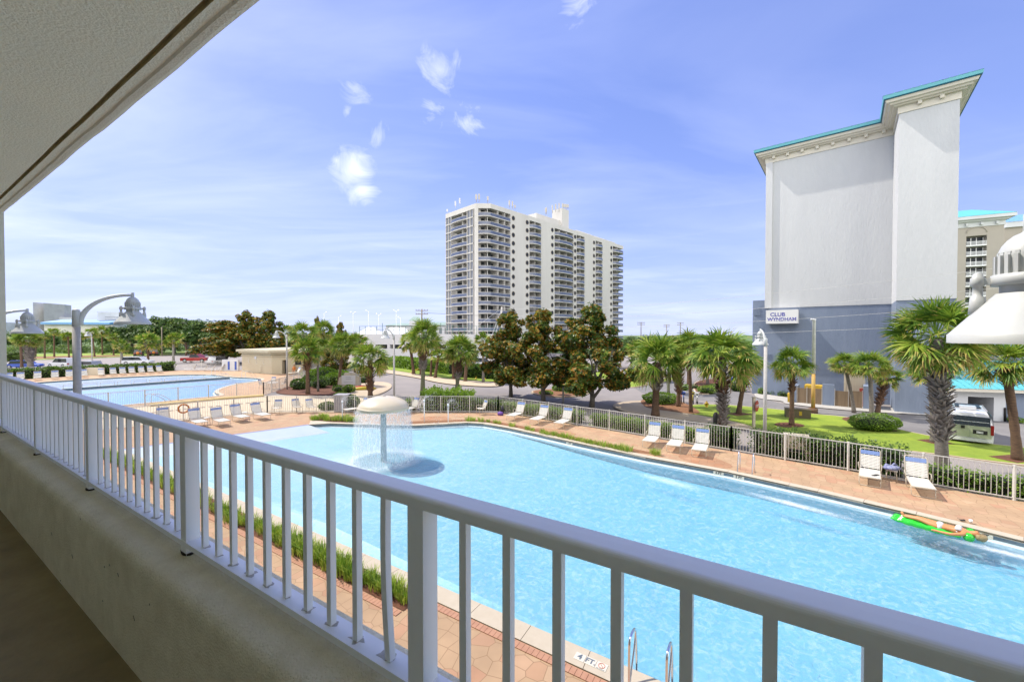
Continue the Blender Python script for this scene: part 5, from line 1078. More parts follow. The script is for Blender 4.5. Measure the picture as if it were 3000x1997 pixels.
q0, q1, q2, q3 = sp_(R6(465)), sp_(R6(402)), sp_(R6(245)), lsd
bay(Ap+sd_*q1, sd_, so_, q2-q1, 'side_balcony', .5, (.3,), 8)
for (a, c) in ((q0, q1), (q2, q3)):
    b = MB(); b.par(Ap+sd_*a-so_*.3, sd_*(c-a), -so_*.1, UP*(ZT-1.5)); b.build('glass_strip', 'glass_grey', t)
    b = MB()
    for k in range(nb_+1): b.par(Ap+sd_*a+UP*(Z0-FH*k-.25), sd_*(c-a), -so_*.4, UP*.3)
    for q in (0, .5, .97): b.par(Ap+sd_*(a+(c-a)*q)+so_*.01, sd_*.10, -so_*.4, UP*(ZT-1.5))
    b.build('mullions', 'tower_white', t)
# round porthole windows
ph = MB(); c_ = [Vector((0, 0, 0))+fw*math.cos(a)*.62+UP*math.sin(a)*.62 for a in [2*math.pi*i/18 for i in range(18)]]; ph.add([p+fo*.03 for p in c_], [tuple(range(18))]); phm = ph.mesh('round_window', 'glass_dark')
pr_ = MB(); pr_.tube([p*1.08+fo*.03 for p in c_+[c_[0]]], .10, 6, cap=False); prm = pr_.mesh('window_rim', 'brown_metal')
for x in (865, 1003, 1253, 1480, 1668, 1840):
    s = tt_(R6(x))
    for k in range(nb_): o1 = inst(phm, 'round_window', t, Dp+fw*s+UP*(44.1-FH*k)+fo*.01); inst(prm, 'window_rim', o1)
# rooftop blocks and antennas
def roofbox(x0, x1, ytop, back, nm, zz=None):
    s0, s1 = solve((R6(x0)-1500)/F, Dp-fo*back, fw), solve((R6(x1)-1500)/F, Dp-fo*back, fw); p = Dp-fo*back+fw*s0; z1 = PY(R6(x0), 540+ytop/3.41, p.y).z; b_ = MB(); b_.par(p+UP*(ZT-1), fw*(s1-s0), -fo*5, UP*(z1-ZT+1)); return b_.build(nm, 'tower_white', t)
roofbox(1095, 1330, 285, 6, 'stair_house'); roofbox(1350, 1418, 235, 5, 'lift_tower'); roofbox(1330, 1468, 425, 2.2, 'roof_room'); roofbox(1495, 1642, 455, 7, 'penthouse'); roofbox(1642, 1880, 505, 7, 'penthouse')
def antenna(px, y0, y1, back, w_=.55):
    p = Dp-fo*back+fw*solve((R6(px)-1500)/F, Dp-fo*back, fw); za, zb_ = PY(R6(px), 540+y1/3.41, p.y).z, PY(R6(px), 540+y0/3.41, p.y).z
    b_ = MB(); b_.tube([p+UP*za, p+UP*zb_], .12, 6); b_.box((p.x, p.y-.1, za+(zb_-za)*.66), (w_, .2, (zb_-za)*.62), .3); b_.build('antenna', 'pole_concrete', t)
for px, y0, y1 in ((497, 100, 180), (525, 95, 182), (612, 120, 185), (826, 160, 235), (857, 168, 245), (882, 205, 250)): antenna(px, y0, y1, .5)
for px, y0, y1 in ((1186, 235, 300), (1195, 230, 300), (1253, 208, 290), (1287, 195, 280), (1320, 185, 280), (1355, 190, 250), (1368, 195, 250), (1382, 195, 250), (1396, 200, 250), (1410, 200, 250)): antenna(px, y0, y1, 5.5)
for px, y0, y1 in ((290, 172, 240), (333, 140, 215), (208, 255, 290)):
    p = Ap+sd_*sp_(R6(px)); za, zb_ = PY(R6(px), 540+y1/3.41, p.y).z, PY(R6(px), 540+y0/3.41, p.y).z; b = MB(); b.tube([p+UP*za, p+UP*zb_], .07, 6); b.box((p.x, p.y, (za+zb_)/2+.4), (.5, .3, (zb_-za)*.7)); b.build('antenna', 'far_white', t)
# ------------------------------------------------------------ garage with roof courts, behind the palms
t = thing('parking_deck', 'long white parking deck with dark window strips and a green mesh fence on top', 'building')
Gc = PY(1050, 980, 104); Gc.z = 0; gd = (PY(1445, 980, 100)-PY(1050, 980, 104)).normalized(); gd.z = 0; lg = 46; zt_ = PY(1150, 978.5, 103).z
gn = Vector((gd.y, -gd.x, 0)); gn = gn if gn.y < 0 else -gn
b = MB(); z1, z2 = PY(1150, 1021, 103).z, PY(1150, 1009, 103).z
b.par(Gc+UP*z2, gd*lg, -gn*25, UP*(zt_-z2)); b.par(Gc, gd*lg, -gn*25, UP*z1)
for k in range(13): b.par(Gc+gd*(k*lg/12.)-gn*.02+UP*z1, gd*.7, -gn*20, UP*(z2-z1))
b.build('wall', 'garage_white', t); b = MB(); b.par(Gc+gd*.1-gn*1.5+UP*z1, gd*(lg-.2), -gn*.1, UP*(z2-z1)); b.build('window_strip', 'glass_dark', t)
b = MB(); zf = PY(1150, 955.5, 103).z
for k in range(31): b.par(Gc+gd*(k*lg/30.)-gn*.5+UP*zt_, gd*.10, -gn*.1, UP*(zf-zt_+(.8 if k % 10 == 4 else 0)))
for z in (zf, zt_+(zf-zt_)*.55): b.par(Gc-gn*.5+UP*z, gd*lg, -gn*.06, UP*.07)
b.build('court_fence', 'green_metal', t)
random.seed(5)
tn = 0
for px, w_, hh_ in ((1075, 7, 1.55), (1145, 8, 1.5), (1172, 6, 1.45), (1187, 4, .5)):
    p = PY(px, 980, 108); p.z = zt_-.2; b = MB(); s = w_/2; q = Vector((1, .05, 0)); r_ = Vector((-.05, 1, 0)); top = p+r_*s+UP*hh_*1.35
    b.add([p-q*s, p+q*s, p+q*s+r_*2*s, p-q*s+r_*2*s, top-q*s*.25, top+q*s*.25], [(0, 1, 5, 4), (1, 2, 5), (2, 3, 4, 5), (3, 0, 4)]); o = b.build('shade_canopy', 'far_white'); tag(o, ['white tent canopy at the left end of the deck roof', 'white tent canopy in the middle of the deck roof', 'white tent canopy behind the palm on the deck roof', 'small low white canopy right on the deck roof'][tn], 'canopy', 'canopies on the parking deck'); tn += 1
t = thing('green_roof_hall', 'long hall with a pale green roof and cupola behind the parking deck', 'building'); O = PY(1130, 980, 150); O.z = 0; zz3 = PY(1150, 953, 150).z; zz4 = PY(1150, 945, 150).z
b = MB(); b.par(O, (24, 0, 0), (0, 20, 0), UP*zz3); b.build('wall', 'far_white', t); b = MB(); b.add([O+UP*zz3+Vector((-1, -1, 0)), O+UP*zz3+Vector((25, -1, 0)), O+UP*(zz4)+Vector((25, 5, 0)), O+UP*zz4+Vector((3, 5, 0))], [(0, 1, 2, 3)]); p = O+Vector((9, -1.2, 0)); b.add([p+UP*zz3+Vector((-.5, 0, 1.6)), p+Vector((4.5, 0, zz3+1.6)), p+Vector((3.2, 2, zz3+3.3)), p+Vector((1, 2, zz3+3.3))], [(0, 1, 2, 3)]); b.build('roof', 'teal_roof_pale', t); b = MB(); b.par(p+UP*zz3, (4, 0, 0), (0, 3, 0), UP*1.6); b.build('cupola', 'far_white', t)
t = thing('green_roof_hall', 'pale hall with windows just left of the apartment tower', 'building'); O = PY(1262, 980, 140); O.z = 0; zz3 = PY(1290, 952, 140).z; b = MB(); b.par(O, (9, 0, 0), (0, 15, 0), UP*zz3); b.build('wall', 'far_white', t); b = MB(); b.add([O+UP*zz3+Vector((-3, -1, 0)), O+UP*zz3+Vector((10, -1, 0)), O+Vector((10, 5, zz3+1.2)), O+Vector((-3, 5, zz3+1.2))], [(0, 1, 2, 3)]); b.build('roof', 'teal_roof_pale', t)
for k in range(4): b = MB(); b.par(O+Vector((.8+k*2, -.03, zz3-3)), (1.1, 0, 0), (0, .03, 0), (0, 0, 2)); b.build('window', 'glass_grey', t)
# ------------------------------------------------------------ bathhouse
t = thing('bathhouse', 'flat roofed tan bathhouse with a porthole and an open doorway at the lap pool', 'building')
b0, b1, b2 = G(709, 1089), G(796, 1096), G(888, 1093); zt2 = PY(709, 1032, b0.y).z; b3, b4 = b2+Vector((1, 9, 0)), b0+Vector((2, 9, 0))
def poly(ps): return [tuple(p)[:2] for p in ps]
b = MB(); dr = b2-b1; q0_, q1_ = b1+dr*.33, b1+dr*.50; inn = Vector((0, .35, 0))
b.prism(poly([b0, b1, q0_, q0_+inn*3, b4+Vector((3, -1, 0)), b4]), 0, zt2); b.prism(poly([q1_, b2, b3, b4+Vector((3, -1, 0)), q1_+inn*3]), 0, zt2); b.prism(poly([q0_, q1_, q1_+inn*3, q0_+inn*3]), 2.05, zt2); b.build('wall', 'bathhouse_wall', t)
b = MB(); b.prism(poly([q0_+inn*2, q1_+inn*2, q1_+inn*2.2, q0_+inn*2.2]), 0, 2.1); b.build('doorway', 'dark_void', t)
for i, (z0, z1, k) in enumerate(((zt2-.5, zt2-.35, .10), (zt2-.1, zt2+.16, .35), (zt2+.16, zt2+.5, .62))):
    b = MB(); P_ = poly([b0, b1, b2, b3, b4]); Q = offset(P_, -k); b.prism(Q, z0, z1); b.build('cornice', 'bathhouse_wall', t)
d01 = (b1-b0).normalized(); n01 = Vector((d01.y, -d01.x, 0)); c = b0+(b1-b0)*.48+UP*2.35; b = MB(); b.tube([c+n01*.03+d01*math.cos(a)*.27+UP*math.sin(a)*.27 for a in [2*math.pi*i/16 for i in range(17)]], .05, 6, cap=False); b.add([c+n01*.02+d01*math.cos(a)*.26+UP*math.sin(a)*.26 for a in [2*math.pi*i/16 for i in range(16)]], [tuple(range(16))]); b.build('round_window', 'far_white', t)
for q in (.24, .50, .73): b = MB(); c = b0+(b1-b0)*q; b.par(c+UP*1.4, d01*.05, n01*.05, UP*.65); b.par(c+UP*1.4, d01*.35, n01*.05, UP*.05); b.build('wall_hook', 'fence_white', t)
b = MB(); c = b1+dr*.75; b.par(c+UP*1.3, dr.normalized()*.8, Vector((0, -.05, 0)), UP*.7); b.build('window', 'glass_dark', t)
t = thing('towel_rack', 'small metal rail frame beside the bathhouse wall', 'rack'); c = G(762, 1094); b = MB(); 
for x in (0, 3.4/2.2*.8): b.tube([c+Vector((x, 0, 0)), c+Vector((x, 0, 1.1))], .03, 6)
for z in (.5, .8, 1.1): b.tube([c+UP*z, c+Vector((1.25, 0, z))], .025, 6)
b.build('frame', 'frame_cream', t)
b = MB(); c = G(676, 1086); b.box((c.x, c.y, .9), (2.6, .3, 1.8)); o = tag(b.build('screen_wall', 'far_white'), 'pale screen panel with blue strips between fence and bathhouse', 'panel')
for x in (-.2, .9): b = MB(); b.box((c.x+x, c.y-.17, .85), (.28, .05, 1.3)); b.build('blue_strip', 'blue_sign', o)
# ------------------------------------------------------------ far skyline at the left
def fbox(x0, x1, ytop, Y, nm, m_, lab, dep=20, cat='building', extra=None):
    t_ = thing(nm, lab, cat); p0, p1 = PY(x0, 980, Y), PY(x1, 980, Y*1.03); p0.z = p1.z = 0; z = PY(x0, ytop, Y).z; b_ = MB(); b_.par(p0, p1-p0, Vector((-6, dep, 0)), UP*z); b_.build('wall', m_, t_)
    if extra:
        b_ = MB(); dr_ = p1-p0
        for (u0, u1, zs) in extra:
            for zz_ in zs: b_.par(p0+dr_*u0+Vector((0, -.3, zz_*z)), dr_*(u1-u0), (0, .2, 0), UP*z*.022)
        b_.build('windows', 'glass_grey', t_)
    return t_, p0, p1, z
fbox(98, 129, 885, 520, 'distant_tower', 'far_white', 'distant pale high rise behind the leftmost bell lamp', 30, extra=[(.25, .33, [.3+.06*i for i in range(11)]), (.55, .63, [.3+.06*i for i in range(11)])])
fbox(129, 152, 887, 525, 'distant_tower_wing', 'far_beige', 'blank darker side of the distant high rise', 30)
fbox(146, 212, 928, 540, 'distant_block', 'far_white', 'distant stepped white block right of the high rise', 20, extra=[(.05, .95, [.3, .45, .6, .75])])
t_, p0, p1, z = fbox(130, 330, 950, 480, 'distant_hall', 'far_beige', 'long distant building with a blue roof behind the left palms', 20)
b = MB(); b.par(p0+UP*z+Vector((0, -4, 0)), p1-p0, (0, 24, 4), UP*2.5); b.build('roof', 'roof_blue', t_)
fbox(286, 360, 913, 500, 'distant_block', 'far_white', 'distant plain white block behind the arched lamp shade', 25, extra=[(.3, .9, [.72, .8])])
fbox(18, 49, 944, 470, 'distant_block', 'far_white', 'small distant grey block at the far left above the trees', 20)
fbox(598, 648, 943, 400, 'distant_block', 'garage_white', 'faint distant building between the dark trees', 20)
# ------------------------------------------------------------ poles, lights, wires
def pole(px, base_py, top_py, Y, r, m_, label, name='utility_pole', cat='utility pole', arms=0, heads=None, group=None):
    p = PY(px, 980, Y); p.z = 0; z = PY(px, top_py, Y).z; t_ = thing(name, label, cat, p, 0, group); b_ = MB(); b_.lathe([(r, 0), (r*.75, z)], n=10); b_.build('pole', m_, t_)
    if arms:
        b_ = MB()
        for k in range(arms): b_.box((0, 0, z*.97-k*z*.07), (r*14, r*.7, r*.8))
        for k in range(arms):
            for q in (-1, -.5, .5, 1): b_.lathe([(r*.25, 0), (r*.3, r*1.2)], (q*r*6.5, 0, z*.97-k*z*.07+r*.4), 6)
        b_.build('crossarm', m_, t_)
    if heads:
        b_ = MB()
        for s in heads: b_.tube([(0, 0, z*.985), (s*r*6, 0, z+r*3)], r*.4, 5); b_.lathe([(r*1.5, 0), (r*2.6, r*.8), (r*2, r*2.5), (r*.4, r*3.2)], (s*r*7, 0, z+r*1.5), 10)
        b_.build('lamp_head', 'white_plain', t_)
    return t_
pole(1878, 1000, 943, 170, .22, 'wood_pole', 'distant wooden utility pole, leftmost of three right of the tower', arms=2, group='distant utility poles'); pole(1953, 1000, 950, 190, .2, 'wood_pole', 'distant wooden utility pole, middle of three right of the tower', arms=2, group='distant utility poles'); pole(1993, 1000, 944, 175, .2, 'wood_pole', 'distant wooden utility pole, right of three right of the tower', arms=2, group='distant utility poles')
pole(1236, 1050, 905, 92, .2, 'wood_pole', 'wooden utility pole rising from the palm left of the tower', arms=2)
pole(1470, 1100, 899, 95, .24, 'pole_concrete', 'concrete utility pole in front of the apartment tower', arms=0)
pole(474, 1050, 958, 110, .16, 'wood_pole', 'thin brown pole in front of the far left woods', arms=0)
for px, ty, hd, lab in ((950, 917, (1,), 'court floodlight pole, leftmost on the skyline'), (992, 928, (1,), 'short curved court light, second on the skyline'), (1035, 917, (-1, 1), 'twin headed court floodlight, third on the skyline'), (1080, 912, (-1,), 'tall court floodlight pole, fourth on the skyline'), (1110, 922, (-1, 1), 'small twin headed court floodlight, fifth on the skyline'), (1161, 911, (-1, 1), 'twin headed court floodlight in front of the green roof'), (1174, 931, (-1,), 'single headed court light right of the twin one')):
    pole(px, 1000, ty, 125, .10, 'grey_pole', lab, 'flood_light', 'floodlight', heads=hd, group='court floodlights on the skyline')
p = G(2382, 1210); zt3 = PY(2382, 934, p.y).z; t = thing('rusty_pole', 'tall grey pole with rusty orange lower half against the blue wall', 'pole', p); b = MB(); b.lathe([(.13, .35), (.12, zt3*.42)], n=14); b.build('lower_pole', 'orange_rust', t); b = MB(); b.lathe([(.13, zt3*.42), (.11, zt3-.1), (.13, zt3-.08), (.13, zt3)], n=14); b.tube([(0, 0, zt3-.06), (-.25, 0, zt3-.03)], .05, 8); b.build('upper_pole', 'grey_pole', t); b = MB(); b.lathe([(.30, 0), (.30, .36), (.26, .38)], n=14); b.build('concrete_base', 'bark_brown', t)
def wire(pts, label, r=.019, m_='cable'):
    P = [PY(x, y, Y) for x, y, Y in pts]; n = 24; Q = []
    # quadratic through three points, in world space
    ts = [0, (P[1]-P[0]).length/((P[1]-P[0]).length+(P[2]-P[1]).length), 1]
    for i in range(n+1):
        s = i/n; l0 = (s-ts[1])*(s-1)/((0-ts[1])*(0-1)); l1 = s*(s-1)/(ts[1]*(ts[1]-1)); l2 = s*(s-ts[1])/(1-ts[1]); Q.append(P[0]*l0+P[1]*l1+P[2]*l2)
    b_ = MB(); b_.tube(Q, [r*max(.35, q.y/95*1.6) for q in Q], 5); tag(b_.build('overhead_wire', m_), label, 'wire', None)
Yw = lambda x: (1.04*95+0)/(1+.0)*0+ (lambda u: (-2.2+.448*95)/(u+.448))( (x-1500)/F )
def W3(y0, y1, y2, x0=1470): return [(x0, y0, 95), (2200, y1, Yw(2200)), (3050, y2, Yw(3050))]
wire(W3(903, 866, 770), 'topmost pale wire crossing in front of the hotel wall'); wire(W3(922, 905, 832), 'second pale wire, crossing at the top of the hotel sign'); wire(W3(950, 942, 884), 'third pale wire, crossing the hotel sign lettering'); wire(W3(975, 976, 940), 'lowest pale wire below the hotel sign')
wire([(2350, 1084, 30), (2600, 1087, 27), (3000, 1092, 23)], 'thin dark wire through the palms before the blue wall', .012, 'cable_dark')
wire([(1236, 915, 92), (1350, 922, 93), (1470, 925, 95)], 'dark wire between the two near utility poles', .02, 'cable_dark')
# ------------------------------------------------------------ palms
def palm_crown(seed, nf=40, nl=18, droop=1.0, segs=3, wd=.030):
    random.seed(seed); b = MB()
    for i in range(nf):
        t = (i+.5)/nf; el = math.radians(84-128*t**.95+random.uniform(-9, 9)); az = i*2.39996+random.uniform(-.3, .3)
        d = Vector((math.cos(az)*math.cos(el), math.sin(az)*math.cos(el), math.sin(el))); pl = random.uniform(.36, .60)
        e = d*pl+Vector((0, 0, -.10*droop*pl)); dd = (e-d*pl*.5).normalized(); side = dd.cross(UP); side = side.normalized() if side.length > .05 else Vector((math.cos(az+1.57), math.sin(az+1.57), 0)); nrm = side.cross(dd); ro = random.uniform(-1.25, 1.25); side, nrm = side*math.cos(ro)+nrm*math.sin(ro), nrm*math.cos(ro)-side*math.sin(ro)
        b.mi = 0; b.add([d*.04-side*.012, d*.04+side*.012, e+side*.010, e-side*.010], [(0, 1, 2, 3)])
        old = t > .80; L0 = random.uniform(.42, .56)
        for j in range(nl):
            f = (j/(nl-1)-.5)*2; an = f*math.radians(104); l_ = L0*(1-.35*abs(f)**2.2)*random.uniform(.88, 1.08)
            q = dd*math.cos(an)+side*math.sin(an); fold = nrm*(.16*abs(f)-.05); q = (q+fold).normalized(); p = e; wv = dd.cross(q) if False else q.cross(nrm).normalized()*wd
            vs = [p-wv*.4, p+wv*.4]; cur = p; dirn = q.copy(); mids = []
            for s in range(segs):
                dirn = (dirn+Vector((0, 0, -.11*droop*(s+.3)-(.10 if t > .7 else 0)))+Vector((random.gauss(0, .075), random.gauss(0, .075), random.gauss(0, .06)))).normalized(); cur = cur+dirn*(l_/segs)
                k = [1.0, .62, .0][s] if segs == 3 else (1.0, 0)[s]
                vs += [cur-wv*k, cur+wv*k] if k > 0 else [cur]
            fs = [(2*s, 2*s+1, 2*s+3, 2*s+2) for s in range(segs-1)]+[(2*(segs-1), 2*(segs-1)+1, 2*segs)]
            o = len(b.v); b.v.extend([tuple(x) for x in vs])
            for n_, f_ in enumerate(fs):
                b.f.append(tuple(i_+o for i_ in f_)); b.s.append(False); b.m.append(1 if (n_ == segs-1 and random.random() < (.42 if t > .5 else .15)) or (old and random.random() < .38) else 0)
    # dense heart
    return b.mesh('crown', ['palm_leaf', 'palm_tip'])
CR = [palm_crown(1, 54, 30, 1.2, 3, .017), palm_crown(2, 46, 26, 1.5, 3, .019), palm_crown(3, 42, 26, .9, 3, .020), palm_crown(4, 46, 24, 1.8, 3, .020)]
CRF = [palm_crown(5, 34, 14, 1.0, 2, .045), palm_crown(6, 30, 14, 1.3, 2, .045)]
def palm(base, crown, rpx, tw, label, bark='bark_grey', boots=None, far=False, seed=0, group='sabal palms around the pools', lean=0, csc=1.):
    random.seed(seed*7+int(base[0])); g = G(*base); Y = g.y; c = PY(crown[0], crown[1], Y); u = (base[0]-1500)/F; R = rpx/F*Y/(1+.30*u*u)*1.18*csc
    t = thing('palm_tree', label, 'palm tree', g, 0, group); top = c-g+UP*(-R*.05); n = 14; pts = []; rs = []
    for i in range(n+1):
        s = i/n; pts.append(Vector((top.x*s**1.3, top.y*s, top.z*s))); rs.append(tw*(1.25-.35*min(1, s*4) if s < .25 else .9)*(1+.05*math.sin(s*40))*(1.12 if s > .8 else 1))
    b = MB(); b.tube(pts, rs, 12); b.build('trunk', bark, t)
    if boots:
        for (y0, y1, m_) in boots:
            z0, z1 = PY(base[0], y1, Y).z, PY(base[0], y0, Y).z; b = MB(); k = int((z1-z0)/.052*(5 if not far else 3)*.9); 
            for i in range(k):
                s = i/max(1, k-1); z = z0+(z1-z0)*s; f = min(1, max(0, z/top.z)); p = Vector((top.x*f**1.3, top.y*f, z)); az = i*2.39996; d = Vector((math.cos(az), math.sin(az), 0)); sd = Vector((-d.y, d.x, 0)); out = 0; l_ = random.uniform(.26, .46)*(1 if tw > .14 else .7)*(tw/.2)**.5; tilt = random.uniform(.35, .9)
                q = p+d*tw*.85; e = q+(UP*tilt+d*(.40+.45*s)+sd*random.choice((-.6, .6))).normalized()*l_; wv = sd*(.05*tw/.2); b.add([q-wv*1.5-UP*.04, q+wv*1.5-UP*.04, e+wv, e-wv, q+d*.03-UP*.04], [(0, 1, 2, 3), (0, 4, 3), (4, 1, 2), (4, 2, 3)])
            b.build('leaf_bases', m_, t)
    inst((CRF if far else CR)[seed % (2 if far else 4)], 'crown', t, c-g, random.uniform(0, 6.28), (R*random.uniform(.92, 1.06), R*random.uniform(.92, 1.06), R*random.uniform(.82, 1.0))).rotation_euler = (random.gauss(0, .10), random.gauss(0, .10), random.uniform(0, 6.28))
    return t
palm((2760, 1386), (2742, 985), 165, .205, 'largest palm, woven grey trunk, in front of the van at the right', 'bark_grey', [(1090, 1290, 'boot_grey'), (1040, 1100, 'boot_brown')], seed=0)
palm((2981, 1352), (2945, 1062), 118, .17, 'dark leaning palm at the right edge below the big close lamp', 'bark_brown', [(1075, 1130, 'boot_brown')], seed=1)
palm((2738, 1300), (2728, 1090), 82, .16, 'palm with yellowish fronds directly behind the largest palm', 'bark_grey', seed=2)
palm((2319, 1249), (2322, 1062), 68, .14, 'palm with shaggy brown leaf bases beside the metal utility cabinet', 'bark_brown', [(1085, 1146, 'boot_brown')], seed=3)
palm((2502, 1209), (2474, 1066), 48, .12, 'thin leaning palm at the bin enclosure, leftmost of the hedge trio', 'bark_grey', seed=4)
palm((2554, 1222), (2548, 1068), 60, .14, 'palm rising from the oval lawn hedge, middle of the hedge trio', 'bark_grey', seed=1)
palm((2570, 1213), (2598, 1104), 52, .15, 'short dark trunked palm, right of the hedge trio', 'bark_brown', [(1125, 1185, 'boot_brown')], seed=6)
palm((2117, 1252), (2117, 1040), 110, .20, 'tall palm with orange and grey shredded trunk left of the stop sign', 'bark_brown', [(1068, 1112, 'boot_grey'), (1108, 1152, 'boot_brown'), (1150, 1248, 'boot_grey')], seed=7)
palm((2164, 1216), (2190, 1070), 54, .17, 'dark trunked palm just behind the shredded trunk palm', 'bark_brown', [(1078, 1145, 'boot_brown')], seed=8)
palm((1920, 1221), (1925, 1056), 94, .25, 'thick trunked palm in front of the clipped round hedge', 'bark_brown', [(1085, 1142, 'boot_grey')], seed=9)
palm((1987, 1194), (1994, 1036), 62, .16, 'palm with lattice trunk right of the clipped round hedge', 'bark_brown', [(1080, 1150, 'boot_brown')], seed=10)
palm((2024, 1211), (2018, 1012), 62, .13, 'slender bare trunked palm between lattice and shredded palms', 'bark_brown', seed=11)
palm((1958, 1152), (1962, 1040), 46, .13, 'slim grey palm standing in the round hedge', 'bark_green', seed=12, far=True)
palm((2073, 1127), (2073, 1030), 46, .15, 'slim palm on the far planted island', 'bark_grey', seed=13, far=True)
palm((1892, 1116), (1868, 1024), 38, .14, 'small palm on the grass island behind the thick trunked palm', 'bark_brown', seed=14, far=True)
palm((2016, 1126), (2016, 1040), 40, .14, 'dim palm trunk far behind the slender palm', 'bark_brown', seed=15, far=True)
palm((2093, 1121), (2093, 1036), 38, .14, 'dim palm far behind the shredded trunk palm', 'bark_brown', seed=16, far=True)
palm((2250, 1152), (2268, 1070), 30, .11, 'small palm half hidden behind the stop sign lamp post', 'bark_brown', seed=17, far=True)
# left centre
palm((1238, 1160), (1243, 985), 56, .21, 'tall green trunked palm above the hedge, left of the two in front', 'bark_green', [(1003, 1055, 'boot_brown'), (1055, 1082, 'boot_grey')], seed=20)
palm((1338, 1160), (1348, 1024), 62, .20, 'green trunked palm above the hedge, right of the two in front', 'bark_green', [(1050, 1095, 'boot_brown'), (1092, 1108, 'boot_grey')], seed=21)
palm((1416, 1121), (1414, 995), 27, .16, 'slim palm right of the driveway palms, by the white suv', 'bark_grey', seed=22, far=True)
palm((1212, 1097), (1200, 1003), 38, .22, 'reddish trunked palm left behind the tall green trunked palm', 'bark_brown', seed=23, far=True)
palm((1262, 1104), (1266, 1025), 25, .16, 'short reddish palm right behind the tall green trunked palm', 'bark_brown', seed=24, far=True)
palm((1275, 1108), (1285, 1040), 28, .2, 'yellow green palm left of the front right palm', 'bark_brown', seed=25, far=True)
palm((1329, 1112), (1325, 1040), 32, .2, 'brown trunk palm behind the front right palm', 'bark_brown', seed=26, far=True)
palm((1363, 1118), (1370, 1035), 34, .22, 'brown trunk palm right behind the front right palm', 'bark_brown', seed=27, far=True)
palm((1233, 1099), (1228, 1020), 30, .16, 'palm hidden behind the tall green trunked palm', 'bark_brown', seed=28, far=True)
palm((902, 1155), (899, 1030), 54, .19, 'palm with shaggy brown collar, front left of the palm cluster', 'bark_brown', [(1035, 1085, 'boot_brown')], seed=30)
palm((1085, 1162), (1083, 1052), 64, .20, 'palm with spiky brown trunk beside the monument sign', 'bark_brown', [(1078, 1146, 'boot_brown')], seed=31)
palm((993, 1131), (1006, 1012), 48, .17, 'palm leaning right just left of the monument sign', 'bark_brown', seed=32)
palm((948, 1099), (948, 966), 42, .2, 'tallest palm of the cluster, behind', 'bark_grey', seed=33)
palm((892, 1112), (888, 978), 48, .18, 'palm at the back left of the cluster', 'bark_grey', seed=34)
palm((932, 1148), (930, 1012), 36, .10, 'palm on a thin straight stem in the middle of the cluster', 'bark_grey', seed=35)
palm((1040, 1095), (1042, 1000), 36, .16, 'palm at the back right of the cluster', 'bark_brown', seed=36, far=True)
palm((840, 1062), (842, 972), 32, .16, 'palm top behind the bathhouse lamp', 'bark_brown', seed=37, far=True)
# far left
palm((90, 1086), (84, 992), 46, .38, 'thick trunked palm behind the far loungers at the left', 'bark_grey', [(1008, 1060, 'boot_grey')], seed=40)
palm((64, 1080), (60, 992), 34, .2, 'thin dark palm left beside the thick trunked one', 'bark_brown', seed=41, far=True)
rowp = [(131, 1050, 131, 982, 20), (159, 1046, 158, 972, 22), (202, 1048, 199, 984, 20), (277, 1045, 270, 975, 24), (300, 1040, 298, 970, 24), (333, 1041, 332, 988, 20), (356, 1067, 356, 1012, 29), (434, 1063, 434, 1000, 38), (508, 1063, 508, 995, 34), (545, 1041, 546, 982, 21), (104, 1044, 108, 985, 20), (238, 1046, 236, 984, 20)]
lab_ = ['first palm in the verge row right of the thick trunk', 'second palm in the verge row, taller than its neighbours', 'third palm in the verge row, just left of the lamp pole', 'verge palm just right of the concrete lamp pole', 'verge palm right of the small distant lamp', 'verge palm with a low crown at the end of the row', 'bushy short palm at the lap pool hedge', 'wide palm in front of the black jeeps', 'yellow green palm left of the red truck', 'palm on the verge just left of the dark magnolias', 'verge palm hidden behind the thick trunk', 'verge palm hidden behind the concrete lamp pole']
for i, (bx, by, cx, cy, r) in enumerate(rowp): palm((bx, by), (cx, cy), r, .22 if i in (6, 7, 8) else .17, lab_[i], 'bark_pale' if i in (6, 8) else 'bark_brown', seed=50+i, far=True)
# ------------------------------------------------------------ broadleaf crowns
def lumpy(blobs, n, leaf, mats_, pr=(.5, .3, .2), seed=1, out=.6, rosette=6, name='crown'):
    """leaf clusters spread through a set of blobs (cx,cy,cz,rx,ry,rz); coordinates in metres or unit"""
    random.seed(seed); b = MB(); vol = [bl_[3]*bl_[4]*bl_[5] for bl_ in blobs]; tot = sum(v**.72 for v in vol)
    for bl_, v in zip(blobs, vol):
        k = int(n*v**.72/tot)
        for _ in range(k):
            d = Vector((random.gauss(0, 1), random.gauss(0, 1), random.gauss(0, 1))).normalized(); rr = random.random()**.28; nz = 1+.30*mnoise.noise((d.x*2.2+bl_[0], d.y*2.2+bl_[1], d.z*2.2+seed))
            p = Vector((bl_[0]+d.x*bl_[3]*rr*nz, bl_[1]+d.y*bl_[4]*rr*nz, bl_[2]+d.z*bl_[5]*rr*nz)); ax_ = (d*out+UP*.5+Vector((random.gauss(0, .35), random.gauss(0, .35), random.gauss(0, .3)))).normalized()
            dom = random.choices(range(len(pr)), pr)[0]; o1 = ax_.orthogonal().normalized(); o2 = ax_.cross(o1); ph = random.uniform(0, 6.28); L_ = leaf*random.uniform(.7, 1.2)
            for j in range(rosette):
                b.mi = dom if random.random() < .6 else random.choices(range(len(pr)), pr)[0]; an = ph+j*6.283/rosette; q = (o1*math.cos(an)+o2*math.sin(an)+ax_*random.uniform(.1, .8)).normalized(); b.leaf(p, q, q.cross(ax_).normalized()*L_*.26, L_)
    return b.mesh(name, mats_)
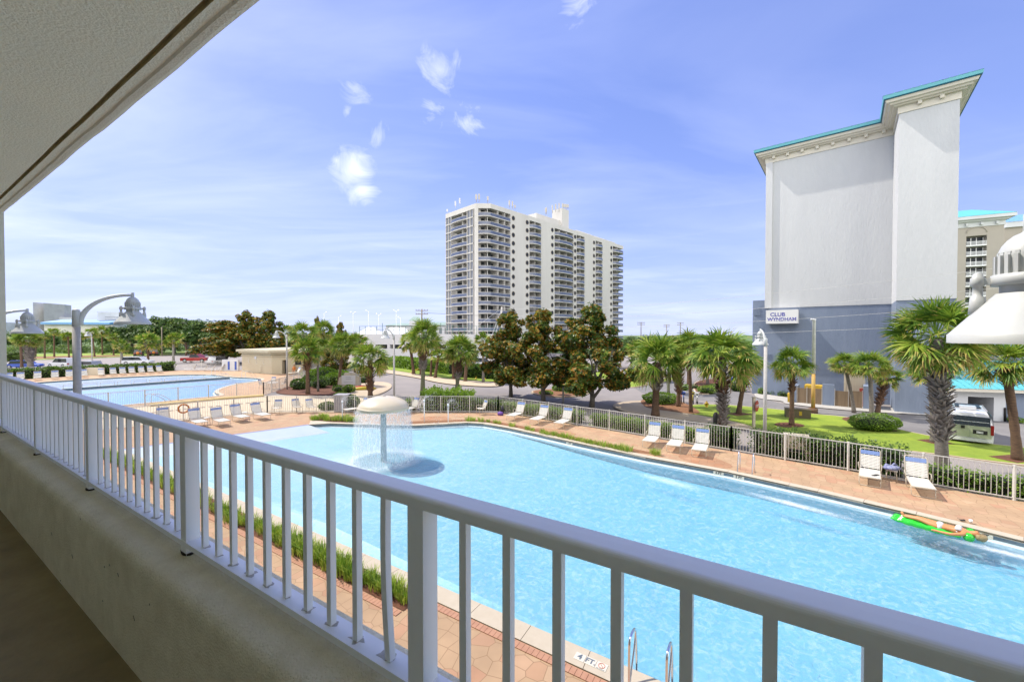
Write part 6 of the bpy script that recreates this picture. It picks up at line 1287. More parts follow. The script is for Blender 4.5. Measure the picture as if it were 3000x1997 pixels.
def magnolia_mesh(seed, rust=.34):
    random.seed(seed); bl_ = []; 
    for i in range(58):                                              # ragged cone of clumps; unit height 1, half width ~.33
        z = random.uniform(.19, .95); w_ = .40*min(1, (1.03-z)/.55)**.8*(.75 if z < .3 else 1); a = random.uniform(0, 6.28); r = w_*random.uniform(.25, 1.08); s = .045+.050*(1-z)*random.uniform(.5, 1.3); bl_.append((r*math.cos(a), r*math.sin(a), z, s, s, s*.8))
    bl_.append((0, 0, .93, .08, .08, .08)); bl_.append((.03, 0, .72, .08, .08, .14))
    return lumpy(bl_, 5400, .027, ['magnolia_green', 'magnolia_rust'], (1-rust, rust), seed, .8, 6)
MG = [magnolia_mesh(61), magnolia_mesh(62), magnolia_mesh(63, .28)]
def limbs(n, seed, spread=.3, r0=.03, h=.75):
    random.seed(seed); b = MB(); b.tube([(0, 0, -.01), (.005, 0, .10), (.0, .01, .2)], [r0*1.25, r0, r0*.9], 8)
    for i in range(n):
        a = i*6.283/n+random.uniform(-.4, .4); s = spread*random.uniform(.5, 1); z0 = random.uniform(.08, .22); z1 = random.uniform(.45, h); P = [Vector((0, 0, z0))]
        for k in range(1, 6): f = k/5; P.append(Vector((math.cos(a+f*.4)*s*f**.8+random.gauss(0, .01), math.sin(a+f*.4)*s*f**.8+random.gauss(0, .01), z0+(z1-z0)*f)))
        b.tube(P, [r0*.7*(1-.8*k/5) for k in range(6)], 6)
        for k in (2, 3, 4):
            d = Vector((random.gauss(0, .08), random.gauss(0, .08), .08)); b.tube([P[k], P[k]+d*.6, P[k]+d*1.3], [r0*.3, r0*.2, r0*.08], 5)
    return b
LM = [limbs(7, 71, .20, .022, .62).mesh('trunk', 'bark_grey'), limbs(6, 72, .22, .03, .65).mesh('trunk', 'bark_grey')]
def tree(base, top_py, wpx, label, me, tr, name='magnolia_tree', group='rust and green magnolias', sx=.60, rz=None, cat='tree', cz=0):
    g = G(*base); h = PY(base[0], top_py, g.y).z; t = thing(name, label, cat, g, 0, group); w_ = wpx/F*g.y/sx; rz = rz if rz is not None else random.uniform(0, 6)
    inst(tr, 'trunk', t, (0, 0, 0), rz, (w_, w_, h)); inst(me, 'crown', t, (0, 0, cz), rz, (w_, w_, h)); return t
tree((1497, 1163), 912, 150, 'rusty magnolia, left of the three in the middle of the view', MG[0], LM[0]); tree((1592, 1177), 906, 165, 'rusty magnolia, middle one of the three', MG[1], LM[0]); tree((1734, 1195), 893, 200, 'rusty magnolia, right and largest of the three', MG[2], LM[0])
tree((660, 1064), 938, 140, 'dark magnolia spreading low behind the red truck', MG[1], LM[1]); tree((722, 1064), 911, 95, 'tall dark magnolia left behind the bathhouse', MG[0], LM[1]); tree((790, 1064), 910, 100, 'tall dark magnolia right behind the bathhouse', MG[2], LM[1])
tree((985, 1100), 1000, 75, 'small dark magnolia between the cluster palms', MG[2], LM[1]); tree((931, 1072), 928, 34, 'magnolia top poking above the palm cluster, left', MG[0], LM[1]); tree((1000, 1072), 943, 40, 'magnolia top poking above the palm cluster, right', MG[1], LM[1])
random.seed(4)
def blobtree(seed, n=1500, leaf=.045, mats_=('tree_leaf', 'tree_leaf_light'), pr=(.7, .3), cnt=14, zlo=.35):
    random.seed(seed); bl_ = []
    for i in range(cnt):
        a = random.uniform(0, 6.28); z = random.uniform(zlo+.1, .88); r = .36*math.sin(math.pi*min(1, (z-zlo+.12)/(1.12-zlo)))*random.uniform(.4, 1); s = random.uniform(.10, .17); bl_.append((r*math.cos(a), r*math.sin(a), z, s, s, s*.85))
    return lumpy(bl_, n, leaf, list(mats_), pr, seed, .8, 5)
BT = [blobtree(81), blobtree(82), blobtree(83, pr=(.35, .65))]; BS = blobtree(84, 1100, .055, ('tree_leaf',), (1,), 10, .45)
for i, (bx, by, ty, w_) in enumerate(((432, 1036, 925, 70), (470, 1034, 932, 75), (510, 1036, 928, 80), (548, 1038, 930, 80), (590, 1040, 936, 70), (390, 1036, 950, 70), (640, 1042, 948, 60), (350, 1034, 956, 60), (455, 1040, 950, 60), (575, 1040, 960, 60))):
    tree((bx, by), ty, w_, ['green broadleaf tree, leftmost of the tall dark clump', 'green broadleaf tree, second in the tall dark clump', 'green broadleaf tree in the middle of the tall dark clump', 'green broadleaf tree, fourth in the tall dark clump', 'green broadleaf tree at the right of the tall dark clump', 'lower tree left of the tall dark clump', 'tree behind the gap left of the bathhouse magnolias', 'lowest tree left of the tall dark clump', 'front tree low under the tall clump, left', 'front tree low under the tall clump, right'][i], BT[i % 2], LM[1], 'broadleaf_tree', 'dark trees beyond the parking lot')
tree((50, 1078), 1024, 50, 'small yellow green crape myrtle by the far loungers at the left edge', BT[2], LM[0], 'small_tree', 'small ornamental trees')
tree((2729, 1212), 1106, 80, 'small clipped tree on bare stems before the blue wall', BS, LM[0], 'small_tree', 'small ornamental trees'); tree((2278, 1153), 1088, 72, 'round dark shrub tree beside the blue parking sign', BS, LM[1], 'small_tree', 'small ornamental trees')
tree((1850, 1075), 985, 60, 'olive tree left of the thick trunked palm, far behind', BT[0], LM[1], 'broadleaf_tree', 'trees behind the driveway'); tree((1800, 1078), 990, 70, 'olive tree behind the right magnolia', BT[1], LM[1], 'broadleaf_tree', 'trees behind the driveway'); tree((2260, 1150), 960, 62, 'yellow green tree at the corner of the blue hotel wall', BT[2], LM[0], 'small_tree', 'small ornamental trees')
# far woods and shrub belts: one mass each
def woods(name, strips, n, leaf, mats_, pr, label, seed, kind='stuff'):
    random.seed(seed); bl_ = []
    for (x0, x1, Y, ztop, m_, s_) in strips:
        k = m_
        for i in range(k):
            px = x0+(x1-x0)*random.random(); Yy = Y*random.uniform(.94, 1.1); p = PY(px, 980, Yy); zt_ = ztop*random.uniform(.55, 1.0); s = s_*random.uniform(.7, 1.25); bl_.append((p.x, p.y, max(s*.5, zt_-s*.8), s*1.3, s, s*.8)); 
            if zt_ > s*2.5: bl_.append((p.x+random.gauss(0, s), p.y, zt_*.4, s*1.3, s, s))
    me = lumpy(bl_, n, leaf, list(mats_), pr, seed, .8, 4); o = inst(me, name); tag(o, label, None, None, kind); return o
woods('woods', [(-150, 130, 190, 8.5, 26, 3.2), (120, 420, 175, 8, 34, 3.0), (400, 640, 170, 12, 26, 3.4)], 15000, .75, ('tree_leaf', 'tree_leaf_light'), (.6, .4), 'mass of green scrub woods beyond the parking lot at the left', 91)
woods('undergrowth', [(-120, 420, 128, 3.0, 60, 1.6), (380, 620, 130, 3.5, 16, 1.8)], 9000, .38, ('tree_leaf_light', 'tree_leaf'), (.7, .3), 'low bright green undergrowth behind the verge palms', 92)
woods('woods', [(620, 1000, 150, 6.5, 30, 3.0), (1250, 1500, 130, 3, 14, 2)], 7000, .6, ('tree_leaf',), (1,), 'dark tree mass behind the bathhouse and driveway', 93)
woods('woods', [(1790, 2210, 190, 6.0, 34, 3.4), (1900, 2230, 120, 3.5, 20, 1.8)], 9000, .55, ('tree_leaf', 'tree_leaf_light'), (.75, .25), 'distant scrub and trees between tower and hotel', 94)
# ------------------------------------------------------------ hedges and shrubs
def hedge(pts, wd, h, label, name='hedge', dens=150, leaf=.11, mt='hedge_leaf', group='clipped hedges', round_=False, rag=.10, cat='hedge'):
    P = [Vector((p[0], p[1], 0)) for p in pts]; random.seed(int(abs(P[0].x)*13+abs(P[0].y)*7)); t = thing(name, label, cat, (0, 0, 0), 0, group); core = MB(); b = MB()
    for i in range(len(P)-1):
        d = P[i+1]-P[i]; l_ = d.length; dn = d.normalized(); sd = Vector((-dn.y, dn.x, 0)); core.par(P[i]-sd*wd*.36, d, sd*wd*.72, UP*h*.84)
        k = int((2*h+wd)*l_*dens*1.7)
        for _ in range(k):
            s = random.random()*(l_+wd*.4)-wd*.2; u = random.random()*(2*h+wd); f = P[i]+dn*s; hn = 1+rag*1.1*mnoise.noise((f.x*1.1, f.y*1.1, 0))+rag*mnoise.noise((f.x*4, f.y*4, 5))
            if u < h: p = f-sd*wd*.5+UP*u*hn; nrm = -sd
            elif u < h+wd: p = f+sd*(u-h-wd/2)+UP*(h*hn-abs(random.gauss(0, .13))); nrm = UP
            else: p = f+sd*wd*.5+UP*(u-h-wd)*hn; nrm = sd
            p = p+nrm*random.gauss(-.02, .05+rag*.3); q = (nrm+UP*.3+Vector((random.gauss(0, .7), random.gauss(0, .7), random.gauss(0, .7)))).normalized(); wv = q.orthogonal().normalized()*leaf*.36; b.leaf(p, q, wv, leaf*random.uniform(.7, 1.3))
    core.build('shade_core', 'hedge_core', t); b.build('foliage', mt, t); return t  # solid near-black core paints the shade inside the foliage
def bush(px, py, wpx, hpx, label, mt='hedge_leaf', dens=1.0, leaf=None, group='rounded shrubs', name='shrub', sy=1., cat='shrub'):
    g = G(px, py); w_ = wpx/F*g.y/2; h = hpx/F*g.y; lf = leaf or max(.09, g.y*.0034); random.seed(px*3+py); t = thing(name, label, cat, g, 0, group); b = MB(); k = int((w_*w_*3+w_*h*6)/lf/lf*2.8*dens); k = min(k, 9000)
    cr = MB(); cr.sm = True; cr.lathe([(w_*.74*math.cos(a), h*.38+h*.38*math.sin(a)) for a in [-1.4+2.8*i/8 for i in range(9)]], n=14, sy=sy); cr.build('shade_core', 'hedge_core', t)  # dark filler stands in for the shade within the shrub
    for _ in range(k):
        d = Vector((random.gauss(0, 1), random.gauss(0, 1), random.gauss(0, 1))).normalized(); nz = .97+.13*mnoise.noise((d.x*2.5+px, d.y*2.5, d.z*2.5))-abs(random.gauss(0, .07)); p = Vector((d.x*w_*nz, d.y*w_*sy*nz, h*.5+d.z*h*.5*nz))
        if p.z < 0: p.z = random.random()*h*.3
        q = (d+UP*.3+Vector((random.gauss(0, .6), random.gauss(0, .6), random.gauss(0, .6)))).normalized(); b.leaf(p, q, q.orthogonal().normalized()*lf*.32, lf*random.uniform(.7, 1.3))
    b.build('foliage', mt, t); return t
def fo(px_list, off):                                                # points shifted outwards (away from the camera) by off metres
    Q = []
    for x, y in px_list: p = G(x, y); d = Vector((p.x, p.y)).normalized(); Q.append((p.x+d.x*off, p.y+d.y*off))
    return Q
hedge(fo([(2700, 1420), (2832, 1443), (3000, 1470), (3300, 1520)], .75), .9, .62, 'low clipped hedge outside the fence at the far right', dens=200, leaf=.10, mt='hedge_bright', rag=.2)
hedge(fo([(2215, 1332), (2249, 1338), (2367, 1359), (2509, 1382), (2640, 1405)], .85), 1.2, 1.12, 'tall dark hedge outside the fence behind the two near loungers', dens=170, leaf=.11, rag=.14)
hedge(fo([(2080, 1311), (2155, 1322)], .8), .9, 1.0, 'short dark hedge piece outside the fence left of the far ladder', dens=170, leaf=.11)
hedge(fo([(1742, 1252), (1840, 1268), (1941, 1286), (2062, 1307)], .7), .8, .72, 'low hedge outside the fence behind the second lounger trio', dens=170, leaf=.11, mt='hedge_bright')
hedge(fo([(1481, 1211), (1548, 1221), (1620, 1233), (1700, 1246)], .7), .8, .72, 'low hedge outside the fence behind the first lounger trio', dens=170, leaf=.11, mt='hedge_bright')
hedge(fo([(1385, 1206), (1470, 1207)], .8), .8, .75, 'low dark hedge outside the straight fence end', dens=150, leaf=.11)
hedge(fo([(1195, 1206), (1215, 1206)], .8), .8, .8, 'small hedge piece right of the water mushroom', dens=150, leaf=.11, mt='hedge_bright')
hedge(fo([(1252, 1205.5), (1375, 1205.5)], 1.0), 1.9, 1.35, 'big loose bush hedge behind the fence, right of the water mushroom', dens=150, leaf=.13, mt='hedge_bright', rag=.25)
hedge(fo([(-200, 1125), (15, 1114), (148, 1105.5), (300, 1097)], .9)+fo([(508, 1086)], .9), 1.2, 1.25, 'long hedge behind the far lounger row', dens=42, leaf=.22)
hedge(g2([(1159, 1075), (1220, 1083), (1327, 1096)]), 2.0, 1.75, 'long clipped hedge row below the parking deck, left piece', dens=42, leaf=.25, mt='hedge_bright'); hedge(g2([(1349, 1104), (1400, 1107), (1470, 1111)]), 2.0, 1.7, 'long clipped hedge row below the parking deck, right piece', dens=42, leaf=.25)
bush(1934, 1183, 100, 34, 'wide clipped round hedge behind the thick trunked palm', 'hedge_bright', group='clipped round hedges', sy=.9)
bush(2563, 1262, 138, 52, 'oval clipped hedge on the lawn around the palm trio', 'hedge_bright', group='clipped round hedges', sy=.6)
for (px, py, w_, h_, lab) in ((1884, 1116, 34, 19, 'round dark shrub on the grass island left of the thick palm'), (2006, 1143, 24, 17, 'round green shrub on the planted island, left'), (2034, 1139, 18, 13, 'small round shrub on the planted island'), (2072, 1152, 52, 22, 'wide green shrub on the planted island'), (2095, 1143, 34, 18, 'green shrub on the planted island, right'), (2232, 1155, 20, 18, 'round yellow green shrub at the blue wall base'), (2258, 1156, 26, 15, 'dark low shrub left of the parking sign'), (2298, 1160, 34, 14, 'dark low shrub right of the parking sign'), (2158, 1145, 40, 34, 'dark shrub mass in shade left of the blue wall'), (2215+760, 1238, 30, 18, 'green shrub at the right edge by the annex')):
    bush(px, py, w_, h_, lab, 'hedge_bright' if 'green' in lab else 'hedge_leaf')
for (px, py, w_, h_, lab, mt) in ((876, 1140, 46, 30, 'dark rounded shrub left in the mulch bed', 'hedge_leaf'), (905, 1132, 40, 34, 'dark shrub behind the shaggy palm', 'hedge_leaf'), (938, 1136, 50, 34, 'dark shrub in the middle of the mulch bed', 'hedge_leaf'), (950, 1116, 70, 40, 'bright green shrub mass in the bed', 'hedge_bright'), (975, 1128, 46, 36, 'bright green shrub left of the leaning palm', 'hedge_bright'), (1000, 1115, 50, 30, 'bright green shrub behind the monument sign', 'hedge_bright'), (915, 1110, 60, 28, 'bright green shrub at the bed back left', 'hedge_bright'), (1063, 1122, 36, 22, 'green shrub right of the monument sign', 'hedge_leaf'), (990, 1147, 30, 18, 'low green shrub below the monument sign, left', 'hedge_leaf'), (1023, 1150, 34, 22, 'low green shrub below the monument sign, right', 'hedge_bright'), (1030, 1203, 46, 46, 'green shrub between speckled cabinet and lounger', 'hedge_leaf'), (1000, 1165, 40, 16, 'bush with small violet flowers behind the fence', 'hedge_leaf'), (960, 1200, 50, 22, 'loose green shrub left of the speckled cabinet', 'hedge_leaf'), (1500, 1110, 60, 24, 'shrub below the left magnolia', 'hedge_leaf'), (1640, 1146, 44, 20, 'yellow green shrub on the flower island', 'hedge_bright'), (1600, 1156, 40, 10, 'low flowering cover on the flower island', 'hedge_bright')):
    bush(px, py, w_, h_, lab, mt)
for k, (x0, x1, mm_) in enumerate(((2085, 2160, 'flower'),)):
    pass
# ------------------------------------------------------------ grass tufts
def tuft_mesh(seed, n=90, h=.42, sp=.16):
    random.seed(seed); b = MB()
    for i in range(n):
        a = random.uniform(0, 6.28); r = sp*random.random()**.6; p = Vector((math.cos(a)*r, math.sin(a)*r, 0)); l_ = h*random.uniform(.55, 1.1); o = Vector((math.cos(a+random.gauss(0, .5)), math.sin(a+random.gauss(0, .5)), 0))*random.uniform(.05, .5); wv = Vector((-o.y, o.x, 0)).normalized()*.006; m1 = p+(UP*.6+o*.5)*l_*.6; e = m1+(UP*.32+o*1.0)*l_*.55
        b.add([p-wv, p+wv, m1+wv, m1-wv, e], [(0, 1, 2, 3), (3, 2, 4)])
    return b.mesh('grass_tuft', 'tuft')
TF = [tuft_mesh(k) for k in (1, 2, 3)]; TG = 'grass tufts in the strip along the near pool edge'; TG2 = 'grass tufts along the far pool edge'
random.seed(9); a = 6.6; i = 0; TREL = []
while a < 27.5:
    for rep in range(2 if a < 12 else 1):
        bb_ = random.uniform(6.12, 6.38); o = inst(TF[i % 3], 'grass_tuft', None, B(a+random.gauss(0, .05), bb_, H-.015), random.uniform(0, 6), random.uniform(1.1, 1.75)); tag(o, 'bright green grass tuft in the mulch strip below the railing', 'grass tuft', TG)
    a += random.uniform(.22, .36) if not (15.2 < a < 15.6) else .8; i += 1
ptsf = g2([(1372, 1233), (1385, 1233), (1408, 1235), (1430, 1236), (1450, 1239), (1462, 1241), (1500, 1250), (1545, 1259), (1560, 1263), (1590, 1270), (1605, 1274), (1622, 1276), (1640, 1280), (1655, 1283), (1672, 1287), (1690, 1291), (1705, 1294), (1720, 1298), (1735, 1301), (1752, 1304), (1770, 1308), (1788, 1311), (1805, 1315), (1822, 1318), (1840, 1322), (1915, 1330), (1925, 1333)])
for i, (x, y) in enumerate(ptsf): o = inst(TF[i % 3], 'grass_tuft', None, (x, y, .015), random.uniform(0, 6), random.uniform(.95, 1.5)); tag(o, 'grass tuft in the orange mulch along the far pool edge', 'grass tuft', TG2)
ptsf = [(x+random.gauss(0, .15), y+random.gauss(0, .15)) for x, y in g2([(918, 1230), (928, 1229), (940, 1230), (950, 1231), (962, 1232), (975, 1232), (988, 1233), (1000, 1233), (1012, 1234), (1024, 1235), (1036, 1236), (950, 1226), (990, 1227), (1028, 1228)])]
for i, (x, y) in enumerate(ptsf): o = inst(TF[i % 3], 'grass_tuft', None, (x, y, .015), random.uniform(0, 6), random.uniform(1.3, 1.9)); tag(o, 'tall grass tuft in the planter left of the water mushroom', 'grass tuft', 'grass tufts in the corner planter')
# ------------------------------------------------------------ vehicles
def car(px, py, ang, L_, W_, Hh, m_, kind, label, group='parked vehicles'):
    g = G(px, py); t = thing('parked_'+{'suv': 'suv', 'pickup': 'pickup', 'jeep': 'jeep', 'sedan': 'car'}[kind], label, {'suv': 'suv', 'pickup': 'pickup truck', 'jeep': 'jeep', 'sedan': 'car'}[kind], g, ang, group); hb = Hh*.55; gl = Hh*.18
    def loft(secs, nm, mt, par_=None):
        b_ = MB(); n = len(secs); vs = []
        for (x, w_, z0, z1) in secs: vs += [(x, -w_/2, z0), (x, w_/2, z0), (x, w_/2, z1), (x, -w_/2, z1)]
        fs = [(0, 1, 2, 3), tuple(range(4*n-1, 4*n-5, -1))]
        for i in range(n-1):
            for k in range(4): fs.append((i*4+k, i*4+4+k, i*4+4+(k+1) % 4, i*4+(k+1) % 4))
        b_.add(vs, fs); o_ = b_.build(nm, mt, par_ or t); bv = o_.modifiers.new('bev', 'BEVEL'); bv.width = .06; bv.segments = 2; return o_
    h2 = L_/2
    if kind == 'pickup': loft([(-h2, W_*.95, gl+.15, hb), (-h2+.1, W_, gl, hb), (h2-.9, W_, gl, hb), (h2-.1, W_*.94, gl, hb*.96), (h2, W_*.86, gl+.1, hb*.85)], 'body', m_); cab = [(-.15*L_, .1*L_, .28*L_)]; loft([(-.17*L_, W_*.9, hb, hb+.02), (-.12*L_, W_*.82, hb, Hh), (.10*L_, W_*.82, hb, Hh), (.24*L_, W_*.9, hb, hb+.02)], 'cabin', m_); loft([(-.165*L_, W_*.905, hb+.05, hb+.06), (-.118*L_, W_*.84, hb+.05, Hh-.12), (.102*L_, W_*.84, hb+.05, Hh-.12), (.225*L_, W_*.905, hb+.05, hb+.06)], 'windows', 'window_glass')
    else:
        loft([(-h2, W_*.9, gl+.1, hb), (-h2+.15, W_, gl, hb), (h2-.8, W_, gl, hb), (h2-.1, W_*.92, gl, hb*.9), (h2, W_*.84, gl+.1, hb*.75)], 'body', m_)
        bk = -.48 if kind in ('suv', 'jeep') else -.36; loft([(bk*L_, W_*.9, hb, hb+.03), ((bk+.05)*L_, W_*.8, hb, Hh), (.12*L_, W_*.8, hb, Hh), (.26*L_, W_*.9, hb, hb+.02)], 'cabin', m_); loft([((bk+.003)*L_, W_*.905, hb+.04, hb+.07), ((bk+.045)*L_, W_*.82, hb+.04, Hh-.09), (.122*L_, W_*.82, hb+.04, Hh-.09), (.248*L_, W_*.905, hb+.04, hb+.06)], 'windows', 'window_glass')
    for sx in (-.32, .32):
        for sy in (-1, 1):
            b_ = MB(); r_ = Hh*.22; b_.tube([(sx*L_, sy*W_*.40, r_), (sx*L_, sy*W_*.51, r_)], r_, 14); w_ = b_.build('wheel', 'rubber', t); b_ = MB(); b_.tube([(sx*L_, sy*W_*.50, r_), (sx*L_, sy*W_*.515, r_)], r_*.6, 12); b_.build('rim', 'car_silver', w_)
    for sy in (-1, 1):
        b_ = MB(); b_.box((-h2+.02, sy*W_*.38, hb*.82), (.08, W_*.14, hb*.22)); b_.build('tail_light', 'tail_red', t); b_ = MB(); b_.box((h2-.02, sy*W_*.34, hb*.70), (.06, W_*.18, hb*.14)); b_.build('headlight', 'white_plain', t)
    if kind == 'jeep': b_ = MB(); b_.tube([(-h2-.15, 0, hb*.9), (-h2, 0, hb*.9)], Hh*.21, 14); b_.build('spare_wheel', 'orange' , t)
    return t
car(576, 1061, .05, 5.4, 1.95, 1.85, 'car_red', 'pickup', 'red pickup truck parked in front of the dark magnolia'); car(407, 1043, 2.2, 4.0, 1.8, 1.8, 'car_black', 'jeep', 'black jeep with an orange spare wheel, left of two'); car(453, 1041, 2.2, 4.0, 1.8, 1.8, 'car_black', 'jeep', 'black jeep with an orange spare wheel, right of two')
car(186, 1077, 2.9, 4.9, 1.9, 1.75, 'car_white', 'suv', 'shiny white suv parked left of the concrete lamp pole'); car(262, 1081, 3.0, 4.4, 1.8, 1.4, 'car_silver', 'sedan', 'silver car roof low behind the hedge right of the lamp pole'); car(405, 1068, .2, 4.6, 1.85, 1.6, 'car_white', 'suv', 'white hatchback behind the hedge near the wide palm'); car(640, 1066, 1.5, 4.6, 1.85, 1.5, 'car_white', 'sedan', 'pale car seen from behind by the bathhouse fence')
car(1412, 1077, .25, 5.0, 1.95, 1.85, 'car_white', 'suv', 'white suv behind the hedge right of the slim palm'); car(1450, 1090, .3, 4.9, 1.9, 1.7, 'car_white', 'pickup', 'white pickup cab just below the white suv'); car(1040, 1091, .35, 4.7, 1.85, 1.5, 'car_silver', 'sedan', 'grey car behind the monument sign palms'); car(72, 1078, .3, 4.5, 1.8, 1.4, 'blue_sign', 'sedan', 'blue car behind the crape myrtle at the left')
# camper van
vb = G(2848, 1296); va_ = math.atan2(-.62, -.78)+math.pi*0
va_ = math.atan2(.70, .714)                     # van points away from the viewer, up the road
t = thing('camper_van', 'white high roof camper van seen from behind on the service road', 'van', G(2840, 1300)+Vector((math.cos(va_), math.sin(va_), 0))*1.9, va_)
b = MB(); W_, HH = 1.66, 1.74
secs = [(-2.1, .93, .30, 1.25), (-2.08, .97, .22, 1.25), (-2.02, .98, .22, 1.48), (-1.95, .90, .22, 1.66), (-1.6, .86, .22, HH), (1.2, .86, .22, HH), (1.75, .84, .22, 1.55), (2.05, .86, .22, 1.15), (2.6, .82, .25, .95), (2.72, .7, .3, .8)]
vs = []
for (x, w_, z0, z1) in secs: zm = z0+(z1-z0)*.52; vs += [(x, -w_*W_/2*1.0, z0), (x, w_*W_/2, z0), (x, w_*W_/2*1.04, zm), (x, w_*W_/2*.84, z1), (x, -w_*W_/2*.84, z1), (x, -w_*W_/2*1.04, zm)]
n = len(secs); fs = [tuple(range(5, -1, -1)), tuple(range(6*n-6, 6*n))]
for i in range(n-1):
    for k in range(6): fs.append((i*6+k, i*6+(k+1) % 6, i*6+6+(k+1) % 6, i*6+6+k))
b.add(vs, fs); o = b.build('body', 'car_white', t); bv = o.modifiers.new('bev', 'BEVEL'); bv.width = .05; bv.segments = 3
b = MB(); b.par((-2.135, -.70, 1.04), (0, 1.40, 0), (.04, 0, .0), (.09, 0, .46)); b.build('rear_window', 'window_glass', t)
b = MB(); b.par((-2.135, -.74, .40), (0, .735, 0), (.04, 0, 0), (.0, 0, .62)); b.par((-2.135, .005, .40), (0, .735, 0), (.04, 0, 0), (0, 0, .62)); o = b.build('rear_door', 'car_green', t); b = MB(); b.par((-2.15, -.60, .62), (0, .5, 0), (.03, 0, 0), (0, 0, .20)); b.build('plate_recess', 'rubber', o); b = MB(); b.par((-2.158, -.46, .66), (0, .24, 0), (.02, 0, 0), (0, 0, .11)); b.build('number_plate', 'far_white', o); b = MB(); b.box((-2.15, .25, .92), (.04, .13, .14)); b.build('door_handle', 'rubber', o)
for s in (-1, 1):
    b = MB(); b.par((-2.15, s*.765-.055, .62), (0, .11, 0), (.12, 0, 0), (0, 0, .50)); b.build('tail_light', 'tail_red', t)
    for x in (-1.35, 1.55): b = MB(); b.tube([(x, s*.58, .30), (x, s*.80, .30)], .30, 18); w1_ = b.build('wheel', 'rubber', t); b = MB(); b.tube([(x, s*.79, .30), (x, s*.81, .30)], .17, 14); b.build('rim', 'car_silver', w1_)
    b = MB(); b.tube([(-1.9, s*.60, HH+.06), (.9, s*.60, HH+.06)], .025, 6); b.build('roof_rail', 'car_silver', t)
    b = MB(); b.par((-1.7, s*.828, 1.1), (3.0, 0, 0), (0, s*.012, 0), (0, -s*.06, .42)); b.build('side_window', 'window_glass', t)
b = MB(); b.box((-1.0, .05, HH+.10), (.7, .6, .16)); b.build('roof_unit', 'car_white', t); b = MB(); b.box((-2.12, 0, .30), (.16, 1.56, .16)); b.build('rear_bumper', 'car_white', t)
b = MB(); b.box((.3, 0, HH+.03), (1.6, .95, .05)); b.build('solar_panel', 'glass_dark', t)
# ------------------------------------------------------------ street furniture
g_ = G(2208, 1254.5); hz_ = PY(2208, 1163, g_.y).z; t = thing('stop_sign', 'stop sign seen almost edge on, on a brown post by the pavement', 'road sign', g_); b = MB(); b.box((0, 0, hz_/2), (.14, .12, hz_)); b.box((0, 0, hz_), (.20, .18, .03)); b.build('post', 'frame_cream', t)
b = MB(); an = math.atan2(-.30, .95); c_ = Vector((.17, -.05, hz_*.72)); dx_ = Vector((math.cos(an+1.05), math.sin(an+1.05), 0)); nx_ = Vector((dx_.y, -dx_.x, 0)); pts = [c_+dx_*math.cos(a)*.36+UP*math.sin(a)*.36 for a in [math.pi/8+math.pi/4*i for i in range(8)]]; b.add(pts+[p-nx_*.02 for p in pts], [tuple(range(8)), tuple(range(15, 7, -1))]+[(i, (i+1) % 8, 8+(i+1) % 8, 8+i) for i in range(8)]); b.build('sign_plate', 'red_sign', t); text('STOP', .24, 'white_plain', c_+nx_*.006, dx_ if nx_.dot(Vector((g_.x, g_.y, 0))) < 0 else -dx_, UP, t)
g_ = G(2270, 1157); hz_ = PY(2270, 1101, g_.y).z; t = thing('parking_sign', 'small blue and white accessible parking sign on a post by the blue wall', 'road sign', g_); b = MB(); b.box((0, 0, hz_/2), (.06, .05, hz_)); b.build('post', 'bark_brown', t); b = MB(); b.box((0, -.04, hz_-.22), (.30, .02, .26)); b.build('sign_plate', 'blue_sign', t); b = MB(); b.box((0, -.04, hz_-.43), (.30, .02, .14)); b.build('sign_plate', 'white_plain', t); b = MB(); b.lathe([(.02, .0), (.02, .01)], (0, 0, 0), 8); b.tube([(.0, -.055, hz_-.15), (.0, -.055, hz_-.23), (.05, -.055, hz_-.23), (.07, -.055, hz_-.30)], .012, 5); b.build('symbol', 'white_plain', t)
g_ = G(2141, 1152); t = thing('parking_sign', 'small blue parking sign behind the dark trunked palm', 'road sign', g_); b = MB(); b.box((0, 0, .8), (.06, .05, 1.6)); b.build('post', 'bark_brown', t); b = MB(); b.box((0, -.04, 1.45), (.30, .02, .3)); b.build('sign_plate', 'blue_sign', t)
g_ = G(2336, 1226); c = thing('utility_cabinet', 'low brown metal utility cabinet with a yellow label on the lawn', 'cabinet', g_, -.42); b = MB(); b.box((0, 0, .33), (1.42, .6, .66)); b.box((0, 0, .68), (1.46, .64, .05)); o = b.build('body', 'brown_metal', c); b = MB(); b.box((.12, -.305, .42), (.16, .01, .28)); b.build('warning_label', 'yellow_paint', c)
g_ = G(2070, 1195); t = thing('fire_hydrant', 'yellow fire hydrant on the lawn between the palms', 'fire hydrant', g_); b = MB(); b.lathe([(.14, 0), (.14, .05), (.10, .06), (.10, .36), (.14, .37), (.14, .40), (.10, .42), (.07, .50), (.03, .53), (.03, .57)], n=14); b.build('body', 'yellow_paint', t)
for s in (-1, 1): b = MB(); b.tube([(0, 0, .30), (s*.17, 0, .30)], .05, 8); b.build('outlet', 'yellow_paint', t)
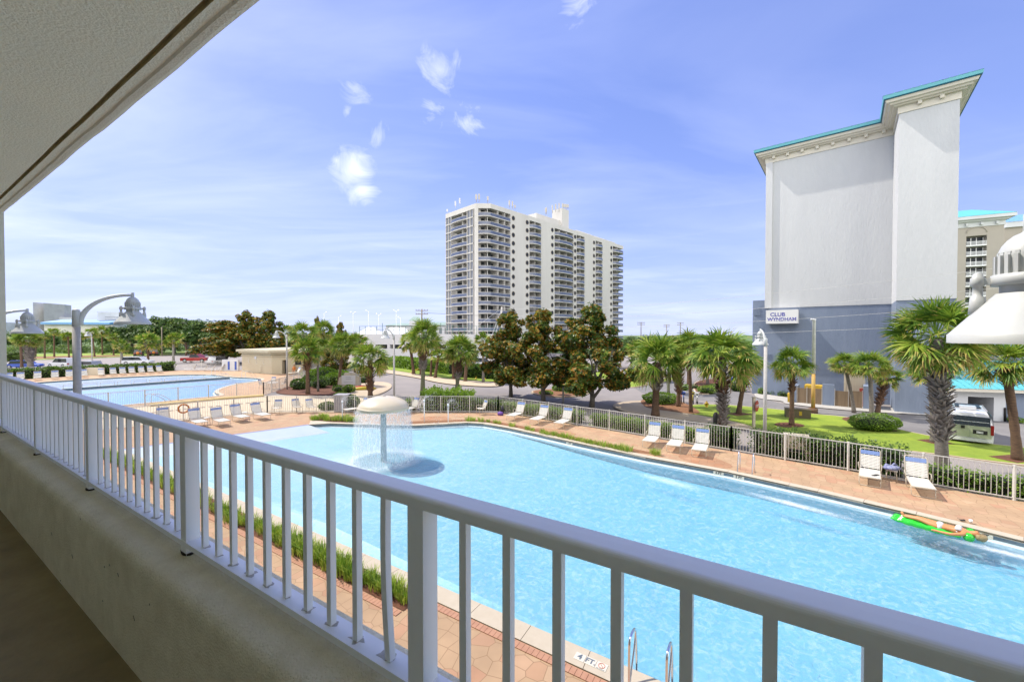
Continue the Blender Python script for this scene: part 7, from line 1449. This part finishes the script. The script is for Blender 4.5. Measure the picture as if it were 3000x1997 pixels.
def bike(px, py, m_, label):
    g_ = G(px, py); t = thing('bicycle', label, 'bicycle', g_, 1.2, 'bicycles parked on the mulch'); R_ = .30
    for x in (-.48, .48): b = MB(); b.tube([(x+math.cos(a)*R_, 0, R_+math.sin(a)*R_) for a in [2*math.pi*i/16 for i in range(17)]], .028, 5, cap=False); b.build('wheel', 'rubber', t)
    b = MB(); b.tube([(-.48, 0, R_), (0, 0, R_), (.38, 0, .78), (-.12, 0, .74), (0, 0, R_)], .032, 6); b.tube([(-.48, 0, R_), (-.12, 0, .74)], .026, 6); b.tube([(.48, 0, R_), (.36, 0, .92)], .028, 6); b.build('frame', m_, t); b = MB(); b.box((-.15, 0, .82), (.24, .14, .07)); b.build('saddle', 'rubber', t); b = MB(); b.tube([(.30, -.26, .98), (.36, 0, .93), (.30, .26, .98)], .02, 6); b.build('handlebar', 'chrome', t); b = MB(); b.box((.50, 0, .78), (.26, .30, .22)); b.build('basket', m_, t)
bike(1996, 1180, 'red_sign', 'red bicycle on the mulch right of the lattice palm'); bike(2003, 1181, 'blue_sign', 'dark blue bicycle beside the red one'); bike(2030, 1180, 'kayak_yellow', 'yellow bicycle right of the slender palm'); bike(2042, 1183, 'white_plain', 'white bicycle nearest the hydrant')
g_ = G(1023, 1135); t = thing('monument_sign', 'cream stone monument sign with faint script in the palm bed', 'sign', g_, .0); b = MB(); pr_ = [(-1.25, 0), (1.25, 0), (1.18, 1.15), (.78, 1.35), (.66, 1.62), (-.45, 1.62), (-.55, 1.35), (-1.05, 1.12)]; b.add([(x, -.15, z) for x, z in pr_]+[(x, .25, z) for x, z in pr_], [tuple(range(8)), tuple(range(15, 7, -1))]+[(i, i+8, (i+1) % 8+8, (i+1) % 8) for i in range(8)]); b.build('stone', 'stone_cream', t); b = MB(); b.box((0, -.165, .85), (1.5, .03, 1.0)); b.build('sign_face', 'far_white', t); b = MB()
for z in (1.15, .95): b.tube([(-.3+.06*i, -.19, z+.05*math.sin(i*2.1)) for i in range(11)], .014, 4)
b.tube([(-.5+.1*i, -.19, .62+.02*math.sin(i*2.7)) for i in range(11)], .012, 4); b.build('script', 'text_grey', t)
g_ = G(1004, 1204); b = MB(); b.box((0, 0, .62), (.98, .8, 1.25)); b.box((0, 0, 1.27), (1.04, .86, .05)); tag(b.build('stone_cabinet', 'speckle', None, g_), 'grey speckled block behind the spray, by the fence', 'cabinet')
for (px, py, m_, lab, r_) in ((1060, 1141, 'kayak_red', 'red kayak lying on the mulch by the spiky palm', .5), (1068, 1144, 'kayak_yellow', 'yellow kayak lying beside the red one', .35)):
    g_ = G(px, py); b = MB(); b.tube([(-1.2, 0, .15), (-.8, 0, .17), (0, 0, .18), (.8, 0, .17), (1.2, 0, .15)], [.02, .16, .24, .16, .02], 10); o = b.build('kayak', m_, None, g_+UP*.05); o.rotation_euler = (0, 0, r_); tag(o, lab, 'kayak', 'kayaks on the mulch')
g_ = G(2327, 1356)+Vector((.45, .55, 0)); t = thing('equipment_cabinet', 'beige equipment cabinet in the hedge behind the right fence', 'cabinet', g_, -.55); b = MB(); b.box((0, 0, .78), (.98, .4, .80)); b.box((-.40, 0, .2), (.14, .38, .4)); b.box((.40, 0, .2), (.14, .38, .4)); b.build('body', 'frame_cream', t); b = MB(); b.box((0, -.205, .46), (.62, .02, .12)); b.build('vent', 'dark_void', t)
g_ = G(163, 1107-3); b = MB(); b.box((11, 0, 0), (.01, .01, .01)) if False else None
g_ = G(277, 1099); b = MB(); b.box((0, 0, .55), (2.6, .3, 1.1)); tag(b.build('bench_back', 'frame_cream', None, g_), 'cream slatted panel in the middle of the far lounger row', 'panel')
for px, py, lab in ((1200, 1094, 'yellow guy wire marker by the left hedge row'), (1392, 1112, 'yellow guy wire marker by the right hedge row'), (1420, 1113, 'second yellow guy wire marker by the right hedge row')):
    g_ = G(px, py); tg = PY(1470, 950, 95)-g_; tg = tg.normalized(); b = MB(); b.tube([(0, 0, 0), tg*2.4], .09, 6); tag(b.build('guy_guard', 'yellow_paint', None, g_), lab, 'guy wire guard', 'yellow guards on the guy wires'); b = MB(); b.tube([g_+tg*2.4, PY(1470, 903, 95)], .035, 4); tag(b.build('guy_wire', 'cable'), 'pale guy wire above the '+lab.replace('yellow guy wire marker', 'yellow marker'), 'wire')
g_ = G(2095, 1252); b = MB(); b.tube([(0, 0, 0), (0, 0, .75), (.02, 0, .95)], [.12, .13, .07], 10); tag(b.build('trash_bin', 'rubber', None, g_), 'black bin left of the shredded palm foot', 'bin')
t = thing('orange_flag', 'small orange flag above the far palms', 'flag', PY(2030, 1000, 60)-Vector((0, 0, PY(2030, 1000, 60).z))); b = MB(); hz_ = PY(2030, 974, 60).z; b.tube([(0, 0, 0), (0, 0, hz_)], .03, 5); b.build('pole', 'grey_pole', t); b = MB(); b.box((-.3, 0, hz_-.15), (.6, .03, .35)); b.build('cloth', 'orange', t)
for o in LP:
    if o.get('label') == 'x': bpy.data.objects.remove(o)
